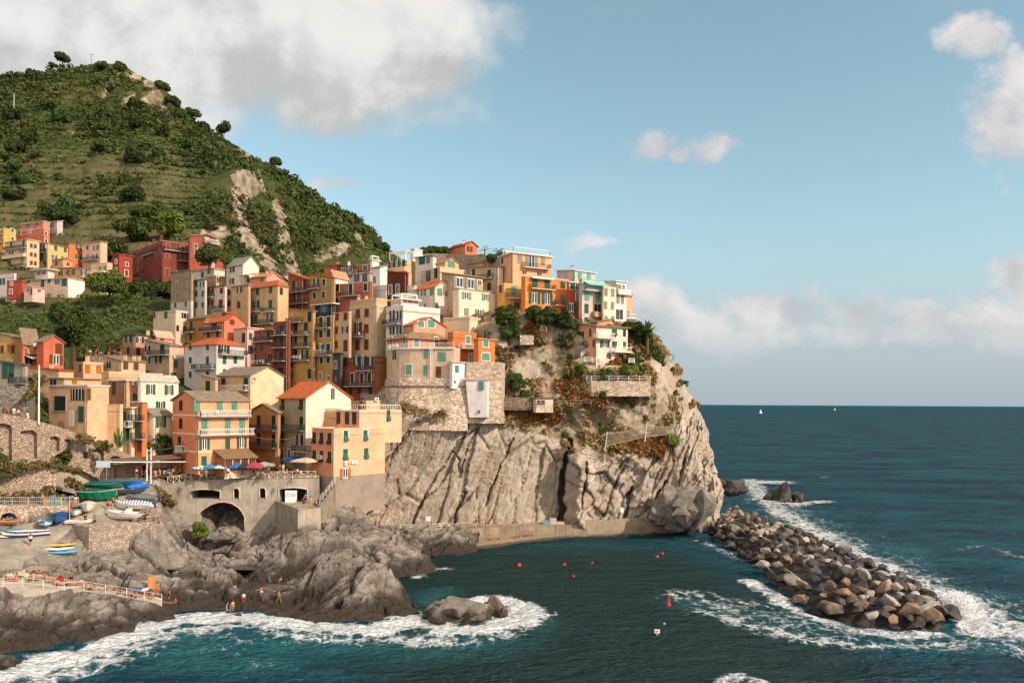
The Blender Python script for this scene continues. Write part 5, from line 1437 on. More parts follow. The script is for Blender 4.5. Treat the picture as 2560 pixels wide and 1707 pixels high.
house('lo', 'low peach house with a red brown roof above the street lamp', (66, 147, 184, 146, 22), 926, 960, '#e0b081', 'shL', '#9a5234', .8, chim=[(.4, .4, .4, 1.2)])
house('lo2', 'peach wall house with a flat grey roof below the peach tower', (97, 160, 252, 139, 24), 947, 1000, '#e4b384', 'flat', '#7d756b', wins=[('R', 'cs', [186], [953], 1.0, .9), ('L', 'yp', [133], [961], 1.6, 1.8)])
house('lp', 'large peach house with a dark garage shutter and glazed veranda', (122, 218, 272, 129, 24), 965, 1080, '#e0b48a', 'flat', '#c9c5bd', wins=[('L', 'ds', [151], [1008], 2.6, 2.4, '#b9a88f'), ('L', 'yp', [181, 188, 196, 204, 211], [987], .8, 1.9, None), ('L', 'cs', [223], [985], .9, 2.0), ('L', 'gs', [203], [1035], 1.2, 2.6)], over=.15, extra=1.5)
house('lq', 'cream terrace block with a plain wall above the ramp', (210, 300, 302, 131.5, 20), 1012, 1110, '#eac48f', 'terr', '#e6cf9f', wins=[], extra=1.5)
house('cn', 'narrow cream house with a small balcony behind the tall cactus', (299, 329, 333, 133.5, 24), 1020, 1130, '#ecd0a4', 'flat', '#d9cfba', wins=[('L', 'gs', [313], [1046], .8, 2.2), ('L', 'gs', [319], [1084], .9, 1.8)], balcs=[('L', 299, 332, 1066, 1.2, 'white')], extra=1.5)
house('on', 'narrow orange house with green shutters and two balconies', (331, 356, 368, 133.5, 26), 1006, 1140, '#db7a27', 'flat', '#bfc0b6', wins=[('L', 'go', [344], [1033], .7, 2.4), ('L', 'gs', [347], [1075], 1.0, 2.4), ('L', 'bs', [349], [1112], 1.0, 2.2)], balcs=[('L', 331, 361, 1051, .9, 'iron', '#8fa39a'), ('L', 334, 363, 1096, .9, 'iron', '#8fa39a')], extra=1.5)
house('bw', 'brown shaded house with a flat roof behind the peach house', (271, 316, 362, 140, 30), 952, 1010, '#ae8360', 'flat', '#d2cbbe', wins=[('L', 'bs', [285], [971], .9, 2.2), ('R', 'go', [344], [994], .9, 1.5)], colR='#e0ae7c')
house('cs', 'cream white house with green shutters and a sloping roof line', (345, 352, 446, 139, 22), 951, 1030, '#f0e3c8', 'shL', '#b5ab99', .8, wins=[('R', 'go', [376, 422], [973], .95, 1.8), ('R', 'go', [401], [1016], 1.0, 1.9)], over=.15, extra=1.5)
house('cu', 'pale yellow lower house with a slate lean to roof', (366, 384, 430, 134.5, 22), 1038, 1150, '#ecdcb4', 'shL', '#8a8070', .9, wins=[('R', 'go', [402], [1054], 1.0, 1.9), ('R', 'gs', [399, 414], [1102], 1.0, 1.8)], pipes=[('R', 388)], extra=1.5)
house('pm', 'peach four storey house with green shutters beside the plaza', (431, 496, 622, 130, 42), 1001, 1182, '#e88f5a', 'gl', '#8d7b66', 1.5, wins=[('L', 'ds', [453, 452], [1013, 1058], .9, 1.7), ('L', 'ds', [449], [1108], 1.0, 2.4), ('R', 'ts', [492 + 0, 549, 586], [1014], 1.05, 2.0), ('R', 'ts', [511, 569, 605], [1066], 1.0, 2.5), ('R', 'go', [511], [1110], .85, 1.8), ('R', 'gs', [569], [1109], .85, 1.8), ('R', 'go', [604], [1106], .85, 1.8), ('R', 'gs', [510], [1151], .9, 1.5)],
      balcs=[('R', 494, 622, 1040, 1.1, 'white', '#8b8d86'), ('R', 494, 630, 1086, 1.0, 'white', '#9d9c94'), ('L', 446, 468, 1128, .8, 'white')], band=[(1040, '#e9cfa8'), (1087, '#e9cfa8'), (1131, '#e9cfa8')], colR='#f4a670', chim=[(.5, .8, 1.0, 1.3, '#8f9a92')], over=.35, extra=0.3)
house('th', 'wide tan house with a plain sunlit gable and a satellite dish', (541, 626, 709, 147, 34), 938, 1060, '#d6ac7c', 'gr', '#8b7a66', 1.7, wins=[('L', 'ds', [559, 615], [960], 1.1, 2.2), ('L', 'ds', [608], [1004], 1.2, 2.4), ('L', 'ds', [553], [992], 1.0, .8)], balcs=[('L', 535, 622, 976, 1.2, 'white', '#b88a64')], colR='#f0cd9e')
house('th2', 'low tan annex with a grey roof left of the wide tan house', (502, 538, 543, 149, 30), 946, 1010, '#cfae84', 'shL', '#8a8072', .7, wins=[('L', 'ds', [520], [966], 1.1, 2.1)])
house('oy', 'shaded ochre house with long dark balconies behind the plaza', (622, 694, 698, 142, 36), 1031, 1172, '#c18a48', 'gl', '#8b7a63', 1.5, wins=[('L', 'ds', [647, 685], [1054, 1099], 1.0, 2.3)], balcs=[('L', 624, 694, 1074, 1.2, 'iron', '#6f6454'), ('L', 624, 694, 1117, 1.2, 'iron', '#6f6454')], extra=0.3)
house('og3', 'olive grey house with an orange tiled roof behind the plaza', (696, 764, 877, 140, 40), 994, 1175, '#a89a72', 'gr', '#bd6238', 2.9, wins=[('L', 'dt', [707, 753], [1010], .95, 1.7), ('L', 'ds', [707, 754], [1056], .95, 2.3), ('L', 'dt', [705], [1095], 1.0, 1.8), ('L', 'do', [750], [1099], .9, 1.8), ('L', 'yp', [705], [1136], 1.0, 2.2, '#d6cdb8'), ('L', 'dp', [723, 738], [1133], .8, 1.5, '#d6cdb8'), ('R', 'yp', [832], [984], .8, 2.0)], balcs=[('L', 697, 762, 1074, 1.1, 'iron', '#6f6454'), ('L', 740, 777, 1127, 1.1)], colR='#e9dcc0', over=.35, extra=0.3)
house('pf', 'flat pink house with terrace railings right of the orange tiled roof', (764, 845, 858, 141, 36), 1030, 1150, '#dba274', 'terr', '#e8d2b0', wins=[('L', 'do', [772], [1052], .9, 1.8), ('L', 'do', [772], [1099], .9, 1.9)], extra=0.3)
house('pu', 'peach roof rooms with an air conditioner on the terrace above the pink corner house', (836, 916, 950, 151, 36), 1003, 1040, '#e8b388', 'terr', '#ead8bb', wins=[('L', 'ds', [843], [1004], 1.6, 1.4), ('L', 'dp', [903], [1000], .9, 1.6)])
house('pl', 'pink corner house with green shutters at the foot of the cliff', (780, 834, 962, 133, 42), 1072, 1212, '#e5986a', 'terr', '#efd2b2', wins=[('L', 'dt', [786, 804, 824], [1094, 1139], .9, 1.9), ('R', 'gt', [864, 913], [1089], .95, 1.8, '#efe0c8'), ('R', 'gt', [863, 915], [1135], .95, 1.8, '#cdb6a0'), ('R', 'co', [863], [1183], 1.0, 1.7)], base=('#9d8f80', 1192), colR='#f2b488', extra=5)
hp = HOUSES['pl']
pC = hp.fr.hit(898, 1050)[0]
house('pl2', 'pink upper storey with a railed roof terrace on the corner house', (838, 898, 1004, pC.y + .01, 42), 1027, 1080, '#e9a77c', 'par', '#f0d8ba', wins=[('L', 'ds', [846, 868, 886], [1044], 1.1, 2.1), ('R', 'gt', [971], [1038], .8, 1.9)], colR='#f3b98f', extra=2)
roof_rail(HOUSES['pl2'], 'LR', 1.0, 'white', 0.05)
roof_rail(HOUSES['pf'], 'LR', .5, 'iron', 0.05)
house('pe', 'peach house with a white railed roof, highest on the headland', (1250, 1282, 1378, 178, 60), 633, 700, '#eeb17c', 'flat', '#e6d7bd', wins=[('R', 'ys', [1300], [648], 1.4, 2.4), ('R', 'yo', [1329], [654], 1.8, 3.4), ('R', 'ys', [1357], [653], 1.3, 2.2), ('R', 'yp', [1311, 1348], [681], 1.3, .9), ('L', 'ds', [1256], [652], .9, 1.6)], balcs=[('R', 1305, 1371, 671, 1.2, 'iron', '#e0d2ba')], over=.45)
roof_rail(HOUSES['pe'], 'all', 1.3)
house('ye', 'low yellow house with pale green shutters left of the orange house', (1242, 1260, 1311, 171, 60), 709, 776, '#e9ac48', 'terr', '#f0e3c9', wins=[('R', 'as', [1284], [727], 1.4, 2.6), ('L', 'ds', [1252], [722], .9, 2.0), ('R', 'dp', [1292], [764], 1.6, 1.6)], balcs=[('R', 1266, 1306, 746, 1.2, 'iron', '#e6dccb')], extra=4)
house('oh', 'bright orange house with green shutters and balconies on the headland', (1303, 1313, 1421, 168, 60), 690, 794, '#e68a2c', 'par', '#efe0c6', wins=[('R', 'gs', [1337, 1368], [707], 1.5, 2.8), ('R', 'gs', [1407], [712], 1.4, 1.9), ('R', 'go', [1336], [745], 1.6, 2.9), ('R', 'go', [1368], [747], 1.5, 3.0), ('R', 'ys', [1406], [750], 1.2, 2.6), ('R', 'gs', [1336], [774], 1.6, 1.6), ('R', 'gs', [1407], [779], 1.1, 1.4), ('R', 'yp', [1368], [777], 1.4, 2.0)],
      balcs=[('R', 1324, 1383, 723, 1.1, 'iron', '#cfc4b2'), ('R', 1384, 1421, 764, 1.0, 'iron', '#cfc4b2')], awn=[('R', 1326, 1380, 690, 1.0, .5, '#efe4cf')], extra=4)
house('re', 'narrow red house with green shutters between the orange and the grey house', (1419, 1421, 1449, 170, 60), 706, 800, '#c24a27', 'flat', '#cfc6b8', wins=[('R', 'gs', [1431], [715], 1.5, 1.9, '#e9e2d4'), ('R', 'yp', [1443], [717], 1.0, 1.5, '#efe9de'), ('R', 'as', [1444], [741], 1.1, 2.1, '#efe9de'), ('R', 'go', [1428], [769], 1.2, 2.2, '#efe9de'), ('R', 'dp', [1427], [793], .8, 1.1, '#efe9de')], extra=4)
house('gr', 'pale grey house with aqua shutters and an aqua awning', (1447, 1455, 1509, 168, 60), 698, 805, '#cdbdac', 'terr', '#5fae98', wins=[('R', 'as', [1467, 1494], [717], 1.4, 2.8), ('R', 'as', [1467, 1494], [741], 1.3, 2.1), ('R', 'gs', [1466], [771], 1.2, 2.4), ('R', 'yp', [1494], [771], 2.0, 2.2), ('R', 'gs', [1466], [801], 1.2, 1.6)], balcs=[('R', 1456, 1509, 728, 1.2, 'white', '#b8a898'), ('R', 1479, 1508, 792, 1.2, 'solid', '#b08a5e')], awn=[('R', 1459, 1512, 703, 2.0, .9, '#7cc9b4')])
house('gr2', 'white upper house with aqua shutters and a mono pitch roof', (1392, 1437, 1489, 176, 52), 676, 720, '#c9c3b4', 'shL', '#ddd7ca', .7, wins=[('R', 'as', [1449, 1472], [686], 1.3, 2.3)], chim=[(.5, .3, .4, 1.4)])
house('cv', 'cream house with grey shutters right of the grey house', (1507, 1509, 1540, 168, 60), 717, 806, '#eedcba', 'par', '#efe5d0', wins=[('R', 'ys', [1515, 1532], [730], .9, 2.0), ('R', 'ys', [1514, 1531], [763], .9, 2.0), ('R', 'ys', [1515, 1532], [797], .9, 1.6)], extra=5)
house('we', 'white house with a pale green cornice near the end of the headland row', (1512, 1540, 1566, 171, 60), 703, 810, '#ece5d8', 'shL', '#cfe0d2', .5, wins=[('R', 'ys', [1543, 1550, 1559], [722], .7, 2.4), ('R', 'ys', [1545, 1556], [748], .9, 2.2), ('R', 'dp', [1548], [786], 2.4, 2.6)], balcs=[('R', 1541, 1572, 736, .8, 'solid', '#d8cfc0')])
house('oe', 'slim orange house at the far end of the headland row', (1558, 1562, 1580, 175, 60), 737, 810, '#ecac78', 'shL', '#b08a6a', .4, wins=[('R', 'ys', [1571], [787], .7, 2.0)])
house('dkp', 'deck house on white pillars at the end of the headland row', (1560, 1563, 1591, 173, 60), 797, 836, '#bfae98', 'flat', '#d8cbb8', wins=[('R', 'dp', [1571, 1582], [815], 1.1, 2.6)], over=.4)
roof_rail(HOUSES['dkp'], 'R', 1.0)
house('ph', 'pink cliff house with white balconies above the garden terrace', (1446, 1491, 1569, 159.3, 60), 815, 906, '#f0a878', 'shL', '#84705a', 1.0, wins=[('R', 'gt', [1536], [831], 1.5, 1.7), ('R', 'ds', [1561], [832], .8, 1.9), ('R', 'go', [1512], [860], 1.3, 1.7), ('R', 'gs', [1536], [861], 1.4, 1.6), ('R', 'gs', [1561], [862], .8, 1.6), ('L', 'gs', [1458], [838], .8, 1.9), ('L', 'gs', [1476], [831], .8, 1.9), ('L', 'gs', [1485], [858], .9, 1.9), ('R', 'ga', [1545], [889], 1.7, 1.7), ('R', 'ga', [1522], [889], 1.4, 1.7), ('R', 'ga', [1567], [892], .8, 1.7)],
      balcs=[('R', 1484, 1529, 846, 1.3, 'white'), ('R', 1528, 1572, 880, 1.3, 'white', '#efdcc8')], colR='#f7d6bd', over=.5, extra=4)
house('ph2', 'brown roofed upper part of the pink cliff house', (1446, 1493, 1530, 164, 52), 806, 830, '#e79a6c', 'shR', '#84705a', .9, wins=[('R', 'ds', [1503, 1514], [826], 1.2, 2.2)])
class Plane:
 """vertical plane through two survey points (px, D)"""
 def __init__(s, a, b, py=1100):
  A, B = at(a[0], py, a[1]), at(b[0], py, b[1])
  s.P0 = Vector((A.x, A.y, 0))
  s.d = Vector((B.x - A.x, B.y - A.y, 0)).normalized()
  s.n = Vector((s.d.y, -s.d.x, 0))
  if s.n.y > 0: s.n = -s.n
 def sz(s, px, py):
  t = tx(px, py)
  k = (t * s.P0.y - s.P0.x) / (s.d.x - t * s.d.y)
  y = s.P0.y + s.d.y * k
  return k, H + tz(px, py) * y
 def pt(s, k, z, out=0.0):
  p = s.P0 + s.d * k + s.n * out
  return Vector((p.x, p.y, z))
 def px(s, px, py, out=0.0):
  return s.pt(*s.sz(px, py), out)
def arch(x0, x1, ytop, yspring, ybot, n=8):
 cx, r = (x0 + x1) / 2, (x1 - x0) / 2
 return [(x0, ybot), (x1, ybot)] + [(cx + r * math.cos(math.pi * k / n), yspring - (yspring - ytop) * math.sin(math.pi * k / n)) for k in range(n + 1)]
def pierced_wall(name, label, cat, pl, outline, holes, mat, thick=1.0, depth=0.8, backmat=None, group=None, back=None, mats=None):
 mb = MB()
 o2 = [pl.sz(*p) for p in outline]
 h2 = [[pl.sz(*p) for p in h] for h in holes]
 loops = [o2] + h2
 flat = [q for l in loops for q in l]
 tris = geometry.tessellate_polygon([[Vector((k, z, 0)) for k, z in l] for l in loops])
 mb.poly([pl.pt(k, z) for k, z in flat], [tuple(t) for t in tris], mat)
 for i in range(len(o2)):
  a, b = o2[i], o2[(i + 1) % len(o2)]
  mb.face([pl.pt(*a), pl.pt(*b), pl.pt(*b, -thick), pl.pt(*a, -thick)], mat)
 for j, h in enumerate(h2):
  dp = depth[j] if isinstance(depth, (list, tuple)) else depth
  for i in range(len(h)):
   a, b = h[i], h[(i + 1) % len(h)]
   mb.face([pl.pt(*a), pl.pt(*b), pl.pt(*b, -dp), pl.pt(*a, -dp)], mat)
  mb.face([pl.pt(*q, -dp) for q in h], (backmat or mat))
 o = mb.build(name, None, pl.px(*outline[0]), fix=True)
 if mats:
  for h in h2:
   m = MB()
   m.tube([pl.pt(*q, .04) for q in h[1:]] + [pl.pt(*h[0], .04)], .13, mats, 5)
   m.build('arch_surround', o, loc=pl.pt(*h[1]))
 return tag(o, label, cat, group)
def prism(name, label, cat, front, zt, zb, mat, depth=3.0, batter=0.0, group=None, coping=None):
 """solid wall block: front = polyline of ground points (Vector), runs back by depth"""
 mb = MB()
 n = len(front)
 f = [Vector((p.x, p.y, 0)) for p in front]
 bk = [p + Vector((p.x / p.y * depth, depth, 0)) for p in f]
 zts = zt if isinstance(zt, (list, tuple)) else [zt] * n
 zbs = zb if isinstance(zb, (list, tuple)) else [zb] * n
 for i in range(n - 1):
  o = Vector((0, -batter, 0))
  b = [f[i] + o, f[i + 1] + o, bk[i + 1], bk[i]]
  t = [f[i], f[i + 1], bk[i + 1], bk[i]]
  zz = [i, i + 1, i + 1, i]
  mb.hexa([Vector((p.x, p.y, zbs[k])) for p, k in zip(b, zz)], [Vector((p.x, p.y, zts[k])) for p, k in zip(t, zz)], mat)
  if coping:
   mb.hexa([Vector((p.x, p.y, zts[k])) for p, k in zip(t, zz)], [Vector((p.x, p.y, zts[k] + .12)) for p, k in zip(t, zz)], coping)
 o = mb.build(name, None, (f[0].x, f[0].y, zbs[0]))
 return tag(o, label, cat, group)
ST1, ST2, ST3 = stone('#b09c84'), stone('#bca78c'), stone('#c4b094', 2.0)
P1 = Plane((-150, 109), (360, 132.5))
pierced_wall('arched_wall', 'long rubble stone ramp wall pierced by tall blind arches', 'wall', P1,
             [(-150, 1180), (0, 1172), (130, 1165), (200, 1172), (250, 1200), (352, 1200), (358, 1152), (320, 1135), (260, 1110), (200, 1085), (150, 1068), (100, 1054), (50, 1042), (0, 1032), (-150, 990)],
             [arch(-26, 30, 1058, 1068, 1152), arch(50, 93, 1075, 1084, 1146), arch(125, 149, 1090, 1096, 1126), arch(162, 178, 1096, 1102, 1134), arch(208, 220, 1129, 1134, 1146), arch(229, 260, 1121, 1132, 1152), arch(274, 303, 1139, 1148, 1166)],
             ST1, 1.2, 0.9)
path_poly = [P1.px(x, y, -1.25) for x, y in ((-150, 995), (0, 1038), (100, 1060), (200, 1091), (320, 1141))]
mbp = MB()
for a, b in zip(path_poly[:-1], path_poly[1:]):
 mbp.hexa([a - Vector((0, 0, 9)), b - Vector((0, 0, 9)), b + Vector((-1.5, 4, -9)), a + Vector((-1.5, 4, -9))], [a, b, b + Vector((-1.5, 4, 0)), a + Vector((-1.5, 4, 0))], concrete('#a39784'))
tag(mbp.build('path'), kind='structure')
P2 = Plane((-150, 107.5), (140, 117.5))
pierced_wall('stone_wall', 'pale coursed stone retaining wall under the arched ramp', 'wall', P2, [(-150, 1262), (140, 1262), (138, 1160), (45, 1162), (0, 1180), (-150, 1185)], [], ST2, 3)
P3 = Plane((-150, 106.5), (172, 115.5))
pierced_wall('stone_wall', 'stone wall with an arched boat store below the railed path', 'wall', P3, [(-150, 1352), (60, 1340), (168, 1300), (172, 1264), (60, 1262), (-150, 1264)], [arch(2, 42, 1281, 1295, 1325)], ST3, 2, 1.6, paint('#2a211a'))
zpath = P3.px(60, 1262).z
pr = [P3.px(x, 1263, -0.2) for x in (-150, -20, 60, 172)]
mbp = MB()
for a, b in zip(pr[:-1], pr[1:]):
 mbp.hexa([(a.x, a.y, a.z - .3), (b.x, b.y, b.z - .3), (b.x - 1, b.y + 5, b.z - .3), (a.x - 1, a.y + 5, a.z - .3)], [a, b, (b.x - 1, b.y + 5, b.z), (a.x - 1, a.y + 5, a.z)], concrete('#a39784'))
tag(mbp.build('path'), kind='structure')
def railing(label, pts, hgt, mat, kind='bars', name='railing', cat='railing', step=1.6, r=0.03, nr=2, group=None):
 """posts and rails through ground points; bars: filled with uprights"""
 R = empty(name, pts[0], label, cat, group)
 mb, mp = MB(), MB()
 for k in range(nr):
  h = hgt * (k + 1) / nr
  mb.tube([p + Vector((0, 0, h)) for p in pts], r, mat, 5)
 if kind == 'bars':
  for a, b in zip(pts[:-1], pts[1:]):
   n = max(1, int((b - a).length / .22))
   for i in range(n):
    p = a + (b - a) * (i / n)
    mb.box(p + Vector((-.012, -.012, .1)), (.024, 0, 0), (0, .024, 0), (0, 0, hgt - .1), mat)
 mb.build('rail', R)
 for a, b in zip(pts[:-1], pts[1:]):
  n = max(1, round((b - a).length / step))
  for i in range(n + (1 if b is pts[-1] else 0)):
   p = a + (b - a) * (i / n)
   m = MB()
   m.tube([p, p + Vector((0, 0, hgt + .04))], r * 1.5, mat, 6)
   m.build('post', R, loc=p)
 return R
railing('grey iron railing along the path over the boat store', [P3.px(x, 1263, .05) for x in (-60, 30, 110, 196)], 1.15, metal('#b8b4a8'), step=2.0, nr=2)
prism('stone_wall', 'grey stone terrace wall under the green shuttered house', 'wall', [at(-60, 960, 124), at(70, 960, 125.5), at(88, 1000, 130)], [at(0, 962, 124).z] * 3, [at(0, 1060, 120).z - 3] * 3, stone('#8d8476', 2.2), 5)
zt_ = at(222, 1322, 109).z
prism('stone_wall', 'coursed stone retaining wall of the slipway above the grey rocks', 'wall', [at(172, 1312, 112.3), at(222, 1325, 108.6), at(300, 1318, 110.2), at(392, 1306, 112.8)], [at(172, 1312, 112.3).z + .1, at(222, 1318, 108.6).z + .1, at(300, 1312, 110.2).z, at(392, 1304, 112.8).z], [3.0] * 4, stone('#bfae97', 2.4, 3.4), 2.4)
P4 = Plane((395, 131.5), (800, 133.6))
BW = concrete('#a89c8d')
seg = lambda x0, x1, ym, y0, y1: [(x0, y1), (x1, y1), (x1, y0), ((x0 * .2 + x1 * .8), ym + (y0 - ym) * .3), ((x0 + x1) / 2, ym), (x0 * .8 + x1 * .2, ym + (y0 - ym) * .3), (x0, y0)]
big_arch = [(494, 1352), (494, 1285), (508, 1272), (526, 1261), (545, 1255), (562, 1254), (580, 1258), (596, 1268), (606, 1280), (612, 1292), (612, 1352)]
pierced_wall('bridge_wall', 'weathered grey bridge wall with a wide arch and window openings under the plaza', 'wall', P4,
             [(390, 1360), (400, 1225), (420, 1211), (478, 1200), (560, 1198), (796, 1196), (798, 1360)],
             [big_arch, seg(475, 551, 1222, 1227, 1247), arch(583, 599, 1219, 1227, 1246), arch(648, 665, 1218, 1227, 1245), seg(697, 769, 1218, 1223, 1262)], BW, 1.0, [14, 4.5, 3.5, 3.5, 3.0], paint('#1a1713'), mats=concrete('#c2b39f'))  # near-black back faces: interior darkness put into the colour
pc, plf, prt = at(745, 1277, 122.5), at(688, 1251, 133), at(802, 1271, 126.5)
pzt = pc.z
mb = MB()
pk = plf + (prt - pc)
q = [pc, prt, pk, plf]
cpier = concrete('#a09482')
mb.hexa([(p.x, p.y, 0.5) for p in q], [(p.x, p.y, pzt) for p in q], cpier)
dl_ = (plf - pc); dl_.z = 0
mb.box((pc.x, pc.y, pzt), dl_, Vector((.35, .1, 0)), (0, 0, .3), cpier)
tag(mb.build('pier', None, pc), 'square concrete pier with a dark shaded side below the bridge wall', 'pier')
mb = MB()
s0, s1 = at(800, 1262, 128), at(838, 1212, 133)
for i in range(12):
 f0 = i / 12
 p = s0 + (s1 - s0) * f0
 mb.box((p.x, p.y, s0.z - 3), ((s1 - s0).x / 12 + .05, 0, 0), (0, 2.2, 0), (0, 0, (s1.z - s0.z) * f0 + 3.2), concrete('#9a8b78'))
tag(mb.build('stairs', None, s0), 'narrow concrete stairs climbing from the pier to the plaza', 'stairs')
railing('white handrail of the stairs beside the pier', [s0 + Vector((0, -.1, .2)), s1 + Vector((0, -.1, .3))], 1.0, metal('#d8d2c4'), 'none', step=1.2)
m = MB()
b0, b1 = P4.px(714, 1258, .4), P4.px(743, 1258, .4)
m.box(b0, b1 - b0, (0, .08, 0), (0, 0, 2.2), paint('#e6e2da'))
nb = m.build('notice_board', None, b0)
m = MB()
m.box(b0 + Vector((.15, -.012, 1.1)), (b1 - b0) * .4, (0, .01, 0), (0, 0, .8), paint('#b9c9d8'))
m.box(b0 + (b1 - b0) * .55 + Vector((0, -.012, 1.2)), (b1 - b0) * .3, (0, .01, 0), (0, 0, .55), paint('#d9b3a6'))
m.build('printed_sheet', nb)
tag(nb, 'large white notice board standing under the bridge wall arch', 'notice board')
def lattice(label, p, q, n, hgt=1.15):
 R = empty('lattice_fence', p, label, 'fence')
 mt = wood('#d9c8a8')
 d = (q - p) / n
 m = MB()
 for h in (0.12, hgt): m.tube([p + Vector((0, 0, h)), q + Vector((0, 0, h))], .045, mt, 5)
 m.build('rail', R)
 m = MB()
 for i in range(n):
  a, b = p + d * i, p + d * (i + 1)
  m.tube([a + Vector((0, 0, .12)), b + Vector((0, 0, hgt))], .032, mt, 4)
  m.tube([a + Vector((0, 0, hgt)), b + Vector((0, 0, .12))], .032, mt, 4)
 m.build('cross_brace', R)
 for i in range(n + 1):
  a = p + d * i
  m = MB()
  m.tube([a, a + Vector((0, 0, hgt + .06))], .055, mt, 6)
  m.build('post', R, loc=a)
 return R
lattice('pale wooden lattice fence of crossed braces along the plaza edge', P4.px(478, 1199, -.3), P4.px(788, 1195, -.3), 16)
lattice('short sloping lattice fence left of the plaza edge', P4.px(418, 1211, -.2), P4.px(476, 1200, -.25), 4)
pts = [at(*c) for c in ((966, 950, 164), (969, 950, 160), (979, 950, 157), (998, 950, 155), (1025, 950, 154), (1068, 950, 153.2), (1134, 950, 152.6), (1150, 950, 157))]
zb_, zt_ = at(1068, 946, 153.2).z, at(1068, 872, 153.2).z
R = empty('bastion_house', (pts[4].x, pts[4].y, zb_), 'beige rounded house body standing on the stone bastion', 'house')
mb = MB()
pb = plaster('#cfb795')
for a, b in zip(pts[:-1], pts[1:]): mb.face([(a.x, a.y, zb_ - 1), (b.x, b.y, zb_ - 1), (b.x, b.y, zt_), (a.x, a.y, zt_)], pb)
mb.face([(p.x, p.y, zt_) for p in pts], concrete('#b7ab9c'))
mb.build('wall', R)
mb = MB()
for a, b in zip(pts[:-1], pts[1:]):
 c = Vector((1060 / 2000 - .6, 160, 0))
 oa, ob = Vector((a.x, a.y - .35, zt_)), Vector((b.x, b.y - .35, zt_))
 mb.hexa([oa, ob, (b.x, b.y + .5, zt_), (a.x, a.y + .5, zt_)], [oa + Vector((0, 0, .22)), ob + Vector((0, 0, .22)), (b.x, b.y + .5, zt_ + .22), (a.x, a.y + .5, zt_ + .22)], paint('#ddd6ca'))
mb.build('cornice', R)
mb = MB()
rail_mesh(mb, [(p.x, p.y - .2) for p in pts[1:7]], zt_ + .22, .95, metal('#d6d2c8'), .3, .02, .03)
mb.build('terrace_railing', R)
def flat_win(R, pa, pb_, code, spots):
 d = Vector((pb_.x - pa.x, pb_.y - pa.y, 0))
 fc = Face(Vector((pa.x, pa.y, 0)), d.normalized(), d.normalized(), Vector((d.y, -d.x, 0)).normalized(), d.length)
 for (x, y, w_, h_, cd, su) in spots: add_windows(R, fc, cd, [x], [y], w_, h_, su, False)
flat_win(R, pts[4], pts[5], '', [(1065, 884, .75, 1.7, 'ts', None), (1064, 925, .7, 1.9, 'ts', None), (1022, 924, 1.2, 2.0, 'ts', '#d9cdb8')])
flat_win(R, pts[5], pts[6], '', [(1105, 891, 1.5, 1.7, 'ts', None), (1096, 931, 1.0, 2.3, 'bs', '#b7a184')])
flat_win(R, pts[2], pts[3], '', [(986, 886, 1.3, 2.0, 'dp', None)])
for x in (1076, 1080):
 m = MB(); p = at(x, 872, 152.9); m.tube([(p.x, p.y - .12, zt_), (p.x, p.y - .12, zb_)], .07, metal('#d9d2c6'), 6); m.build('drainpipe', R, loc=p)
bp = [at(*c) for c in ((962, 1000, 163), (967, 1000, 159), (978, 1000, 156.2), (998, 1000, 154.4), (1025, 1000, 153.4), (1068, 1000, 152.7), (1134, 1000, 152.2), (1170, 1000, 152.6))]
zz = at(1068, 945, 153).z
b1_ = prism('stone_bastion', 'battered stone bastion carrying the beige rounded house', 'wall', bp, zz, at(1060, 1050, 150).z - 2, stone('#d8c5aa', 1.7, 1.6), 6, 0.9)
prism('stone_ledge', 'thin stone string course round the stone bastion', 'wall', [p + Vector((0, -.35, 0)) for p in bp], at(1068, 967, 152.3).z + .25, at(1068, 967, 152.3).z, stone('#8c7a62'), 2)
prism('stone_wall', 'rubble wall with an arch and a white pipe right of the white tower', 'wall', [at(1166, 1000, 152.8), at(1254, 1000, 153.4), at(1262, 1000, 157)], [at(1200, 905, 153).z] * 3, [at(1200, 1045, 152).z - 1] * 3, stone('#d6c2a8', 1.9), 6, .6)
t0, t1, u0, u1 = at(1164, 950, 151.5), at(1219, 950, 150.8), at(1173, 1043, 151.6), at(1218, 1043, 150.9)
R = empty('tower_house', u0, 'plain white tapering tower house with one green shutter on the cliff', 'house')
mb = MB()
dv = Vector((.8, 6, 0))
mb.hexa([u0, u1, u1 + dv, u0 + dv], [t0, t1, t1 + dv, t0 + dv], plaster('#e6e3e0'))
mb.build('wall', R)
mb = MB()
e = Vector((.15, -.15, 0))
mb.hexa([t0 + Vector((-.2, -.2, 0)), t1 + Vector((.2, -.2, 0)), t1 + dv + Vector((.2, .2, 0)), t0 + dv + Vector((-.2, .2, 0))], [p + Vector((0, 0, .2)) for p in (t0 + Vector((-.2, -.2, 0)), t1 + Vector((.2, -.2, 0)), t1 + dv + Vector((.2, .2, 0)), t0 + dv + Vector((-.2, .2, 0)))], concrete('#b3a898'))
mb.build('roof', R)
flat_win(R, t0 + Vector((0, -.06, 0)), t1 + Vector((0, -.06, 0)), '', [(1203, 964, 1.0, 1.6, 'ts', None), (1197, 1029, .5, .6, 'dp', None)])
gw = [at(1478, 975, 157.2), at(1545, 975, 156.6), at(1626, 975, 157)]
gz = at(1545, 952, 156.6).z
prism('stone_wall', 'stone garden wall below the pink cliff house', 'wall', gw, gz, gz - 3.0, stone('#d0bca2', 2.0), 9, .4)
railing('long white two bar railing on the stone garden wall', [Vector((p.x, p.y + .2, gz)) for p in [at(1467, 952, 157.6)] + gw], .95, metal('#d9d5cc'), 'none', step=2.0, r=.045)
gz2 = at(1500, 913, 159.5).z
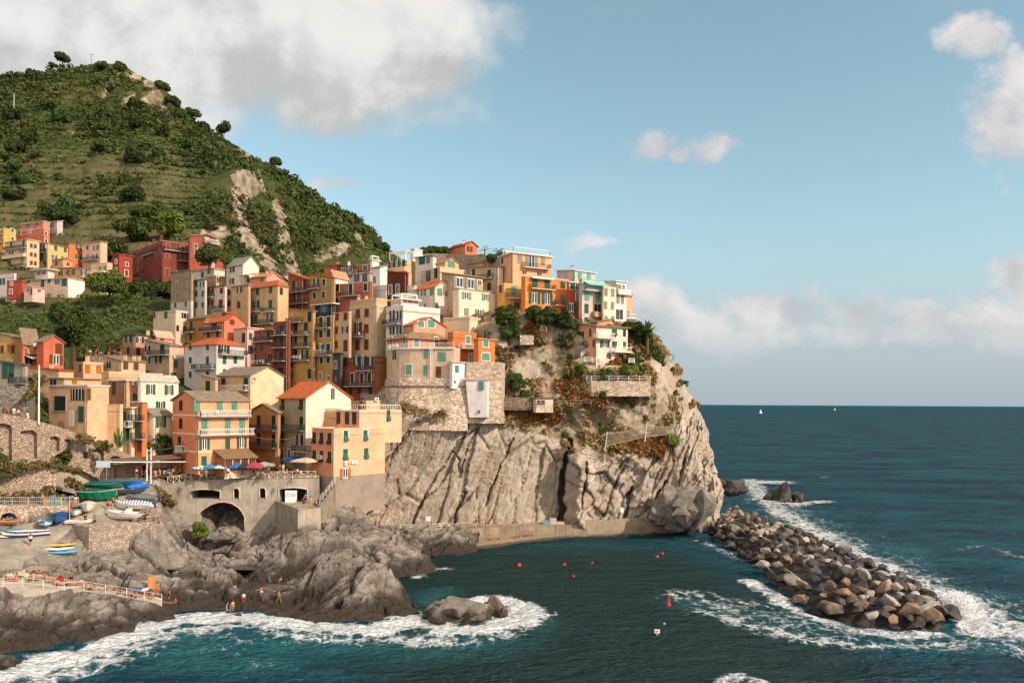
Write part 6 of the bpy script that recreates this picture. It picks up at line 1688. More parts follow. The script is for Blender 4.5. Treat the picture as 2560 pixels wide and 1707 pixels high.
prism('stone_wall', 'low stone wall under the white stepped rails of the pink cliff house', 'wall', [at(1440, 925, 160), at(1500, 925, 159.3), at(1590, 925, 160)], gz2, gz2 - 4, stone('#d0bca2', 2.0), 5, .3)
railing('white four bar balustrade below the pink cliff house', [at(1438, 914, 160) , at(1460, 905, 159.5), at(1500, 908, 159.3), at(1520, 908, 159.4)], 1.0, metal('#e2ded6'), 'none', step=1.5, r=.05, nr=4)
railing('short white balustrade at the right corner of the pink cliff house', [at(1572, 908, 159.5), at(1586, 909, 160)], 1.0, metal('#e2ded6'), 'none', step=1.2, r=.05, nr=4)
railing('white stepped stair rail rising to the pink cliff house', [at(1453, 893, 160.5), at(1472, 880, 161.5)], 1.0, metal('#e2ded6'), 'none', step=1.5, r=.05, nr=4)
railing('rusty path railing across the dry slope of the headland', [at(*c) for c in ((1256, 1018, 154.2), (1300, 1020, 154.6), (1382, 1022, 155), (1400, 1016, 155.5), (1478, 1012, 156.2))], 1.05, metal('#a08c74'), 'none', step=1.8, r=.035)
prism('stone_wall', 'pale stone terrace wall at the top of the dry slope', 'wall', [at(1300, 850, 162.4), at(1334, 850, 162.6)], at(1315, 838, 162.5).z, at(1315, 862, 162.5).z, stone('#c6b49b', 1.8), 4, .3)
prism('stone_wall', 'low dark stone wall along the path on the dry slope', 'wall', [at(1256, 1010, 155.4), at(1330, 1010, 156)], at(1290, 993, 155.6).z, at(1290, 1012, 155.6).z - 1, stone('#8d7a62', 2.2), 3)
prism('stone_wall', 'stone wall under the orange and red houses of the headland', 'wall', [at(1296, 790, 166.5), at(1370, 795, 166.3), at(1450, 800, 166.4)], [at(1296, 776, 166.5).z, at(1370, 787, 166.3).z, at(1450, 801, 166.4).z], at(1370, 830, 165).z, stone('#a89478', 2.0), 4, .3)
hpos = at(1335, 1012, 154.5)
house('hut', 'small ruined hut with a slab roof on the dry slope', (1333, 1340, 1383, 154.8, 60), 996, 1018, '#d5c3aa', 'flat', '#6d5a48', wins=[('R', 'dp', [1352], [1006], 2.2, 1.1)], name='stone_hut', hc='hut', extra=1)
m = MB()
p = at(1366, 978, 156); m.tube([p, p + Vector((0, 0, 1.4))], .04, metal('#6b3a2c'), 5)
m.box(p + Vector((-.25, -.03, .8)), (.5, 0, 0), (0, .06, 0), (0, 0, .75), paint('#b5281a'))
tag(m.build('red_sign', None, p), 'small plain red sign on a post above the slab roofed hut', 'sign')
R = empty('net_fence', at(1513, 1114, 153), 'sagging rockfall net between three pale posts over the cliff', 'fence')
npst = [(at(1512, 1115, 153.2), at(1518, 1081, 154)), (at(1612, 1092, 156.2), at(1617, 1060, 157)), (at(1686, 1084, 161), at(1697, 1060, 161.5))]
for a, b in npst:
 m = MB(); m.tube([a - Vector((0, 0, 1)), b], .09, metal('#d6d0c4'), 6); m.build('post', R, loc=a)
m = MB()
mt = metal('#b3a48c')
for (a0, b0_), (a1, b1_) in zip(npst[:-1], npst[1:]):
 def gp(u, v):
  sag = .5 * math.sin(math.pi * u)
  lo, hi = a0.lerp(a1, u), b0_.lerp(b1_, u)
  p = lo.lerp(hi, v); p.z -= sag * v; p.y -= .25 * math.sin(math.pi * v)
  return p
 n = int((a1 - a0).length / .45)
 m.tube([gp(i / 10, 1) for i in range(11)], .035, mt, 5)
 m.tube([gp(i / 10, 0) for i in range(11)], .035, mt, 5)
 for i in range(-6, n + 1):
  for s in (1, -1):
   prev = None
   ln_ = []
   for j in range(7):
    u = (i + (j if s > 0 else 6 - j)) / n
    if 0 <= u <= 1: ln_.append(gp(u, j / 6))
   if len(ln_) > 1: m.tube(ln_, .02, mt, 3, False)
m.build('net', R)
m = MB()
m.tube([npst[0][1], at(1478, 1112, 153)], .03, mt, 5)
m.build('stay_cable', R)
railing('white curved railing along the quay walkway', [on_z(*c, QZ) for c in ((925, 1322), (945, 1324), (1000, 1327), (1080, 1325), (1122, 1323))], 1.1, metal('#e0d8c6'), 'none', step=2, r=.04, nr=3)
railing('thin grey railing along the middle of the quay', [on_z(*c, QZ) for c in ((1130, 1322.5), (1190, 1319), (1260, 1316), (1340, 1313.5))], 1.0, metal('#b7ab98'), 'none', step=2.4, r=.025)
a, b = on_z(1124, 1324.5, QZ), on_z(1156, 1346, 1.1)
railing('white sloping stair rail down to the lower quay', [a + Vector((0, -.4, 0)), b], 1.0, metal('#ded6c4'), 'none', step=1.2, r=.04)
mb = MB()
for i in range(8):
 p = a.lerp(b, i / 8)
 mb.box((p.x - .2, p.y - 1.0, -.5), (.75, 0, 0), (0, 1.6, 0), (0, 0, p.z + .45), concrete('#a08e78'))
tag(mb.build('stairs', None, b), 'concrete steps going down to the lower quay', 'stairs')
m = MB()
sp_ = at(1065, 1302, 153)
m.box(sp_, (.9, 0, 0), (0, .06, 0), (0, 0, .85), paint('#e4e8ea'))
tag(m.build('wall_sign', None, sp_), 'small blank white sign on the foot of the cliff', 'sign')
m = MB()
lp = on_z(1549, 1331, 0.6)
for dx in (0, .5): m.tube([lp + Vector((dx, -.4, -.6)), lp + Vector((dx, -.2, 1.8))], .035, metal('#c9c5bb'), 6)
for k in range(6): m.tube([lp + Vector((0, 0, -.2 + k * .4)), lp + Vector((.5, 0, -.2 + k * .4))], .025, metal('#c9c5bb'), 5)
tag(m.build('ladder', None, lp), 'steel bathing ladder on the quay wall', 'ladder')
m = MB()
lp = at(566, 1536, 99)
for dx in (0, .45): m.tube([lp + Vector((dx, 0, -.8)), lp + Vector((dx, .1, 1.2)), lp + Vector((dx, .6, 1.35))], .035, metal('#d8d5cc'), 6)
for k in range(4): m.tube([lp + Vector((0, 0, -.6 + k * .4)), lp + Vector((.45, 0, -.6 + k * .4))], .025, metal('#d8d5cc'), 5)
tag(m.build('ladder', None, lp), 'small steel ladder where the grey rocks meet the surf', 'ladder')
def shp(px, py, D, up=0.0):
 p = at(px, py, D)
 p.z = shore_z(p.x, p.y) + up
 return p
railing('long white two bar railing over the sunbathing ledge', [shp(*c, .1) for c in ((-40, 1470, 92.5), (56, 1462, 93), (160, 1480, 93.2), (210, 1487, 94.6), (316, 1508, 95.4), (404, 1522, 96.2))], 1.15, metal('#e2dccf'), 'none', step=2.2, r=.022)
def pole(name, label, cat, p, hgt, r, mat, arms=()):
 m = MB()
 m.tube([p - Vector((0, 0, .5)), p + Vector((0, 0, hgt))], [r, r * .8], mat, 8)
 for (v, rr) in arms: m.tube([p + Vector((0, 0, hgt * .96)), p + Vector(v)], rr, mat, 6)
 return tag(m.build(name, None, p), label, cat)
pole('utility_pole', 'tall white pole at the top of the ramp on the left', 'pole', at(97, 1052, 119), 8.3, .14, metal('#d9d2c6'))
pole('davit_post', 'left one of two white crane posts beside the restaurant canopy', 'pole', at(367, 1216, 128), 6.0, .11, metal('#e4dfd6'), [((.7, .2, 5.8), .06)])
pole('davit_post', 'right one of two white crane posts beside the restaurant canopy', 'pole', at(377, 1212, 128.6), 6.0, .11, metal('#e4dfd6'))
pole('mast', 'thin bare mast standing on the ridge of the hill', 'mast', at(229, 162, 474), 6.5, .16, metal('#6f6f68'), [((1.4, 0, 5.6), .12), ((-1.4, 0, 5.6), .12)])
pole('mast', 'pale pole standing in the scrub at the far left of the hill', 'mast', at(35, 268, 425), 7, .22, metal('#b8b3a6'))
pole('flag_pole', 'slim white pole with a red flag among the boats', 'pole', at(174, 1303, 112.6), 3.6, .04, metal('#e2dccf'))
m = MB()
fp = at(174, 1303, 112.6) + Vector((.05, 0, 1.5))
m.hexa([fp, fp + Vector((.35, 0, 0)), fp + Vector((.35, .03, 0)), fp + Vector((0, .03, 0))], [fp + Vector((0, 0, 1.2)), fp + Vector((.3, .02, 1.1)), fp + Vector((.3, .05, 1.1)), fp + Vector((0, .03, 1.2))], cloth('#c23a24'))
tag(m.build('flag', None, fp), 'red flag hanging on the slim white pole', 'flag')
pole('lamp_post', 'white boundary post at the left of the headland garden railing', 'post', at(1622, 985, 157), 3.0, .05, metal('#d8d4ca'))
def wire(label, a, b, sag, r=.02):
 m = MB()
 m.tube([a.lerp(b, i / 16) - Vector((0, 0, sag * 4 * (i / 16) * (1 - i / 16))) for i in range(17)], r, metal('#8d8577'), 4)
 tag(m.build('cable', None, a), label, 'cable')
wire('pale cable sagging from the crane posts to the peach house', at(380, 1123, 128), at(490, 1090, 129.5), .7)
wire('thin cable across the shaded houses behind the plaza', at(622, 1087, 131), at(740, 1092, 136), .6)
wire('pale rope slung from the pier to the rocks', at(738, 1285, 122.6), at(560, 1306, 128), 2.0, .035)
def canopy(name, label, corners, zc, drop, mat, postmat, thick=.12, under='post'):
 """corners: ground points; roof edge height zc over ground"""
 R = empty(name, corners[0], label, 'canopy')
 m = MB()
 t = [p + Vector((0, 0, zc)) for p in corners]
 c = sum(t, Vector()) / 4
 top = [p for p in t]
 m.hexa([p - Vector((0, 0, thick)) for p in top], top, mat)
 rg = [(top[0] + top[3]) / 2 + Vector((0, 0, drop)), (top[1] + top[2]) / 2 + Vector((0, 0, drop))]
 m.poly(top + rg, [(0, 1, 5, 4), (2, 3, 4, 5), (1, 2, 5), (3, 0, 4)], mat)
 m.build('canopy_roof', R)
 for k, (u, v) in enumerate(((0.04, .05), (.96, .05), (.96, .95), (.04, .95), (.35, .05), (.66, .05))):
  p = (corners[0].lerp(corners[1], u)).lerp(corners[3].lerp(corners[2], u), v)
  mm = MB()
  mm.box(p + Vector((-.09, -.09, 0)), (.18, 0, 0), (0, .18, 0), (0, 0, zc - .1), postmat)
  mm.build('post', R, loc=p)
 return R
def plz(px, py): return sea_at(px, py, PLZ)
cA, cB = at(283, 1208, 130), at(352, 1212, 129)
canopy('restaurant_canopy', 'brown restaurant canopy with a long white gutter left of the plaza', [at(283, 1208, 123.8), Vector((at(462, 1180, 132.8).x, 132.8, PLZ)), Vector((at(468, 1170, 138).x, 138, PLZ)), Vector((at(281, 1200, 128).x, 128, PLZ))], 3.0, .45, cloth('#6f5a48'), wood('#4a2a1c'))
m = MB()
g0, g1 = at(272, 1155, 123.4), at(490, 1154, 133)
m.tube([g0, g1], .09, metal('#d8d2c4'), 8)
tag(m.build('gutter_pipe', None, g0), 'long white horizontal pipe over the restaurant canopy', 'pipe')
m = MB()
bp0 = at(240, 1168, 122)
m.box(bp0, (2.1, 0, 0), (0, .12, 0), (0, 0, 1.0), paint('#b9c6c8'))
m.tube([bp0 + Vector((.5, .06, 0)), bp0 + Vector((.5, .06, -2.0))], .05, metal('#888888'), 6)
m.tube([bp0 + Vector((1.6, .06, 0)), bp0 + Vector((1.6, .06, -2.0))], .05, metal('#888888'), 6)
tag(m.build('signboard', None, bp0), 'pale blue blank signboard left of the brown canopy', 'sign')
def parasol(label, p, rad, hgt, mat, drop=.55, n=8, name='parasol'):
 R = empty(name, p, label, 'parasol', 'parasols on the plaza')
 m = MB()
 m.tube([p, p + Vector((0, 0, hgt))], .035, wood('#8a5a38'), 6)
 m.build('pole', R)
 m = MB()
 top = p + Vector((0, 0, hgt))
 rim = [p + Vector((rad * math.cos(2 * math.pi * k / n + .3), rad * math.sin(2 * math.pi * k / n + .3), hgt - drop)) for k in range(n)]
 mid = [p + Vector((rad * .55 * math.cos(2 * math.pi * k / n + .3), rad * .55 * math.sin(2 * math.pi * k / n + .3), hgt - drop * .42)) for k in range(n)]
 low = [q - Vector((0, 0, .16)) for q in rim]
 fs = [(0, 1 + k, 1 + (k + 1) % n) for k in range(n)]
 fs += [(1 + k, 1 + n + k, 1 + n + (k + 1) % n, 1 + (k + 1) % n) for k in range(n)]
 fs += [(1 + n + k, 1 + 2 * n + k, 1 + 2 * n + (k + 1) % n, 1 + n + (k + 1) % n) for k in range(n)]
 m.poly([top] + mid + rim + low, fs, mat)
 m.build('canopy', R, fix=False)
 return R
parasol('striped turquoise and white parasol next to the peach house', plz(507, 1190) , 1.7, 2.0, striped('#7fc4cc', '#e8efe9'))
parasol('bright blue parasol leftmost among the solid blue ones', plz(528, 1190), 1.8, 2.1, cloth('#3f86b8'))
parasol('blue and white striped parasol in the middle of the plaza edge', plz(559, 1190), 1.9, 2.1, striped('#5aa5cf', '#eef0ee', 2.5))
parasol('steel blue closed looking parasol right of the striped one', plz(590, 1190), 1.6, 2.4, cloth('#2f6a98'), .9)
parasol('dark grey low parasol between the blue and the red one', plz(613, 1190), 1.7, 2.1, cloth('#3b3a38'))
parasol('faded red parasol on the plaza edge', plz(637, 1190), 1.8, 2.4, cloth('#a83f4d'), .8)
parasol('pale grey green parasol right of the red one', plz(660, 1188), 1.8, 2.3, cloth('#98a294'))
parasol('large cream square parasol near the pink corner house', plz(764, 1186), 2.6, 2.9, cloth('#cdb99b'), .6, 4)
parasol('deep blue awning parasol behind the large cream one', plz(735, 1180), 2.2, 2.9, cloth('#24558f'), .6, 4)
v0, v1, v2 = at(528, 1142, 127.8), at(580, 1146, 124.9), at(652, 1141, 127.3)
hpm = HOUSES['pm'].fr
w0, w1 = hpm.pt(532, 1123, .05), hpm.pt(618, 1122, .05)
R = empty('veranda', Vector((v0.x, v0.y, PLZ)), 'brown roofed glazed veranda leaning on the peach house', 'veranda')
m = MB()
e0 = Vector((w0.x, w0.y, 0)) + HOUSES['pm'].nr * 3.6
e1 = Vector((w1.x, w1.y, 0)) + HOUSES['pm'].nr * 3.6
zl = w0.z - 1.35
e0.z = e1.z = zl
w1.z = w0.z
up = Vector((0, 0, .14))
qd = [e0, e1, w1, w0]
m.hexa([p - up for p in qd], qd, tiles('#86684c'))
m.build('roof', R)
m = MB()
ww = wood('#9a6236')
i0, i1 = e0 + HOUSES['pm'].dr * .3 - HOUSES['pm'].nr * .3, e1 - HOUSES['pm'].dr * .3 - HOUSES['pm'].nr * .3
def wallq(a, b, z0, z1, mat):
 m.box((a.x, a.y, z0), (b.x - a.x, b.y - a.y, 0), HOUSES['pm'].nr * -.12, (0, 0, z1 - z0), mat)
wallq(i0, i1, PLZ - .3, PLZ + 1.0, plaster('#e6d3b8'))
for k in range(5):
 a = i0.lerp(i1, k / 4 - .012 if k else 0); b = i0.lerp(i1, min(1, k / 4 + .022))
 wallq(a, b, PLZ + 1.0, zl - .1, plaster('#e9b684'))
m.build('front_wall', R)
for k in range(4):
 m = MB()
 a, b = i0.lerp(i1, k / 4 + .03), i0.lerp(i1, (k + 1) / 4 - .02)
 for j in range(4):
  c = a.lerp(b, j / 3)
  m.box((c.x - .05, c.y, PLZ + 1.0), (.1, 0, 0), (0, .1, 0), (0, 0, zl - PLZ - 1.1), ww)
 for z_ in (PLZ + 1.0, zl - .22): m.box((a.x, a.y, z_), (b.x - a.x, b.y - a.y, 0), (0, .1, 0), (0, 0, .12), ww)
 m.face([(a.x, a.y + .12, PLZ + 1), (b.x, b.y + .12, PLZ + 1), (b.x, b.y + .12, zl - .1), (a.x, a.y + .12, zl - .1)], glass())
 m.build('window', R, loc=a)
m = MB()
a = Vector((i0.x, i0.y, PLZ)); b = a - HOUSES['pm'].nr * 3.2
m.box(a, b - a, HOUSES['pm'].dr * .12, (0, 0, zl - PLZ), wood('#a8703f'))
m.build('side_wall', R)
def pergola(label, hs, zb, hgt, inset=.15, mat=None, beams=3):
 mat = mat or metal('#e6e2d8')
 C, A, B = hs.C, hs.C + hs.dl * hs.LL, hs.C + hs.dr * hs.LR
 E = A + hs.dr * hs.LR
 R = empty('pergola', Vector((C.x, C.y, zb)), label, 'pergola')
 q = [C, B, E, A]
 cc = sum(q, Vector()) / 4
 q = [Vector((p.x + (cc.x - p.x) * inset, p.y + (cc.y - p.y) * inset, zb)) for p in q]
 for p in q:
  m = MB(); m.box(p + Vector((-.1, -.1, 0)), (.2, 0, 0), (0, .2, 0), (0, 0, hgt), mat); m.build('post', R, loc=p)
 m = MB()
 u = Vector((0, 0, hgt))
 for i in range(4): m.tube([q[i] + u, q[(i + 1) % 4] + u], .13, mat, 4)
 for k in range(1, beams + 1): m.tube([q[0].lerp(q[1], k / (beams + 1)) + u, q[3].lerp(q[2], k / (beams + 1)) + u], .09, mat, 4)
 m.build('beam', R)
 return R
pergola('white timber pergola on the roof of the cream house', HOUSES['pg'], HOUSES['pg'].zt - .9, 3.4)
pergola('white roof frame over the terrace of the white striped house', HOUSES['wsp'], HOUSES['wsp'].zt + .2, 1.0, .1)
pergola('small white frame on the white house left of the pergola', HOUSES['wp'], HOUSES['wp'].zt + .2, .9, .1)
@cached
def chair_mesh(col):
 m = MB()
 p = paint(col)
 m.cbox(-.26, .26, -.26, .26, .40, .46, p)
 m.hexa([(-.26, .2, .44), (.26, .2, .44), (.26, .26, .44), (-.26, .26, .44)], [(-.24, .36, .95), (.24, .36, .95), (.24, .42, .95), (-.24, .42, .95)], p)
 for x in (-.24, .19):
  for y in (-.25, .2): m.cbox(x, x + .05, y, y + .05, 0, .4, p)
  m.cbox(x, x + .06, -.25, .28, .62, .67, p)
 return m.mesh('plastic_chair')
def chairs(hs, side, spots, where, depth=.5, col='#efece6'):
 fc = hs.fl if side == 'L' else hs.fr
 for i, (x, y) in enumerate(spots):
  p = fc.pt(x, y, depth)
  o = link('plastic_chair', chair_mesh(col), None, p, random.uniform(-1.5, 1.5))
  pos_ = ['leftmost', 'second', 'third', 'fourth'][i] if len(spots) > 1 else 'single'
  tag(o, f'{pos_} white plastic chair on {where}', 'chair', 'white plastic chairs on balconies')
chairs(HOUSES['pm'], 'R', [(504, 1040), (520, 1040), (540, 1040), (592, 1040)], 'the top balcony of the peach house')
chairs(HOUSES['yl'], 'L', [(733, 838), (768, 838)], 'the upper balcony of the tall yellow house')
chairs(HOUSES['yl'], 'L', [(730, 868)], 'the middle balcony of the tall yellow house')
chairs(HOUSES['rn'], 'L', [(689, 838), (711, 838)], 'the top balcony of the narrow red house')
chairs(HOUSES['tn'], 'L', [(632, 779), (646, 779)], 'the upper balcony of the tan hip roof house')
chairs(HOUSES['wh'], 'L', [(500, 922), (534, 922)], 'the lower balcony of the white hip roof house')
chairs(HOUSES['bg'], 'L', [(905, 842)], 'the balcony of the wide beige house')
chairs(HOUSES['kr'], 'L', [(991, 872), (1000, 872), (1009, 872)], 'the terrace of the pink bastion storey', 1.2)
chairs(HOUSES['br'], 'L', [(728, 730)], 'the balcony of the brown shaded house')
def laundry(label, fc, x0, x1, y, cols, depth=.9):
 a, b = fc.pt(x0, y, depth), fc.pt(x1, y, depth)
 b.z = a.z
 R = empty('laundry_line', a, label, 'laundry')
 m = MB(); m.tube([a, b], .012, metal('#cccccc'), 4); m.build('line', R)
 n = len(cols)
 for k, c in enumerate(cols):
  p, q = a.lerp(b, (k + .12) / n), a.lerp(b, (k + .85) / n)
  h = random.uniform(.5, .95)
  m = MB()
  t = Vector((0, .03, 0))
  m.hexa([p - Vector((0, .02, h)), q - Vector((0, .05, h * .95)), q - Vector((0, .02, h * .95)), p - Vector((0, -.01, h))], [p, q, q + t, p + t], cloth(c))
  m.build('cloth', R, loc=p)
laundry('white washing on the line of the red orange tall house', HOUSES['rd'].fl, 636, 674, 901, ['#ece8e0', '#dcd8d0', '#c9b9b0', '#efece6', '#e5e0d8'], 1.3)
laundry('white washing hung across the tall yellow house', HOUSES['yl'].fl, 724, 762, 890, ['#efece6', '#e2ded6', '#efece6', '#d5cfc8', '#ece8e0'])
laundry('grey sheet and cloths drying on the ochre house balcony', HOUSES['y2'].fl, 788, 826, 876, ['#c08a80', '#8d9299', '#9aa0a8', '#a9aeb4'], 1.1)
laundry('small white washing below a window of the pink corner house', HOUSES['pl'].fr, 858, 893, 1152, ['#f0ece4', '#d8b08a', '#efece6', '#e6e2da'], .35)
laundry('white cloths drying on the beige house under the tan roof', HOUSES['bn'].fr, 430, 458, 886, ['#efece6', '#e8e4dc', '#dcdcdc'], .6)
m = MB()
cp = HOUSES['lp'].fl.pt(180, 1024, .5)
m.box(cp, HOUSES['lp'].fl.right * 1.25, HOUSES['lp'].fl.n * .05, (0, 0, -2.7), striped('#e9e2d4', '#9c948a', 4.0))
tag(m.build('curtain', None, cp), 'striped curtain hanging before the door of the large peach house', 'curtain')
m = MB()
dp_ = HOUSES['th'].fr.pt(632, 950, .3)
for k in range(10):
 a0, a1 = 2 * math.pi * k / 10, 2 * math.pi * (k + 1) / 10
 m.face([dp_, dp_ + Vector((.5 * math.cos(a0), -.18, .5 * math.sin(a0))), dp_ + Vector((.5 * math.cos(a1), -.18, .5 * math.sin(a1)))], metal('#b5afa5'))
m.tube([dp_, dp_ + Vector((0, .35, 0))], .04, metal('#888888'), 5)
tag(m.build('satellite_dish', None, dp_, fix=False), 'round grey satellite dish on the sunlit tan gable', 'satellite dish')
def ac(label, p, rz):
 m = MB()
 m.cbox(-.45, .45, -.18, .18, 0, .65, metal('#dcd8d0'))
 for k in range(10):
  a0, a1 = 2 * math.pi * k / 10, 2 * math.pi * (k + 1) / 10
  m.face([(0, -.19, .33), (.25 * math.cos(a0), -.19, .33 + .25 * math.sin(a0)), (.25 * math.cos(a1), -.19, .33 + .25 * math.sin(a1))], paint('#6b6b66'))
 o = link('air_conditioner', m.mesh('air_conditioner', fix=False), None, p, rz)
 tag(o, label, 'air conditioner', 'air conditioners on the houses')
ac('white air conditioner beside the peach roof rooms', HOUSES['pu'].fr.pt(938, 1002, .3), HOUSES['pu'].fr.rz)
ac('white air conditioner on the orange wall of the terrace house', HOUSES['oa'].fr.pt(87, 867, .25), HOUSES['oa'].fr.rz)
ac('white air conditioner on the flat roof beside the cream white house', HOUSES['bw'].fr.pt(334, 963, .3), HOUSES['bw'].fr.rz)
ac('air conditioner on the pink corner house above the parasols', HOUSES['pl'].fl.pt(804, 1147, .25), HOUSES['pl'].fl.rz)
vc = [at(214, 892, 171), at(306, 888, 173), at(306, 884, 177), at(214, 888, 175)]
canopy('vine_pergola', 'crowded vine covered restaurant pergola beside the tall dark evergreen', vc, 2.6, .25, leafmat('#2b3314', '#6a6f34'), wood('#8a4a30'), .25)
mb = MB()
mb.hexa([p - Vector((0, 0, 4)) for p in vc], [p - Vector((0, 0, .02)) for p in vc], stone('#9a876c'))
tag(mb.build('stone_terrace', None, vc[0]), 'stone terrace carrying the vine covered pergola', 'terrace')
prism('stone_bank', 'stone bank of the garden on the very top of the village', 'wall', [at(1046, 645, 209), at(1120, 645, 207), at(1200, 645, 199), at(1262, 645, 191)], [at(1046, 634, 209).z, at(1120, 634, 207).z, at(1200, 638, 199).z, at(1262, 642, 191).z], at(1120, 700, 200).z, stone('#b3a08a'), 8)
def ground_hit(px, py, lo=78.0, hi=150.0):
 """point where a sight line meets the smooth shore"""
 prev = None
 for D in np.arange(lo, hi, 0.5):
  p = at(px, py, float(D))
  dz_ = p.z - shore_z(p.x, p.y)
  if dz_ <= 0:
   if prev is None: return p
   f = prev[1] / (prev[1] - dz_)
   return at(px, py, prev[0] + (D - prev[0]) * f)
  prev = (float(D), dz_)
 return at(px, py, hi)
def boat(label, px, py, head, L, Bm, hull, inner, kind='open', stripe=None, cover=None, motor=False, name='boat', tilt=0.0, hh=0.85):
 """head: bow direction in degrees (0 = right, 90 = away)"""
 p = ground_hit(px, py) + Vector((0, 0, .04))
 R = empty(name, p, label, 'boat')
 R.rotation_euler = (math.radians(tilt), 0, math.radians(head))
 n, k = 13, 9
 def st(u):           # u 0 stern .. 1 bow: half breadth, keel height, sheer
  b = Bm / 2 * (0.72 + .28 * min(1, u / .35)) * (1 - max(0, (u - .45) / .55) ** 2.3)
  return max(b, .02), 0.05 + .45 * hh * max(0, (u - .75) / .25) ** 2, hh * (.86 + .35 * u ** 3)
 V_, I_ = [], []
 for i in range(n):
  u = i / (n - 1)
  b, kz, sh = st(u)
  x = (u - .5) * L
  for j in range(k):
   t = -1 + 2 * j / (k - 1)
   s = abs(t)
   y = b * math.copysign(s ** .7, t) if t else 0
   V_.append((x, y, kz + (sh - kz) * s ** 2.2))
 fs = [(i * k + j, (i + 1) * k + j, (i + 1) * k + j + 1, i * k + j + 1) for i in range(n - 1) for j in range(k - 1)]
 fs.append(tuple(range(k)))
 m = MB()
 hm = paint(hull, .4)
 m.poly(V_, fs, hm)
 def child(mb, nm, sm=False):
  me = mb.mesh(nm, fix=False)
  o = bpy.data.objects.new(nm, me)
  COL.objects.link(o); o.parent = R
  return o
 child(m, 'hull')
 m = MB()
 edge = lambda s: [((i / (n - 1) - .5) * L, s * st(i / (n - 1))[0], st(i / (n - 1))[2]) for i in range(n)]
 m.tube(edge(1), .045, paint(stripe or inner), 5)
 m.tube(edge(-1), .045, paint(stripe or inner), 5)
 child(m, 'gunwale')
 if kind in ('open', 'motor'):
  m = MB()
  fz = .38 * hh if kind == 'open' else .62 * hh
  q = [[((i / (n - 1) - .5) * L, s * st(i / (n - 1))[0] * .82, fz + .2 * (i / (n - 1)) ** 3) for s in (-1, 1)] for i in range(n)]
  for a, b in zip(q[:-1], q[1:]): m.face([a[0], b[0], b[1], a[1]], paint(inner))
  for i in range(n - 1):
   for s in (0, 1):
    sg = (-1, 1)[s]
    e0, e1 = edge(sg)[i], edge(sg)[i + 1]
    m.face([q[i][s], q[i + 1][s], (e1[0], e1[1] * .96, e1[2]), (e0[0], e0[1] * .96, e0[2])], paint(inner))
  child(m, 'deck')
  for u in ((.3, .52, .72) if kind == 'open' else (.2,)):
   b, kz, sh = st(u)
   m = MB(); x = (u - .5) * L
   m.cbox(x - .13, x + .13, -b * .9, b * .9, sh * .72, sh * .72 + .06, paint(stripe or inner))
   child(m, 'seat')
 if kind == 'motor':
  m = MB(); m.cbox(-.35, .35, -.3, .3, .5 * hh, hh + .5, paint('#e5e1d8')); m.cbox(.30, .36, -.32, .32, hh + .4, hh + .75, glass()); child(m, 'console')
 if cover:
  m = MB()
  cm = cloth(cover) if not isinstance(cover, tuple) else striped(*cover)
  vv_, kk = [], 7
  ov = 1.06 if kind != 'wrap' else 1.12
  for i in range(n):
   u = i / (n - 1)
   b, kz, sh = st(u)
   for j in range(kk):
    t = -1 + 2 * j / (kk - 1)
    hump = (.38 * math.sin(math.pi * min(1, u * 1.1 + .05)) if u < .95 else 0.02) * (1 - abs(t) ** 1.6)
    vv_.append(((u - .5) * L * 1.02, b * ov * t + .02 * math.sin(9 * u), sh + .06 + hump - (.16 + .06 * math.sin(u * 20) if j in (0, kk - 1) else 0)))
  m.poly(vv_, [(i * kk + j, (i + 1) * kk + j, (i + 1) * kk + j + 1, i * kk + j + 1) for i in range(n - 1) for j in range(kk - 1)], cm)
  if kind == 'wrap':
   for s in (-1, 1):
    for i in range(n - 1):
     e0, e1 = edge(s)[i], edge(s)[i + 1]
     o = .1 * s
     w0, w1 = .08 * math.sin(i * 2.3), .08 * math.sin((i + 1) * 2.3)
     m.face([(e0[0], e0[1] * 1.1 + o, e0[2] - .05), (e1[0], e1[1] * 1.1 + o, e1[2] - .05), (e1[0], e1[1] * .95 + o + w1, .12), (e0[0], e0[1] * .95 + o + w0, .12)], cm)
  child(m, 'cover')
 if motor:
  m = MB(); x = -L / 2
  m.cbox(x - .5, x - .08, -.22, .22, hh * .95, hh * .95 + .55, paint('#54575a', .3)); m.cbox(x - .35, x - .15, -.07, .07, -.02, hh * .95, paint('#35383a'))
  child(m, 'outboard_motor')
 return R
boat('dark green boat with a blue bow under the pale signboard', 262, 1222, -8, 6.2, 2.0, '#15523f', '#2c6a58', 'open', '#3f9fb5', '#17604a')
boat('grey covered boat with blue tarpaulins beside the canopy', 307, 1214, -5, 6.4, 2.2, '#2f6f9e', '#666666', 'cover', '#3d86c0', '#55585a')
boat('large boat wrapped in a shiny green tarpaulin', 247, 1248, -12, 6.2, 2.3, '#ddd2c2', '#e2d8c8', 'wrap', '#e0d0ba', '#10694a', hh=1.3)
boat('small boat under a bright blue cover by the white posts', 345, 1228, 60, 3.8, 1.7, '#2d66a8', '#2d66a8', 'cover', None, '#2f6fc0')
boat('dark inflatable boat near the blue covered one', 328, 1236, 30, 3.6, 1.6, '#33393b', '#3d4446', 'open', '#4b5255')
boat('round bowed white boat under a beige cover', 219, 1278, -65, 4.6, 2.2, '#e2d3c2', '#d5c0b0', 'cover', '#e9dfd2', '#cdb8ab', hh=1.15)
boat('boat under a dark green cover next to the red flag', 191, 1288, -70, 3.9, 1.9, '#d9d4c8', '#d9d4c8', 'cover', None, '#1f3f35')
boat('boat under a domed navy blue cover', 149, 1306, -72, 4.4, 2.2, '#24508a', '#24508a', 'cover', None, '#234f8d', hh=1.15)
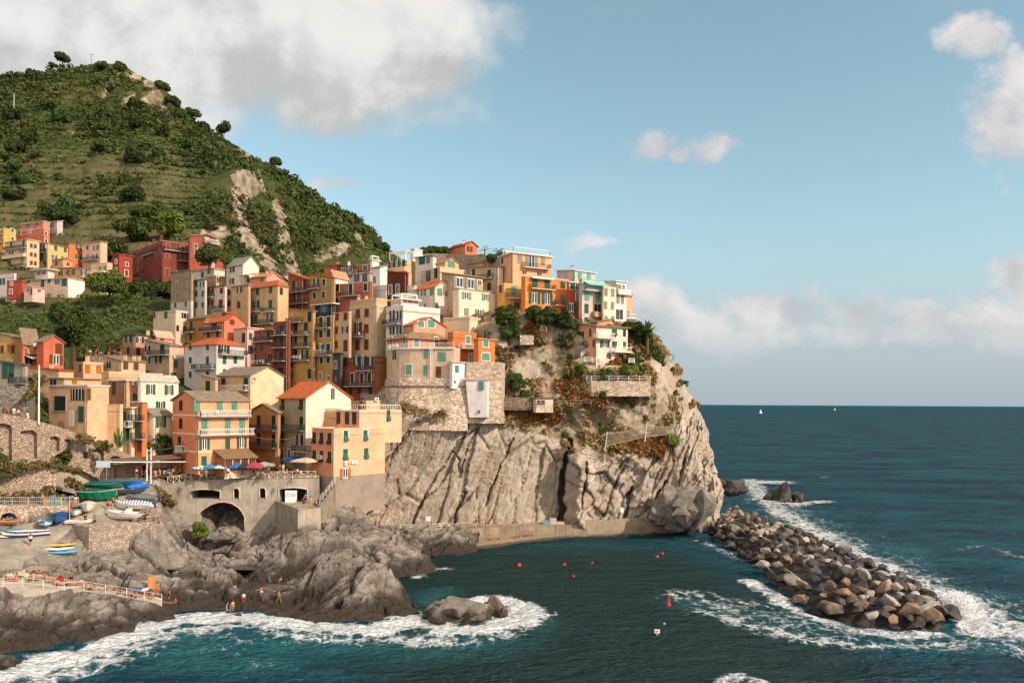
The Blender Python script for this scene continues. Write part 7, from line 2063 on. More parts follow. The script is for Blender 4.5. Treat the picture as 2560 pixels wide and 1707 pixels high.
boat('turquoise rowing boat with a white inside, bow to the sea', 114, 1316, -62, 4.6, 2.0, '#2e8fb8', '#e4ddd0', 'open', '#3aa0c8')
boat('long blue wooden boat with a white inside and a red stripe', 66, 1342, -148, 5.6, 1.9, '#1f5fa5', '#ddd6ca', 'open', '#8d2f2c')
boat('white motor boat under a blue and white striped cover', 336, 1274, 172, 6.0, 2.2, '#e9ddcf', '#e9ddcf', 'cover', '#f0e8dc', ('#f0efec', '#4f7290', 2.2), True, hh=1.05)
boat('white open motor boat on a trailer at the edge of the slipway', 322, 1299, 178, 6.2, 2.1, '#ece2d4', '#d9cfc2', 'motor', '#f2ebe0', None, True, hh=1.1)
boat('boat under a plain grey cover behind the two white motor boats', 356, 1254, 170, 5.0, 2.0, '#8b8a86', '#8b8a86', 'cover', None, '#6e7072', True)
boat('flat white dinghy lying by the top of the dark retaining wall', 196, 1310, 15, 3.4, 1.5, '#ece6db', '#e2dace', 'open', None, None, hh=.5)
for lab, x, y, hd, hc_, L_ in (('yellow kayak topmost of the three on the rock', 152, 1368, 22, '#d9b04a', 4.0), ('white kayak between the yellow and the blue one', 148, 1378, 24, '#eee9e4', 3.6), ('blue kayak nearest the water of the three', 161, 1386, 27, '#4aa3cf', 4.0),
                               ('orange kayak on the rack at the boat store', 20, 1322, 5, '#d97a2b', 3.6), ('teal kayak below the orange one at the boat store', 24, 1330, 4, '#3f9aa5', 3.8), ('yellow orange kayak on the ground before the boat store', 12, 1336, 8, '#e39a35', 3.6), ('white kayak on the ground before the boat store', 16, 1346, 20, '#e6ded2', 3.4)):
 p = ground_hit(x, y) + Vector((0, 0, .12 if 'rack' not in lab else .8))
 R = empty('kayak', p, lab, 'kayak', 'kayaks by the slipway')
 R.rotation_euler = (0, 0, math.radians(hd))
 m = MB(); v_ = []
 for i in range(13):
  u = -1 + i / 6
  w_ = .36 * max(.03, 1 - abs(u) ** 2.2)
  for j in range(8): v_.append((u * L_ / 2, w_ * math.cos(j * math.pi / 4), .2 + w_ * .55 * math.sin(j * math.pi / 4) + .12 * u * u))
 m.poly(v_, [(i * 8 + j, (i + 1) * 8 + j, (i + 1) * 8 + (j + 1) % 8, i * 8 + (j + 1) % 8) for i in range(12) for j in range(8)], paint(hc_, .35))
 o = bpy.data.objects.new('hull', m.mesh('hull')); COL.objects.link(o); o.parent = R
 m = MB(); m.poly([(.45 * math.cos(k * .785), .2 * math.sin(k * .785), .43) for k in range(8)], [tuple(range(8))], paint('#2b2b2a'))
 o = bpy.data.objects.new('cockpit', m.mesh('cockpit', fix=False)); COL.objects.link(o); o.parent = R
m = MB()
tp = ground_hit(330, 1302)
for s in (-.5, .5): m.tube([tp + Vector((-1.6, s, .12)), tp + Vector((1.9, s, .12))], .05, metal('#9a4a38'), 5)
for s in (-.8, .8): m.tube([tp + Vector((.2, s - .06, .2)), tp + Vector((.2, s + .06, .2))], .22, paint('#222222'), 10)
tag(m.build('boat_trailer', None, tp), 'low rusty trailer under the white open motor boat', 'trailer')
def buoy(label, px, py, col, r=.32, cone=False):
 p = sea_at(px, py, .05)
 m = MB()
 bm = bmesh.new()
 bmesh.ops.create_icosphere(bm, subdivisions=2, radius=r)
 v_ = [tuple(v.co + p) for v in bm.verts]
 m.poly(v_, [tuple(v.index for v in f.verts) for f in bm.faces], paint(col, .4))
 bm.free()
 m.tube([p + Vector((0, 0, r * .8)), p + Vector((0, 0, r * (4.5 if cone else 1.3)))], [r * (.55 if cone else .12), .03], paint(col, .4), 7)
 tag(m.build('buoy', None, p), label, 'buoy', 'buoys in the harbour basin')
for b_ in (('orange buoy next to the small dark float off the lower quay', 1298, 1412, '#d8491c'), ('orange buoy in the middle of the harbour basin', 1411, 1411, '#d0411a', .26), ('orange buoy right of the middle of the basin', 1481, 1408, '#d0411a', .24), ('red buoy lower of the pair near the breakwater root', 1643, 1392, '#c8321a'),
           ('red buoy upper of the pair near the breakwater root', 1656, 1384, '#c8321a', .28), ('small dark float left of the orange buoy', 1279, 1413, '#26292a', .22), ('lone orange buoy below the middle of the basin', 1434, 1440, '#c8401a', .2)): buoy(*b_)
buoy('red cone topped buoy facing the breakwater foam', 1672, 1512, '#cc2d1a', .3, True)
buoy('small white marker float on the buoy line in front', 1661, 1561, '#e8e4dc', .2)
m = MB()
p = sea_at(1643, 1590, 0)
m.tube([p, p + Vector((0, 0, .5))], .05, metal('#cccccc'), 5)
m.box(p + Vector((-.3, -.03, .35)), (.6, 0, 0), (0, .06, 0), (0, 0, .45), paint('#ddd5d0'))
m.box(p + Vector((-.2, -.04, .45)), (.3, 0, 0), (0, .01, 0), (0, 0, .2), paint('#a8544a'))
tag(m.build('floating_sign', None, p), 'small floating white sign board in the harbour mouth', 'sign')
def sail(label, px, py, hgt):
 p = sea_at(px, py)
 R = empty('sailing_boat', p, label, 'sailing boat')
 m = MB(); L = hgt * .8
 m.hexa([p + Vector(v) for v in ((-L * .4, -.8, -.2), (L * .4, -.8, -.2), (L * .4, .8, -.2), (-L * .4, .8, -.2))], [p + Vector(v) for v in ((-L * .5, -1.2, 1.2), (L * .55, -.3, 1.3), (L * .55, .3, 1.3), (-L * .5, 1.2, 1.2))], paint('#f0ede6'))
 m.build('hull', R)
 m = MB(); a = p + Vector((0, 0, 1.2))
 m.poly([a, a + Vector((-L * .4, .3, .6)), a + Vector((0, 0, hgt)), a + Vector((.05, .05, 0)), a + Vector((L * .45, .3, .2)), a + Vector((.05, .05, hgt * .9))], [(0, 1, 2), (3, 4, 5)], cloth('#f2efe8'))
 m.build('sail', R, fix=False)
sail('white sailing boat nearest the cliff on the horizon', 1902, 1033, 12)
sail('tiny white sailing boat far out on the horizon', 2087, 1025, 12)
def skin_mesh(name, verts, edges, root=0, sub=1):
 me = bpy.data.meshes.new(name)
 me.from_pydata([v[:3] for v in verts], edges, [])
 o = bpy.data.objects.new(name, me)
 COL.objects.link(o)
 o.modifiers.new('skin', 'SKIN')
 for i, v in enumerate(verts):
  r = v[3]
  me.skin_vertices[0].data[i].radius = (r, v[4] if len(v) > 4 else r)
  me.skin_vertices[0].data[i].use_root = i == root
 if sub:
  s = o.modifiers.new('sub', 'SUBSURF'); s.levels = s.render_levels = sub
 dg = bpy.context.evaluated_depsgraph_get()
 out = bpy.data.meshes.new_from_object(o.evaluated_get(dg))
 out.name = name
 bpy.data.objects.remove(o)
 bpy.data.meshes.remove(me)
 out.polygons.foreach_set('use_smooth', [True] * len(out.polygons))
 return out
def figure(pose):
 """skeleton of a 1.70 m figure facing -y: returns meshes body, hair, shirt, shorts"""
 J = {}
 hip_z = {'stand': .90, 'walk': .89, 'sit': .13, 'bench': .48, 'lie': .14}[pose]
 up = Vector((0, 0, 1)); fw = Vector((0, -1, 0))
 lean = {'stand': .02, 'walk': .06, 'sit': -.10, 'bench': .06, 'lie': -1.42}[pose]
 spine = (up * math.cos(lean) + fw * math.sin(lean))
 front = (fw * math.cos(lean) - up * math.sin(lean))
 pel = Vector((0, 0, hip_z))
 side = Vector((1, 0, 0))
 V, E = [], []
 def v(p, r, r2=None):
  V.append((p.x, p.y, p.z, r, r2 or r)); return len(V) - 1
 P = lambda s, u, f: pel + side * s + spine * u + front * f
 i_p = v(P(0, 0, 0), .135, .10); i_w = v(P(0, .17, .01), .115, .085); i_c = v(P(0, .36, 0), .145, .10); i_n = v(P(0, .50, 0), .055);
 hd = up if pose != 'lie' else spine
 neck = P(0, .50, 0)
 i_h0 = v(neck + hd * .07 + front * .02, .065, .075); i_h1 = v(neck + hd * .15 + front * .025, .078, .095); i_h2 = v(neck + hd * .22 + front * .01, .055, .07)
 i_nose = v(neck + hd * .13 + front * .118, .014)
 E += [(i_p, i_w), (i_w, i_c), (i_c, i_n), (i_n, i_h0), (i_h0, i_h1), (i_h1, i_h2), (i_h1, i_nose)]
 hair = [(neck + hd * .17 - front * .035, .085, .08), (neck + hd * .235 - front * .005, .078, .09), (neck + hd * .09 - front * .06, .06, .045)]
 shirt = [(P(0, .02, 0), .150, .115), (P(0, .18, .01), .132, .10), (P(0, .36, 0), .162, .118), (P(0, .47, 0), .07, .065)]
 sE = [(0, 1), (1, 2), (2, 3)]
 shorts = [(P(0, .04, 0), .150, .112)]
 tE = []
 for s in (-1, 1):
  sh = P(.165 * s, .42, 0)
  a1 = v(sh, .052)
  if pose == 'lie': el, wr = P(.30 * s, .20, -.02), P(.28 * s, -.02, .02)
  elif pose == 'walk': el, wr = P(.22 * s, .16, -.05 * s), P(.23 * s, -.02, .13 + .06 * s)
  elif pose == 'sit': el, wr = P(.24 * s, .18, .10), P(.14 * s, .16, .34)
  elif pose == 'bench': el, wr = P(.23 * s, .17, .06), P(.12 * s, .06, .28)
  else: el, wr = P(.215 * s, .14, -.02), P(.23 * s, -.09, .05)
  a2, a3 = v(el, .04), v(wr, .028)
  d = (wr - el).normalized()
  pm = wr + d * .07
  a4 = v(pm, .034, .018)
  E += [(i_c, a1), (a1, a2), (a2, a3), (a3, a4)]
  q = d.cross(side * s).normalized()
  for k in range(4):
   o_ = q * (.027 - .018 * k)
   ln = (.075, .085, .08, .062)[k]
   f1 = v(pm + d * .04 + o_, .0095); f2 = v(pm + d * (.04 + ln * .55) + o_ + side * (-.012 * s), .0085); f3 = v(pm + d * (.04 + ln * .9) + o_ + side * (-.035 * s), .0075)
   E += [(a4, f1), (f1, f2), (f2, f3)]
  t1 = v(wr + d * .05 + q * .04 - side * .01 * s, .011); t2 = v(wr + d * .085 + q * .055 - side * .025 * s, .009)
  E += [(a4, t1), (t1, t2)]
  n0 = len(shirt)
  shirt += [(sh, .072, .068), (sh.lerp(el, .75), .06, .056)]
  sE += [(2, n0), (n0, n0 + 1)]
  hp_ = P(.095 * s, -.03, 0)
  if pose in ('stand',): kn, an, toe = Vector((.10 * s, .0, .48)), Vector((.10 * s, .03, .08)), Vector((.12 * s, -.16, .035))
  elif pose == 'walk': kn, an, toe = Vector((.095 * s, -.04 - .13 * s, .48)), Vector((.09 * s, .06 - .28 * s, .09)), Vector((.10 * s, -.12 - .28 * s, .04))
  elif pose == 'sit': kn, an, toe = Vector((.14 * s, -.38, .42)), Vector((.12 * s, -.55, .08)), Vector((.13 * s, -.75, .04))
  elif pose == 'bench': kn, an, toe = Vector((.11 * s, -.43, .49)), Vector((.11 * s, -.42, .08)), Vector((.12 * s, -.60, .04))
  else: kn, an, toe = Vector((.10 * s, -.46, .17 if s > 0 else .12)), Vector((.11 * s, -.88, .08)), Vector((.13 * s, -.96, .16))
  l1, l2, l3, l4 = v(hp_, .088), v(kn, .055), v(an, .038), v(toe, .032)
  cf = v(kn.lerp(an, .35) + (Vector((0, .015, 0))), .055)
  E += [(i_p, l1), (l1, l2), (l2, cf), (cf, l3), (l3, l4)]
  n0 = len(shorts)
  shorts += [(hp_, .105, .105), (hp_.lerp(kn, .72), .086, .086)]
  tE += [(0, n0), (n0, n0 + 1)]
 body = skin_mesh('person', V, E, i_p)
 pk = lambda a: [(p.x, p.y, p.z, r, r2) for p, r, r2 in a]
 return dict(body=body, hair=skin_mesh('hair', pk(hair), [(0, 1), (0, 2)]), shirt=skin_mesh('shirt', pk(shirt), sE), shorts=skin_mesh('shorts', pk(shorts), tE))
FIG = {k: figure(k) for k in ('stand', 'walk', 'sit', 'bench', 'lie')}
@cached
def skinmat(k):
 m, t = material('skin')
 t.bsdf({'l': (.50, .27, .17), 't': (.36, .165, .085), 'd': (.27, .12, .065)}[k], .55, None, .3)
 return m
def fmesh(pose, part, mat):
 key = ('fig', pose, part, mat.name)
 if key not in _MC:
  me = FIG[pose][part].copy()
  me.materials.clear(); me.materials.append(mat)
  _MC[key] = me
 return _MC[key]
CN = {'white': '#e6e2da', 'black': '#1c1d1f', 'red': '#b8281c', 'orange': '#dd5a1c', 'blue': '#2f62ab', 'navy': '#1d2a44', 'grey': '#77797a', 'yellow': '#dba640', 'pink': '#d28a86', 'teal': '#2f8a93', 'green': '#3c7a4d', 'beige': '#c4ad8d', 'pale': '#bcd0da', 'brown': '#5a3a26'}
def person(p, pose, top, bottom, label, rz=0.0, group=None, hair='#241a13', sk=None, scale=1.0, sits=False):
 sk = sk or random.choice('lltt')
 o = link('person', fmesh(pose, 'body', skinmat(sk)), None, p, rz)
 o.scale = (scale,) * 3
 tag(o, label, 'person', group)
 kids = [('hair', cloth(hair))]
 if top: kids.append(('shirt', cloth(CN[top])))
 if bottom: kids.append(('shorts', cloth(CN[bottom])))
 for nm, mt in kids:
  c = bpy.data.objects.new(nm, fmesh(pose, nm, mt))
  COL.objects.link(c)
  c.parent = o
def P_sl(px, py): return ground_hit(px, py) + Vector((0, 0, .02))
def P_sh(px, py): return ground_hit(px, py, 86, 105) + Vector((0, 0, .12))
def P_pa(px, py): return P3.px(px, 1262, -.6 - random.random())
def P_q(px, py): return on_z(px, py, QZ)
def P_l(px, py): return on_z(px, py, 0.9)
def P_pier(px, py): return sea_at(px, py, pzt)
def P_rk(px, py): return ground_hit(px, py) + Vector((0, 0, .1))
PEOPLE = [
 (P_sl, 269, 1276, 'walk', 'orange', 'black', 'person in an orange shirt and black shorts walking down the slipway', 2.6), (P_sl, 283, 1268, 'walk', 'red', 'black', 'person in a red shirt walking beside the one in orange', 2.8),
 (P_sl, 213, 1313, 'stand', 'black', 'black', 'person in black standing by the flat white dinghy', 1.0), (P_sl, 237, 1316, 'stand', None, 'black', 'shirtless tanned person at the edge above the stone retaining wall', .5, 'd'),
 (P_sl, 76, 1365, 'walk', 'white', 'black', 'person in a white top walking away up the slipway by the blue boat', 3.3), (P_sl, 362, 1310, 'walk', 'black', 'black', 'person in black by the stern of the open motor boat', .6),
 (P_sl, 374, 1300, 'bench', 'yellow', 'beige', 'person in yellow leaning at the outboard motor', -.6), (P_sl, 384, 1308, 'sit', 'brown', 'black', 'person crouching in dark clothes behind the yellow shirted one', -.8), (P_sl, 396, 1308, 'sit', 'red', 'black', 'person in dark red sitting at the right end of the slipway', .5),
 (P_sl, 315, 1236, 'sit', 'white', 'navy', 'person in white sitting on the edge beside the inflatable boat', 1.2), (P_sl, 333, 1232, 'sit', 'pink', 'white', 'person in pink and white next to the inflatable boat', 1.4),
 (P_pa, 53, 1262, 'stand', 'orange', 'white', 'person in an orange top by the railing over the boat store', 2.0), (P_pa, 64, 1262, 'stand', 'navy', 'grey', 'person in a navy top beside the orange one at the railing', 1.2), (P_pa, 110, 1262, 'walk', 'white', 'beige', 'person in a white shirt walking behind the bins', 1.5), (P_pa, 193, 1262, 'stand', 'black', 'white', 'person in black and white shorts at the end of the railed path', 1.0),
 (P_sh, 14, 1449, 'sit', None, 'navy', 'sunbather with dark shorts sitting leftmost of all', .6, 't'), (P_sh, 24, 1449, 'sit', 'white', None, 'sunbather in a white top beside the leftmost one', .4, 't'), (P_sh, 97, 1432, 'sit', None, 'black', 'sunbather sitting highest on the rock above the ledge', .6, 't'), (P_sh, 82, 1434, 'lie', None, 'black', 'sunbather lying next to the highest sitting one', 1.7, 't'),
 (P_sh, 76, 1454, 'sit', None, 'brown', 'small hunched sunbather left of the red bag', .2, 'd'), (P_sh, 92, 1453, 'sit', None, 'black', 'sunbather hugging knees between two others left of the red bag', .9, 't'), (P_sh, 122, 1458, 'sit', None, 'teal', 'sunbather in a teal swimsuit leaning back', .5, 't'), (P_sh, 130, 1457, 'sit', None, 'black', 'sunbather close behind the one in teal', .7, 't'),
 (P_sh, 178, 1462, 'stand', None, 'black', 'standing bather right of the red bag', .3, 'd'), (P_sh, 172, 1466, 'sit', None, 'red', 'bather in red kneeling at the feet of the standing one', .8, 't'), (P_sh, 190, 1466, 'lie', None, 'orange', 'bather stretched out flat beside the kneeling one', 1.57, 't'), (P_sh, 202, 1464, 'sit', 'white', None, 'bather wrapped in a white towel at the right of the group', -.5, 't'),
 (P_sh, 224, 1476, 'lie', None, 'black', 'bather lying alone in the middle of the ledge', 1.3, 't'), (P_sh, 262, 1478, 'lie', None, 'navy', 'bather lying in the shade of the ledge wall', 1.8, 't'), (P_sh, 330, 1492, 'sit', None, 'black', 'bather sitting left of the blue parasol bag', 1.0, 't'), (P_sh, 356, 1492, 'lie', None, 'red', 'bather lying under the blue cloth', 1.5, 't'),
 (P_sh, 381, 1497, 'sit', None, 'black', 'bather crouching below the orange air mattress', .2, 't'), (P_sh, 394, 1492, 'stand', None, 'orange', 'bather holding up the orange air mattress', .5, 't'),
 (P_rk, 423, 1500, 'stand', None, 'navy', 'child in navy shorts standing past the end of the white railing', 2.8, 't'), (P_rk, 418, 1510, 'lie', None, 'red', 'bather lying at the feet of the child', 1.6, 't'), (P_rk, 439, 1508, 'sit', 'red', 'red', 'person in a bright red top sitting right of the child', .2, 't'),
 (P_rk, 586, 1492, 'stand', 'white', 'white', 'person dressed all in white standing on the dark rocks', 2.9), (P_rk, 582, 1534, 'stand', 'yellow', None, 'bather in a yellow life vest by the steel ladder', .8, 't'), (P_rk, 609, 1513, 'stand', 'white', 'red', 'bather in red bottoms and a white top on the wet rocks', .3, 't'), (P_rk, 653, 1497, 'stand', None, 'white', 'slim bather in white shorts on the round rock', .9, 't'), (P_rk, 697, 1508, 'walk', 'orange', 'teal', 'person in an orange jacket climbing over the rocks', 1.3),
 (P_rk, 672, 1456, 'bench', 'blue', 'blue', 'child in blue bending down on the round rock', .9, 't'), (P_rk, 703, 1456, 'bench', None, 'beige', 'child stretching an arm right of the one in blue', -.9, 't'),
 (P_pier, 759, 1269, 'stand', 'black', 'black', 'person in black shorts standing on the pier platform', .4), (P_pier, 764, 1258, 'stand', 'teal', 'navy', 'person in a teal shirt behind the one in black on the pier', .3), (P_pier, 777, 1267, 'stand', 'yellow', 'beige', 'person in a yellow shirt seen from behind on the pier', 3.0), (P_pier, 790, 1268, 'bench', 'pale', 'navy', 'person in a pale blue shirt bending at the right end of the pier', 2.0),
 (P_q, 938, 1321, 'stand', 'navy', 'navy', 'person in navy at the left start of the quay railing', .5), (P_q, 949, 1322, 'walk', 'red', 'black', 'person in red next to the navy one on the quay', 1.5), (P_q, 1078, 1318, 'bench', 'black', 'grey', 'person in black seated at the quay table', 1.2), (P_q, 1098, 1319, 'bench', 'white', 'white', 'person in white seated at the quay table', -1.2), (P_q, 1121, 1320, 'walk', 'red', 'red', 'person in red walking past the quay table', 1.6),
 (P_q, 1190, 1316, 'stand', 'black', 'black', 'person in black leftmost of the group by the cliff', .4), (P_q, 1198, 1314, 'stand', 'grey', 'navy', 'person in grey in the group by the cliff', -.3), (P_q, 1207, 1320, 'walk', 'pale', 'beige', 'person in a pale shirt walking in front of the group by the cliff', 1.4), (P_q, 1214, 1316, 'stand', 'orange', 'navy', 'person in orange at the right of the group by the cliff', .9), (P_q, 1186, 1314, 'stand', 'white', 'black', 'person in white half hidden at the left of the group by the cliff', .1),
 (P_l, 1222, 1349, 'sit', None, 'black', 'bather leftmost on the lower quay edge', .3, 't'), (P_l, 1232, 1349, 'sit', None, 'red', 'bather in red second on the lower quay edge', .1, 't'), (P_l, 1247, 1347, 'sit', None, 'navy', 'bather sitting apart right of the first pair on the lower quay', .2, 't'), (P_l, 1290, 1343, 'sit', None, 'orange', 'bather in orange sitting before the standing dark figure', .3, 't'), (P_l, 1297, 1342, 'sit', None, 'black', 'bather beside the one in orange on the lower quay', -.3, 't'),
 (P_l, 1306, 1336, 'stand', 'black', 'black', 'person in a black wetsuit standing on the lower quay', .3), (P_l, 1314, 1340, 'sit', None, 'black', 'bather right of the black wetsuit', .2, 't'), (P_l, 1322, 1339, 'sit', None, 'teal', 'bather in teal in the right hand row on the lower quay', .1, 't'), (P_l, 1330, 1338, 'sit', None, 'red', 'last bather in the row on the lower quay', -.2, 't'),
 (lambda x, y: P1.px(x, 1035, -1.8) + Vector((0, 0, -.3)), 10, 0, 'stand', 'brown', 'black', 'dark haired person leftmost on the upper ramp', .5), (lambda x, y: P1.px(x, 1043, -1.8), 32, 0, 'stand', 'orange', 'brown', 'person in orange on the upper ramp', -.4), (lambda x, y: P1.px(x, 1046, -1.6), 47, 0, 'stand', 'white', 'beige', 'person with a white hat and shirt on the upper ramp', .9), (lambda x, y: P1.px(x, 1049, -1.6), 58, 0, 'stand', 'beige', 'navy', 'person in beige next to the white hat on the upper ramp', 1.2), (lambda x, y: P1.px(x, 1057, -1.6), 81, 0, 'walk', 'white', 'white', 'person in white near the utility pole', 1.4),
 (lambda x, y: HOUSES['pm'].fl.pt(451, 1127, .35), 0, 0, 'stand', 'red', 'white', 'person in red leaning on the small balcony of the peach house, left of two', .8), (lambda x, y: HOUSES['pm'].fl.pt(465, 1127, .5), 0, 0, 'stand', 'red', 'white', 'person in red on the small balcony of the peach house, right of two', .8),
 (lambda x, y: plz(675, 1176), 0, 0, 'stand', 'beige', 'beige', 'tall person in a beige dress among the parasols', .4), (lambda x, y: plz(700, 1182), 0, 0, 'stand', 'red', 'black', 'person in a red patterned shirt left of the pale blue one', .3), (lambda x, y: plz(708, 1182), 0, 0, 'stand', 'pale', 'white', 'person in a pale blue shirt near the big cream parasol', .5), (lambda x, y: plz(671, 1190), 0, 0, 'stand', 'orange', 'black', 'person in orange at the lattice fence', .1), (lambda x, y: plz(650, 1178), 0, 0, 'stand', 'blue', 'navy', 'person in blue by the veranda corner', -.3), (lambda x, y: plz(683, 1178), 0, 0, 'stand', 'pink', 'grey', 'person in pink behind the one in beige', .3)]
for e in PEOPLE:
 fn, x, y, pose, top, bot, lab, rz = e[:8]
 person(fn(x, y), pose, top, bot, lab, rz, None, sk=e[8] if len(e) > 8 else None, scale=.75 if 'child' in lab else random.uniform(.96, 1.05))
cols = list(CN)
for i in range(22):          # guests under the brown canopy and along the fence
 u = random.random()
 p = Vector((at(300 + 165 * u, 1190, 125 + 9 * u).x + random.uniform(-.5, .5), 125 + 9 * u + random.uniform(0, 2.5), PLZ))
 person(p, random.choice(['bench', 'bench', 'stand']), random.choice(['white', 'pale', 'red', 'beige', 'teal', 'navy', 'pink']), random.choice(['navy', 'beige', 'black', 'grey']), 'guest crowded under the brown restaurant canopy', random.uniform(-3, 3), 'guests under the restaurant canopy')
for i in range(18):
 p = plz(random.uniform(500, 760), random.uniform(1187, 1194))
 person(p, random.choice(['bench', 'stand', 'bench']), random.choice(['white', 'pale', 'red', 'beige', 'navy', 'orange', 'pink', 'black']), random.choice(['navy', 'beige', 'black']), 'guest among the parasols behind the lattice fence', random.uniform(-3, 3), 'guests on the plaza')
for i in range(14):
 a_ = vc[0].lerp(vc[1], random.random())
 person(a_ + Vector((0, random.uniform(.3, 3), 0)), random.choice(['bench', 'stand']), random.choice(['white', 'red', 'pale', 'beige', 'orange']), 'navy', 'guest under the vine covered pergola on the slope', random.uniform(-3, 3), 'guests under the vine pergola')
for x_, y_ in ((40, 1452), (52, 1447), (112, 1450), (143, 1466), (160, 1466), (214, 1470), (238, 1473), (282, 1478), (300, 1484), (318, 1490), (340, 1496), (370, 1494)):
 person(P_sh(x_, y_), random.choice(['sit', 'lie', 'sit']), None, random.choice(['black', 'red', 'navy', 'orange', 'teal']), 'sunbather resting on the concrete ledge above the surf', random.uniform(-1, 2), 'sunbathers on the ledge', sk='t')
def small(name, label, cat, p, parts, rz=0.0):
 m = MB()
 for (x0, x1, y0, y1, z0, z1, c) in parts: m.cbox(x0, x1, y0, y1, z0, z1, cloth(c))
 tag(link(name, m.mesh(name), None, p, rz), label, cat)
small('beach_bag', 'red upright bag behind the railing of the sunbathing ledge', 'bag', P_sh(151, 1456), [(-.3, .3, -.2, .2, 0, .6, '#b8322a'), (-.2, .2, -.03, .03, .6, .75, '#8d2420')])
small('air_mattress', 'upright orange and pink air mattress on the ledge', 'air mattress', P_sh(381, 1482) + Vector((0, -.3, .5)), [(-.38, -.13, -.1, .1, 0, 1.5, '#e08428'), (-.13, .13, -.12, .12, 0, 1.55, '#dd8a7a'), (.13, .38, -.1, .1, 0, 1.5, '#e08428')], .3)
small('beach_tent', 'blue and white low beach shade on the ledge', 'beach tent', P_sh(350, 1484), [(-1.0, .3, -.5, .5, .5, .62, '#47699c'), (.3, 1.0, -.5, .5, .4, .5, '#d9dde2'), (-1.0, -.94, -.5, -.44, 0, .5, '#999999'), (.2, .26, -.5, -.44, 0, .5, '#999999'), (-1.0, -.4, -.45, .45, .1, .5, '#35558a')], .2)
small('beach_towel', 'pink towel under the leftmost sunbathers', 'towel', P_sh(28, 1452), [(-.9, .9, -.4, .4, 0, .04, '#dd8f86')])
for lab, x, c in (('orange bin in the row behind the railing', 117, '#d98a35'), ('pale blue bin in the row behind the railing', 127, '#6fa8c4'), ('pale green bin in the row behind the railing', 146, '#7fae82')):
 small('rubbish_bin', lab, 'bin', P3.px(x, 1262, -.5), [(-.3, .3, -.3, .3, 0, 1.0, c), (-.34, .34, -.34, .34, 1.0, 1.12, '#44494a')])
small('covered_bundle', 'blue and grey tarpaulin heap at the foot of the cliff', 'bundle', on_z(1378, 1309, QZ), [(-1.6, -.3, -.5, .6, 0, .7, '#6d98ae'), (-.3, 1.0, -.6, .6, 0, 1.1, '#b9b0a4'), (1.0, 2.6, -.4, .4, 0, .4, '#c9b79c')])
small('table', 'low dark table of the group on the quay walkway', 'table', on_z(1090, 1320, QZ), [(-.5, .5, -.4, .4, .68, .74, '#55504a'), (-.45, -.38, -.35, -.28, 0, .68, '#44403c'), (.38, .45, -.35, -.28, 0, .68, '#44403c'), (-.45, -.38, .28, .35, 0, .68, '#44403c'), (.38, .45, .28, .35, 0, .68, '#44403c')])
small('deck_chair', 'white folded chair hanging on the rock wall', 'chair', at(1555, 1280, 154.6), [(-.35, .35, -.2, .1, 0, .1, '#e4e0da'), (-.35, .35, 0, .1, .1, .9, '#e4e0da')], .5)
def chunk(seed, fl=.75, bv=.09):
 r = random.Random(seed)
 bm = bmesh.new()
 for _ in range(15):
  v = Vector((r.gauss(0, 1), r.gauss(0, 1), r.gauss(0, 1))).normalized()
  bm.verts.new((v.x * r.uniform(.85, 1.15), v.y * r.uniform(.7, .95), v.z * fl * r.uniform(.8, 1.1)))
 h = bmesh.ops.convex_hull(bm, input=bm.verts)
 bmesh.ops.delete(bm, geom=[g for g in h['geom_interior'] if isinstance(g, bmesh.types.BMVert)], context='VERTS')
 bmesh.ops.dissolve_limit(bm, angle_limit=.25, verts=bm.verts, edges=bm.edges)
 bmesh.ops.bevel(bm, geom=bm.edges[:], offset=bv, segments=2, affect='EDGES', profile=.6)
 bmesh.ops.triangulate(bm, faces=bm.faces)
 bmesh.ops.subdivide_edges(bm, edges=[e for e in bm.edges if e.calc_length() > .35], cuts=1)
 co = np.array([v.co[:] for v in bm.verts])
 n = fbm(co * 1.7 + seed * 3.1, 4) * .07
 for v, k in zip(bm.verts, n): v.co *= 1 + float(k)
 me = bpy.data.meshes.new('boulder')
 bm.to_mesh(me); bm.free()
 return me
CH = [chunk(i, .62 + .25 * (i % 3) / 2) for i in range(14)]
CH2 = [chunk(40 + i, .9, .025) for i in range(10)]
def boulder(p, s, kind, label, group, name='boulder', rot=None):
 k = ('bld', kind, random.randrange(14))
 if k not in _MC:
  me = CH[k[2]].copy(); me.materials.append(boulder_mat(kind)); _MC[k] = me
 o = link(name, _MC[k], None, p)
 o.scale = (s * random.uniform(.85, 1.2), s * random.uniform(.8, 1.1), s * random.uniform(.75, 1.05))
 o.rotation_euler = rot or (random.uniform(-.4, .4), random.uniform(-.4, .4), random.uniform(0, 6.28))
 return tag(o, label, 'boulder', group)
BI = [sea_at(*c) for c in ((1778, 1342), (1800, 1358), (1858, 1388), (1905, 1425), (1945, 1488), (2075, 1545), (2205, 1570), (2330, 1578))]
BO = [sea_at(*c) for c in ((1845, 1268), (1885, 1290), (1985, 1322), (2080, 1360), (2185, 1402), (2285, 1448), (2350, 1495), (2385, 1545))]
BO = [q.lerp(p, .08) for p, q in zip(BI, BO)]
def along(pl, u):
 t = u * (len(pl) - 1); i = min(int(t), len(pl) - 2)
 return pl[i].lerp(pl[i + 1], t - i)
spots, rnd = [], random.Random(5)
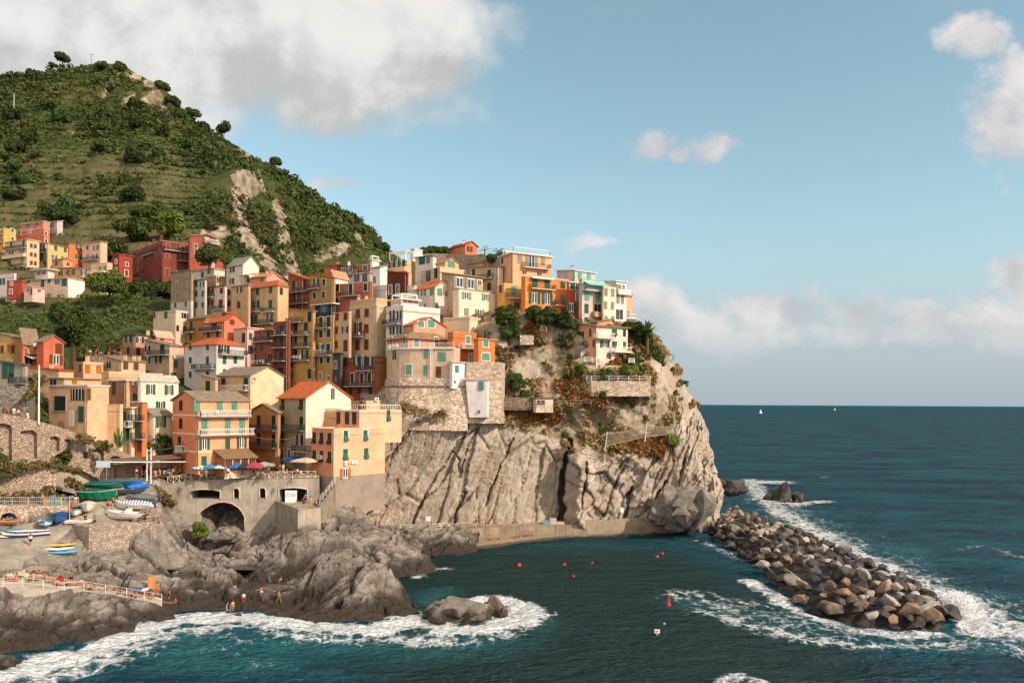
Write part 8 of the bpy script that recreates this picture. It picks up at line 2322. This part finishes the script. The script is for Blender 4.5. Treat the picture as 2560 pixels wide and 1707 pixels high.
for _ in range(9000):
 u, v_ = rnd.random(), rnd.random()
 big = rnd.random()
 p = along(BI, u).lerp(along(BO, u), v_)
 s = .62 + .5 * big ** 2 + .7 * (rnd.random() < .10) + .35 * u
 s *= 1.0
 hgt = (1.5 + 1.3 * math.sin(math.pi * min(1, u + .12))) * (1 - abs(2 * v_ - 1) ** 2.6) - .1
 if all((p - q).length > (s + t) * .55 for q, t, *_ in spots):
  spots.append((p, s, hgt, u, v_))
 if len(spots) >= 290: break
KL = {'pale': 'pale grey boulder lying on the breakwater', 'rust': 'rust brown boulder lying on the breakwater', 'dark': 'dark wet boulder lying on the breakwater', 'brown': 'dull brown boulder lying on the breakwater'}
for p, s, h, u, v_ in spots:
 r = rnd.random()
 kind = ('pale' if r < .36 else 'rust' if r < .44 else 'brown' if r < .60 else 'dark') if .2 < v_ < .72 else ('dark' if r < .68 else 'brown' if r < .82 else 'pale' if r < .92 else 'rust')
 boulder(p + Vector((0, 0, h + s * .15)), s, kind, KL[kind], 'boulders of the breakwater')
U_, Vn = np.linspace(0, 1, 150), np.linspace(-.06, 1.06, 70)
mv = np.array([[(lambda q, h: (q.x, q.y, h))(along(BI, u).lerp(along(BO, u), v_), (1.1 + 1.2 * math.sin(math.pi * min(1, u + .12))) * (1 - abs(2 * min(1, max(0, v_)) - 1) ** 2.6) - .95 - (1.2 if v_ < 0 or v_ > 1 else 0) - (2 if u in (0., 1.) else 0)) for v_ in Vn] for u in U_])
mv[..., 2] += fbm(mv * .9, 3) * .25 + (.5 - worley(mv * .55)[0]) * 1.3
tag(link('breakwater_core', np_mesh('breakwater_core', mv, grid_faces(150, 70), boulder_mat('dark'), False)), kind='structure')
for (x, y, s, kind, lab) in ((2270, 1525, 1.75, 'rust', 'large pale orange boulder at the head of the breakwater'), (1985, 1452, 1.7, 'pale', 'biggest pale rounded boulder in the middle of the breakwater'), (2090, 1425, 1.25, 'pale', 'pale block leaning on the crest of the breakwater'),
                             (1905, 1410, 1.2, 'pale', 'white boulder at the inner waterline of the breakwater'), (2180, 1535, 1.1, 'pale', 'pale boulder left of the large orange one'), (1995, 1500, 1.1, 'rust', 'orange stained boulder at the inner foam'), (2232, 1548, .95, 'rust', 'rust coloured low boulder under the large orange one'), (1843, 1308, 1.35, 'rust', 'squarish tan boulder where the breakwater meets the cliff')):
 q = sea_at(x, y, 1.6)
 boulder(q, s, kind, lab, None)
def rock(name, label, cen, size, seed, mat, k=14):
 """angular rock mass: overlapping split blocks leaning one way, in one mesh"""
 r = random.Random(seed)
 V_, F_ = [], []
 for i in range(k):
  me = CH2[r.randrange(10)]
  u = 0 if i == 0 else r.uniform(.35, .85)
  a = r.uniform(0, 6.28)
  off = np.array([u * math.cos(a) * size[0], u * math.sin(a) * size[1], (0 if i == 0 else r.uniform(-.4, .35) * (1 - u * .6)) * size[2]])
  sc = np.array(size) * (.8 if i == 0 else r.uniform(.22, .5)) * np.array([1, 1, r.uniform(.85, 1.15)])
  rm = np.array(Matrix.Rotation(r.uniform(0, 6.28), 3, 'Z') @ Matrix.Rotation(r.uniform(-.3, .3), 3, 'X'))
  co = np.array([v.co[:] for v in me.vertices]) @ rm.T * sc + off
  co[:, 0] += co[:, 2] * .12
  n0 = len(V_)
  V_ += [tuple(c) for c in co + fbm(co * .8 + seed, 3)[:, None] * .16]
  F_ += [tuple(n0 + q for q in f.vertices) for f in me.polygons]
 me = bpy.data.meshes.new(name)
 me.from_pydata(V_, [], F_)
 me.materials.append(mat)
 A = me.attributes.new('crack', 'FLOAT', 'POINT')
 return tag(link(name, me, None, cen), label, 'rock')
rock('sea_rock', 'big grey rock at the foot of the point beside the breakwater', at(1712, 1292, 156) + Vector((0, 0, 1)), (6.8, 6, 9), 2, boulder_mat('grey'), 34)
rock('sea_rock', 'dark low rock behind the big grey rock at the point', at(1828, 1222, 185) + Vector((0, 0, .5)), (4.5, 4, 3.4), 5, boulder_mat('dark'))
rock('sea_rock', 'jagged dark sea stack standing in the foam off the point', sea_at(1962, 1252, .4), (5.2, 3.8, 7.4), 8, boulder_mat('dark'))
rock('sea_rock', 'brown wet rock in the surf, larger of the pair', sea_at(1152, 1538, .5), (4.4, 3.4, 3.7), 1, boulder_mat('grey'))
rock('sea_rock', 'brown wet rock in the surf, smaller of the pair', sea_at(1232, 1530, .4), (1.9, 1.9, 3.4), 3, boulder_mat('brown'))
rock('sea_rock', 'dark rock at the bottom left corner in the surf', sea_at(-10, 1660, .4), (2.4, 2.0, 1.8), 6.3, boulder_mat('dark'))
rock('rock', 'dark slanting rock slab beside the arch mouth', at(556, 1335, 128.5), (3.6, 2.5, 2.2), 9.3, shore_rock())
sv, sf = [], []
rs = np.random.default_rng(11)
c0 = sea_at(2395, 1532, .4)
n_ = 5200
aa = rs.normal(size=(n_, 3)) * np.array([1.1, 1.2, .7]) + np.array([0, 0, 1.3])
aa = aa[np.abs(rs.normal(size=len(aa))) < 9]
aa[:, 2] = np.abs(aa[:, 2])
aa = aa[(np.abs(aa[:, 0]) < 1.9) & (np.abs(aa[:, 1]) < 2.0) & (aa[:, 2] < 2.6)]
for q in aa:
 s = rs.uniform(.03, .11)
 a1 = rs.normal(size=3); a1 /= np.linalg.norm(a1); a2 = np.cross(a1, rs.normal(size=3)); a2 /= np.linalg.norm(a2)
 k = len(sv); b = q + np.array(c0)
 sv += [b - a1 * s, b + a2 * s, b + a1 * s, b - a2 * s]; sf.append((k, k + 1, k + 2, k + 3))
foam_m, ft = material('spray'); ft.bsdf((.84, .84, .83), .95, None, .1)
tag(link('sea_spray', np_mesh('sea_spray', sv, sf, foam_m, False)), kind='stuff')
def leaf_cloud(centres, radii, n, size, seed, flat=.8, tintv=None, up=.25, elong=1.7):
 """n leaf sprays (quads) per ball, most of them near its surface; each spray has its own tint"""
 r = np.random.default_rng(seed)
 C, R_ = np.asarray(centres, float), np.asarray(radii, float)
 m = len(C)
 n = np.broadcast_to(np.asarray(n), (m,))
 idx = np.repeat(np.arange(m), n)
 N = len(idx)
 d = r.normal(size=(N, 3)); d /= np.linalg.norm(d, axis=1)[:, None]
 d[:, 2] = np.where(d[:, 2] < -.8, -d[:, 2], d[:, 2])
 rad = R_[idx] * r.uniform(.55, 1.08, N)
 p = C[idx] + d * rad[:, None] * np.array([1, 1, flat])
 nrm = d + r.normal(size=(N, 3)) * .55 + np.array([0, 0, up]); nrm /= np.linalg.norm(nrm, axis=1)[:, None]
 t1 = np.cross(nrm, r.normal(size=(N, 3))); t1 /= np.linalg.norm(t1, axis=1)[:, None] + 1e-9
 t2 = np.cross(nrm, t1)
 s = np.broadcast_to(np.asarray(size), (m,))[idx] * r.uniform(.55, 1.3, N)
 a, b = t1 * (s * elong * .5)[:, None], t2 * (s * .5)[:, None]
 V_ = np.stack([p - a, p + b - a * .15, p + a, p - b - a * .15], 1).reshape(-1, 3)
 base = (tintv if tintv is not None else r.uniform(.25, .75, m))[idx]
 tint = np.clip(base + r.normal(size=N) * .14, 0, 1)
 return V_, np.repeat(tint, 4)
def cloud_obj(name, V_, tint, mat, loc=None):
 return np_mesh(name, V_, np.arange(len(V_)).reshape(-1, 4), mat, False, {'tint': tint}, loc)
SCRUB = leafmat('#232e15', '#66723a', .42)
OLIVE = leafmat('#1f2a12', '#55622a')
BRIGHT = leafmat('#374c1c', '#848f3c')
DRY = leafmat('#6a5637', '#b89c6c')
GREENB = leafmat('#20331a', '#5c7434')
r8 = np.random.default_rng(21)
Hm = hill_V
jj, ii = r8.integers(2, NHR - 3, 100000), r8.integers(1, NHC - 2, 100000)
hp_ = Hm[jj, ii]
px_, py_ = PX[jj, ii], PY[jj, ii]
dens = np.full(len(jj), .48)
nz_ = fbm(hp_ * .022, 4)
nz2 = fbm(hp_ * .09, 3)
dens += nz_ * .75 + nz2 * .3
tmask = terr[jj, ii]
dens = np.where(tmask > .4, (.10 + nz_ * .6 + (nz2 > .15) * .35) * (riser[jj, ii] < .3), dens)
dens *= np.where(px_ > 620, 1.0, 1) * (1 - .93 * hrock[jj, ii])
dens *= np.where((py_ > 690) & (px_ > 380), 0.02, 1) * np.where(py_ > 905, 0.15, 1)
keep = r8.random(len(jj)) < np.clip(dens, 0, 1) * np.where(py_ < 500, 1.0, .8)
hp_, px_, py_, nz_ = hp_[keep], px_[keep], py_[keep], nz_[keep]
okp = np.ones(len(hp_), bool)
for a, b, c, d_ in ((-40, 270, 545, 740), (275, 565, 570, 705), (-20, 165, 830, 930), (300, 440, 820, 900)):
 okp &= ~((px_ > a) & (px_ < b) & (py_ > b * 0 + c) & (py_ < d_))
hp_, px_, py_, nz_ = hp_[okp], px_[okp], py_[okp], nz_[okp]
far_ = hp_[:, 1] / 400
rad_ = r8.uniform(.7, 1.7, len(hp_)) * (1 + .9 * (r8.random(len(hp_)) < .22) * (nz_ > 0)) * np.clip(far_, .5, 1.15)
tv = np.clip(.45 - nz_ * .55 + r8.normal(size=len(hp_)) * .17, 0.02, 1)
V_, tn = leaf_cloud(hp_ + np.array([0, 0, .5]) * rad_[:, None], rad_, np.where(rad_ > 1.7, 26, 14), rad_ * .46 + .1, 31, .72, tv)
tag(link('scrub', cloud_obj('scrub', V_, tn, SCRUB)), kind='stuff')
print('scrub quads', len(V_) // 4)
jj, ii = r8.integers(2, NHR - 3, 70000), r8.integers(1, NHC - 2, 70000)
q = hill_V[jj, ii]
k_ = (terr[jj, ii] > .3) & (fr[jj, ii] < .58) & (fbm(q * .03 + 4, 3) > -.3 + .5 * r8.random(len(q)))
q = q[k_]
V_, tn = leaf_cloud(q + np.array([0, 0, .6]), np.full(len(q), .6), 7, .55, 33, .7, r8.uniform(.3, .9, len(q)))
tag(link('vineyard', cloud_obj('vineyard', V_, tn, BRIGHT)), kind='stuff')
def cliff_sample(n, seed, test):
 r = np.random.default_rng(seed)
 a, b = r.integers(60, CR - 60, n), r.integers(3, int(CC * .78), n)
 x, y = cpx[a, b], cpy[a, b]
 k = test(x, y, soil[a, b], r.random(n))
 return cliff_V[a, b][k], x[k], y[k]
ns = lambda x, y, s: fbm(np.stack([x * s, y * s, 0 * x], -1), 3)
q, x, y = cliff_sample(15000, 41, lambda x, y, s, r: (s > .45) & ((x > 975) | (y > 1035)) & (r < np.clip(0.12 + ns(x, y, .02) * .8, 0, 1)))
V_, tn = leaf_cloud(q + np.array([0, -.1, .15]), r8.uniform(.3, .8, len(q)), 15, .42, 43, .9, np.clip(.5 + ns(x, y, .013) * .6, 0, 1), .6, 3.0)
tag(link('dry_grass', cloud_obj('dry_grass', V_, tn, DRY)), kind='stuff')
q, x, y = cliff_sample(7000, 45, lambda x, y, s, r: (s > .4) & ((x > 985) | (y > 1040)) & (r < np.clip(-.12 + ns(x + 500, y, .02) * .9 + .5 * ((x > 1560) & (y < 930)) + .45 * ((y < 870) & (x > 1330) & (x < 1450)), 0, 1)))
V_, tn = leaf_cloud(q + np.array([0, -.2, .2]), r8.uniform(.35, .95, len(q)), 24, .36, 47, .85, None, .3, 1.8)
tag(link('undergrowth', cloud_obj('undergrowth', V_, tn, OLIVE)), kind='stuff')
rusty = leafmat('#6b4424', '#a87740')
sp_list = []
for a, b, ra, rb, n in ((1625, 1118, 40, 20, 150), (1560, 1105, 40, 14, 70), (1540, 985, 30, 20, 90), (1350, 1040, 50, 14, 90), (1480, 1000, 40, 15, 80), (1330, 830, 12, 14, 50), (1430, 960, 30, 20, 80)):
 for _ in range(n):
  xx_, yy_ = random.gauss(a, ra * .6), random.gauss(b, rb * .6)
  kk = int(np.argmin((cpx[::3, ::3] - xx_) ** 2 + (cpy[::3, ::3] - yy_) ** 2))
  sp_list.append(cliff_V[::3, ::3].reshape(-1, 3)[kk])
V_, tn = leaf_cloud(np.array(sp_list) + np.array([0, -.15, .2]), np.full(len(sp_list), .55), 20, .4, 49, .9, None, .5, 3.0)
tag(link('heath', cloud_obj('heath', V_, tn, rusty)), kind='stuff')
wl = []
for (x0, y0, x1, y1, D0, D1, n) in ((-20, 1168, 130, 1160, 109.5, 116.5, 70), (0, 1240, 140, 1232, 111, 116, 40), (130, 1165, 200, 1175, 117, 120, 40), (170, 1200, 215, 1235, 118, 121, 60), (190, 1090, 280, 1120, 122, 125, 70), (360, 1215, 420, 1250, 127, 129, 70), (390, 1225, 430, 1260, 129, 130, 40), (60, 1000, 110, 940, 122, 128, 60)):
 for _ in range(n):
  f_ = random.random(); p = at(x0 + (x1 - x0) * f_ + random.gauss(0, 4), y0 + (y1 - y0) * f_ + random.gauss(0, 5), D0 + (D1 - D0) * f_); wl.append(p)
V_, tn = leaf_cloud(np.array(wl), r8.uniform(.2, .5, len(wl)), 20, .26, 53, .9, None, .3, 2.2)
tag(link('weeds', cloud_obj('weeds', V_, tn, leafmat('#45421f', '#8c7c4c'))), kind='stuff')
def tree(label, p, hgt, rad, mat, seed, name='tree', trunk=.45, cat='tree', group=None, n=34, leaf=.42, flat=.8, lobes=9, tall=1.0):
 r = random.Random(seed)
 R = empty(name, p, label, cat, group)
 m = MB()
 br = wood('#4a3a2a')
 top = p + Vector((r.uniform(-.2, .2), 0, hgt * trunk))
 w = hgt * .035 + .05
 m.tube([p - Vector((0, 0, .8)), p.lerp(top, .5) + Vector((r.uniform(-.1, .1), 0, 0)), top], [w * 1.3, w, w * .8], br, 7)
 cs, rs_ = [], []
 cz = p.z + hgt - rad * flat * tall
 for k in range(lobes):
  a, e = r.uniform(0, 6.28), r.uniform(-.8, .95)
  d = rad * r.uniform(.35, .78)
  c = Vector((p.x + d * math.cos(a) * math.cos(e), p.y + d * math.sin(a) * math.cos(e), cz + d * math.sin(e) * flat * tall))
  cs.append(c); rs_.append(rad * r.uniform(.34, .58))
  if k < 5: m.tube([top - Vector((0, 0, hgt * .06)), top.lerp(c, .55) + Vector((0, 0, .1)), c], [w * .6, w * .4, .03], br, 5)
 m.build('trunk', R)
 V_, tn = leaf_cloud(cs, rs_, n * 4, leaf, seed, .9, None, .25, 1.6)
 link('crown', cloud_obj('crown', V_, tn, mat, p), R, p)
 return R
def hill_at(px, py, lift=0.0):
 i = int(np.argmin((PX - px) ** 2 + (PY - py) ** 2))
 v = hill_V.reshape(-1, 3)[i]
 return Vector((float(v[0]), float(v[1]), float(v[2]) + lift))
def cliff_at(px, py):
 i = int(np.argmin((cpx[:, :int(CC * .75)] - px) ** 2 + (cpy[:, :int(CC * .75)] - py) ** 2))
 v = cliff_V[:, :int(CC * .75)].reshape(-1, 3)[i]
 return Vector(tuple(float(c) for c in v))
tree('round tree in front of the bright red wing of the long building', at(523, 676, 206), 7.2, 3.9, OLIVE, 61, n=80, leaf=.45, trunk=.25, lobes=13)
tree('broad bush tree on the terrace left of the bare stone house', at(272, 742, 214), 6.5, 5.2, BRIGHT, 62, trunk=.15, n=80, leaf=.5, flat=.6, lobes=16)
tree('tall dark evergreen behind the coral house', at(183, 905, 165), 13, 3.6, OLIVE, 63, n=70, leaf=.45, flat=1.6, lobes=24)
tree('lighter tree top left of the tall dark evergreen', at(160, 840, 172), 8, 3.4, GREENB, 64, n=50, leaf=.5, flat=1.0)
tree('bushy tree in front of the peach house above the canopy', at(405, 1172, 137.5), 6.6, 3.5, OLIVE, 65, trunk=.2, n=80, leaf=.36, lobes=14)
tree('round green tree on the hill behind the long red building', hill_at(430, 590), 11, 5.4, BRIGHT, 66, n=60, leaf=.8)
tree('dark tree with a bare leaning stem over the upper row of houses', hill_at(320, 600), 10, 6, OLIVE, 67, n=60, leaf=.8)
tree('dark tree between the pink terraced house and the brick red one', hill_at(272, 640), 8.5, 5, OLIVE, 68, n=55, leaf=.7)
tree('stone pine with a flat crown on the hill ridge', hill_at(157, 178), 9.5, 4.4, OLIVE, 69, name='pine_tree', trunk=.75, n=34, leaf=1.0, flat=.4)
tree('thin pine left of the stone pine on the hill ridge', hill_at(131, 184), 7, 2.4, OLIVE, 70, name='pine_tree', trunk=.6, n=22, leaf=.9, flat=.9, lobes=6)
tree('lone round tree on the bare right shoulder of the hill', hill_at(553, 345), 8.5, 4.6, OLIVE, 71, n=60, leaf=.75, trunk=.2, lobes=12)
tree('small round tree further down the right shoulder of the hill', hill_at(688, 418), 6, 3.6, OLIVE, 72, n=60, leaf=.75, trunk=.2, lobes=12)
for i, (x, y, lab) in enumerate(((300, 170, 'dark clump tree on the summit of the hill'), (255, 170, 'bushy tree left of the summit rocks'), (80, 192, 'small tree at the far left of the ridge'), (405, 218, 'dark tree on the ridge right of the summit cliff'), (432, 255, 'rounded tree on the steep right ridge below the summit'), (510, 325, 'dark tree on the ridge left of the lone round tree'), (960, 622, 'last dark tree at the right foot of the hill'))):
 tree(lab, hill_at(x, y + 6) - Vector((0, 0, 1.5)), 7.0, 4.2, OLIVE, 80 + i, n=60, leaf=.8, trunk=.15, lobes=11)
rt_ = random.Random(9)
for i in range(34):
 x, y = rt_.uniform(20, 560), rt_.uniform(270, 560)
 if hrock[int(np.argmin(np.abs(tt[:, 0] - .3))), 0] < 0: continue
 p = hill_at(x, y)
 tree('dark evergreen tree among the scrub of the hill slope', p, rt_.uniform(5, 8), rt_.uniform(3.4, 5.6), OLIVE if i % 4 else GREENB, 100 + i, 'tree', .15, 'tree', 'trees scattered over the hill slope', 44, .8, .75, 11)
for i, (x, y) in enumerate(((338, 715), (362, 722), (390, 728), (418, 724), (448, 716))):
 tree('dark bush under the long dark red building', hill_at(x, y + 12), 5.5, 3.4, OLIVE, 300 + i, name='bush', cat='bush', trunk=.1, n=60, leaf=.5, lobes=12, group='bushes under the red building')
for i, (x, y, h, rd_, mt, lab) in enumerate(((1285, 985, 5.2, 1.9, GREENB, 'tall dark green bush at the left of the dry slope'), (1312, 1000, 2.4, 1.0, GREENB, 'small green bush right of the tall one'), (1512, 948, 2.4, 1.9, GREENB, 'clipped dome bush on the garden terrace'), (1572, 948, 3.2, 1.9, BRIGHT, 'bright green shrub tree at the right of the garden terrace'), (1455, 940, 2.6, 1.5, BRIGHT, 'light green bush at the left end of the garden terrace'),
                                       (1265, 815, 4.5, 2.6, OLIVE, 'dark creeper bush under the yellow house'), (1335, 806, 4.0, 2.2, GREENB, 'rounded green bush under the orange house'), (1370, 815, 4.0, 2.4, OLIVE, 'dark hanging bush right of the rounded green one'), (1410, 825, 4.0, 2.4, OLIVE, 'dark hanging bush below the red house'), (1676, 1112, 2.8, 2.0, BRIGHT, 'bright green bush by the right post of the rockfall net'),
                                       (1425, 1118, 2.6, 1.0, GREENB, 'green shrub growing at the top of the dark crevice'), (1505, 1012, 3.0, .9, OLIVE, 'slim cypress like shrub on the garden wall'), (1275, 850, 3.6, 2.4, GREENB, 'green vegetable like bush on the slope under the hedge'), (1540, 915, 2.0, 1.6, rusty, 'reddish brown shrub before the arched windows'))):
 p = cliff_at(x, y) + Vector((0, -.6, -.2))
 if y == 948: p = at(x, 953, 158.5)
 tree(lab, p, h, rd_, mt, 150 + i, name='bush', cat='bush', trunk=.15, n=60, leaf=.34, lobes=11, flat=max(.8, h / (2.1 * rd_)))
for i, (x, y, h, rd_, mt, lab) in enumerate(((1600, 880, 5.5, 3.2, OLIVE, 'wide olive bush right of the pink cliff house'), (1620, 915, 4.5, 3.0, OLIVE, 'grey green bush on the cliff edge'), (1582, 850, 4, 2.4, OLIVE, 'bush directly behind the corner of the pink cliff house'))):
 tree(lab, at(x, y, 168), h, rd_, mt, 170 + i, name='bush', cat='bush', trunk=.3, n=60, leaf=.4, lobes=10)
tree('bright green vines under the bridge arch', at(500, 1352, 129), 3.4, 1.5, BRIGHT, 180, name='bush', cat='bush', trunk=.1, n=80, leaf=.26, flat=1.15, lobes=14)
tree('dark green shrub on the ledge of the arched wall', P1.px(146, 1160, .6), 2.0, 1.3, OLIVE, 181, name='bush', cat='bush', trunk=.2, n=50, leaf=.28)
def fronds(name, label, cat, p, hgt, n, L, w, mat, droop=.5, seed=1, trunkr=.12, up=.9, leaflets=False, group=None):
 """palm or agave: n arching blades from one crown"""
 r = random.Random(seed)
 R = empty(name, p, label, cat, group)
 c = p + Vector((0, 0, hgt))
 if hgt > .3:
  m = MB(); m.tube([p - Vector((0, 0, .5)), c], [trunkr * 1.3, trunkr], wood('#6b5238'), 8); m.build('trunk', R)
 m = MB()
 for k in range(n):
  a = 6.283 * k / n + r.uniform(-.3, .3)
  e = r.uniform(-.2, up)
  l = L * r.uniform(.75, 1.1)
  d = Vector((math.cos(a), math.sin(a), 0))
  sd = Vector((-math.sin(a), math.cos(a), 0))
  pts_ = []
  for j in range(5):
   t = j / 4
   pts_.append(c + d * (l * t * math.cos(e) + .05) + Vector((0, 0, l * (t * math.sin(e) - droop * t * t))))
  if leaflets:
   for j in range(4):
    for i2 in range(3):
     q = pts_[j].lerp(pts_[j + 1], i2 / 3)
     for s_ in (-1, 1):
      tip = q + sd * s_ * w * (1.1 - .6 * (j / 4)) + d * w * .5 - Vector((0, 0, w * .4))
      m.face([q, q + d * .12 * L * .3, tip], mat)
  else:
   for j in range(4):
    w0, w1 = w * (1 - (j / 4) ** 1.5), w * (1 - ((j + 1) / 4) ** 1.5)
    m.face([pts_[j] - sd * w0, pts_[j] + sd * w0, pts_[j + 1] + sd * w1, pts_[j + 1] - sd * w1], mat)
 m.build('leaves', R, fix=False)
 return R
AG = leafmat('#5d7468', '#9db0a0')
PALM = leafmat('#2a4a1c', '#6f9a42')
for i, (x, y, L, lab) in enumerate(((1045, 1060, 1.4, 'large blue grey agave on the rock beside the stone bastion'), (1062, 1050, 1.1, 'smaller agave right of the large one on the bastion rock'), (1398, 897, 1.3, 'big agave in the middle of the upper slope'), (1357, 878, .9, 'agave left above the big one on the upper slope'), (1364, 910, .9, 'agave left below the big one on the upper slope'), (1610, 1012, 1.0, 'agave on the pale outcrop'), (1635, 1016, .9, 'agave at the right of the pale outcrop'),
                               (1672, 1052, 1.2, 'agave by the cliff edge above the net'), (1645, 1064, .9, 'small agave just over the net'), (1690, 955, 1.0, 'agave on the upper cliff edge'), (1708, 1000, 1.2, 'blue agave overhanging the cliff edge'), (1455, 1100, 1.0, 'agave near the top of the dark crevice'))):
 fronds('agave', lab, 'agave', cliff_at(x, y) + Vector((0, -.35, .1)), .1, 20, L, .11, AG, .15, 200 + i, up=1.3, group='agaves on the headland')
fronds('agave', 'pale agave on the rock slab behind the red building', 'agave', hill_at(530, 558), .2, 18, 3.0, .3, AG, .2, 230, up=1.3)
fronds('palm_tree', 'big fan palm on the cliff edge right of the pink house', 'palm tree', at(1618, 880, 165), 4.0, 64, 3.6, .34, PALM, .25, 240, .3, 1.5)
fronds('palm_tree', 'palm on the hilltop left of the peach house with the railed roof', 'palm tree', at(1246, 641, 194), 1.2, 26, 2.6, .3, PALM, .5, 241, .2, 1.2, True)
fronds('palm_tree', 'small palm behind the orange hilltop house', 'palm tree', at(1212, 638, 200), 1.4, 20, 1.9, .3, PALM, .4, 242, .15, 1.3, True)
fronds('palm_tree', 'low spiky palm at the left of the hilltop garden', 'palm tree', at(1140, 634, 210), 1.6, 20, 2.0, .26, PALM, .4, 243, .15, 1.3, True)
for i, (x, y, h) in enumerate(((1062, 625, 2.2), (1085, 628, 2.6), (1105, 626, 2.4), (1232, 646, 2.2), (1262, 640, 2.4))):
 tree(['green hedge bush behind the white box roof room', 'second hedge bush in the hilltop garden', 'hedge bush left of the orange hilltop house', 'bush right of the orange hilltop house', 'bush at the foot of the hilltop palm'][i], at(x, y + 11, 210 if x < 1120 else 195), h, 1.7, GREENB, 250 + i, name='bush', cat='bush', trunk=.2, n=40, leaf=.4)
R = empty('cactus', at(299, 1118, 122), 'tall candelabra cactus beside the narrow cream house', 'cactus')
m = MB()
c = WLOC[R.name]
cm_ = leafmat('#4f6a3a', '#93a870')
for k in range(11):
 a = random.uniform(-1, 1)
 x_ = a * 1.0
 m.tube([c + Vector((x_ * .2, random.uniform(-.2, .2), 0)), c + Vector((x_ * .8, random.uniform(-.3, .3), .9)), c + Vector((x_, random.uniform(-.3, .3), 2.2 + random.uniform(-.4, .8)))], [.1, .13, .09], cm_, 7)
m.build('stem', R)
m = MB(); p = at(1668, 920, 172); m.tube([p, p + Vector((1.6, 0, 2.6))], [.05, .03], wood('#6d5a3c'), 5)
for k in range(7):
 q = p + Vector((1.6, 0, 2.6)) * (.6 + k * .06)
 m.tube([q, q + Vector((random.uniform(-.4, .5), 0, .45))], .03, wood('#6d5a3c'), 4)
tag(m.build('flower_stalk', None, p), 'dry agave flower stalk leaning out over the sea', 'plant')
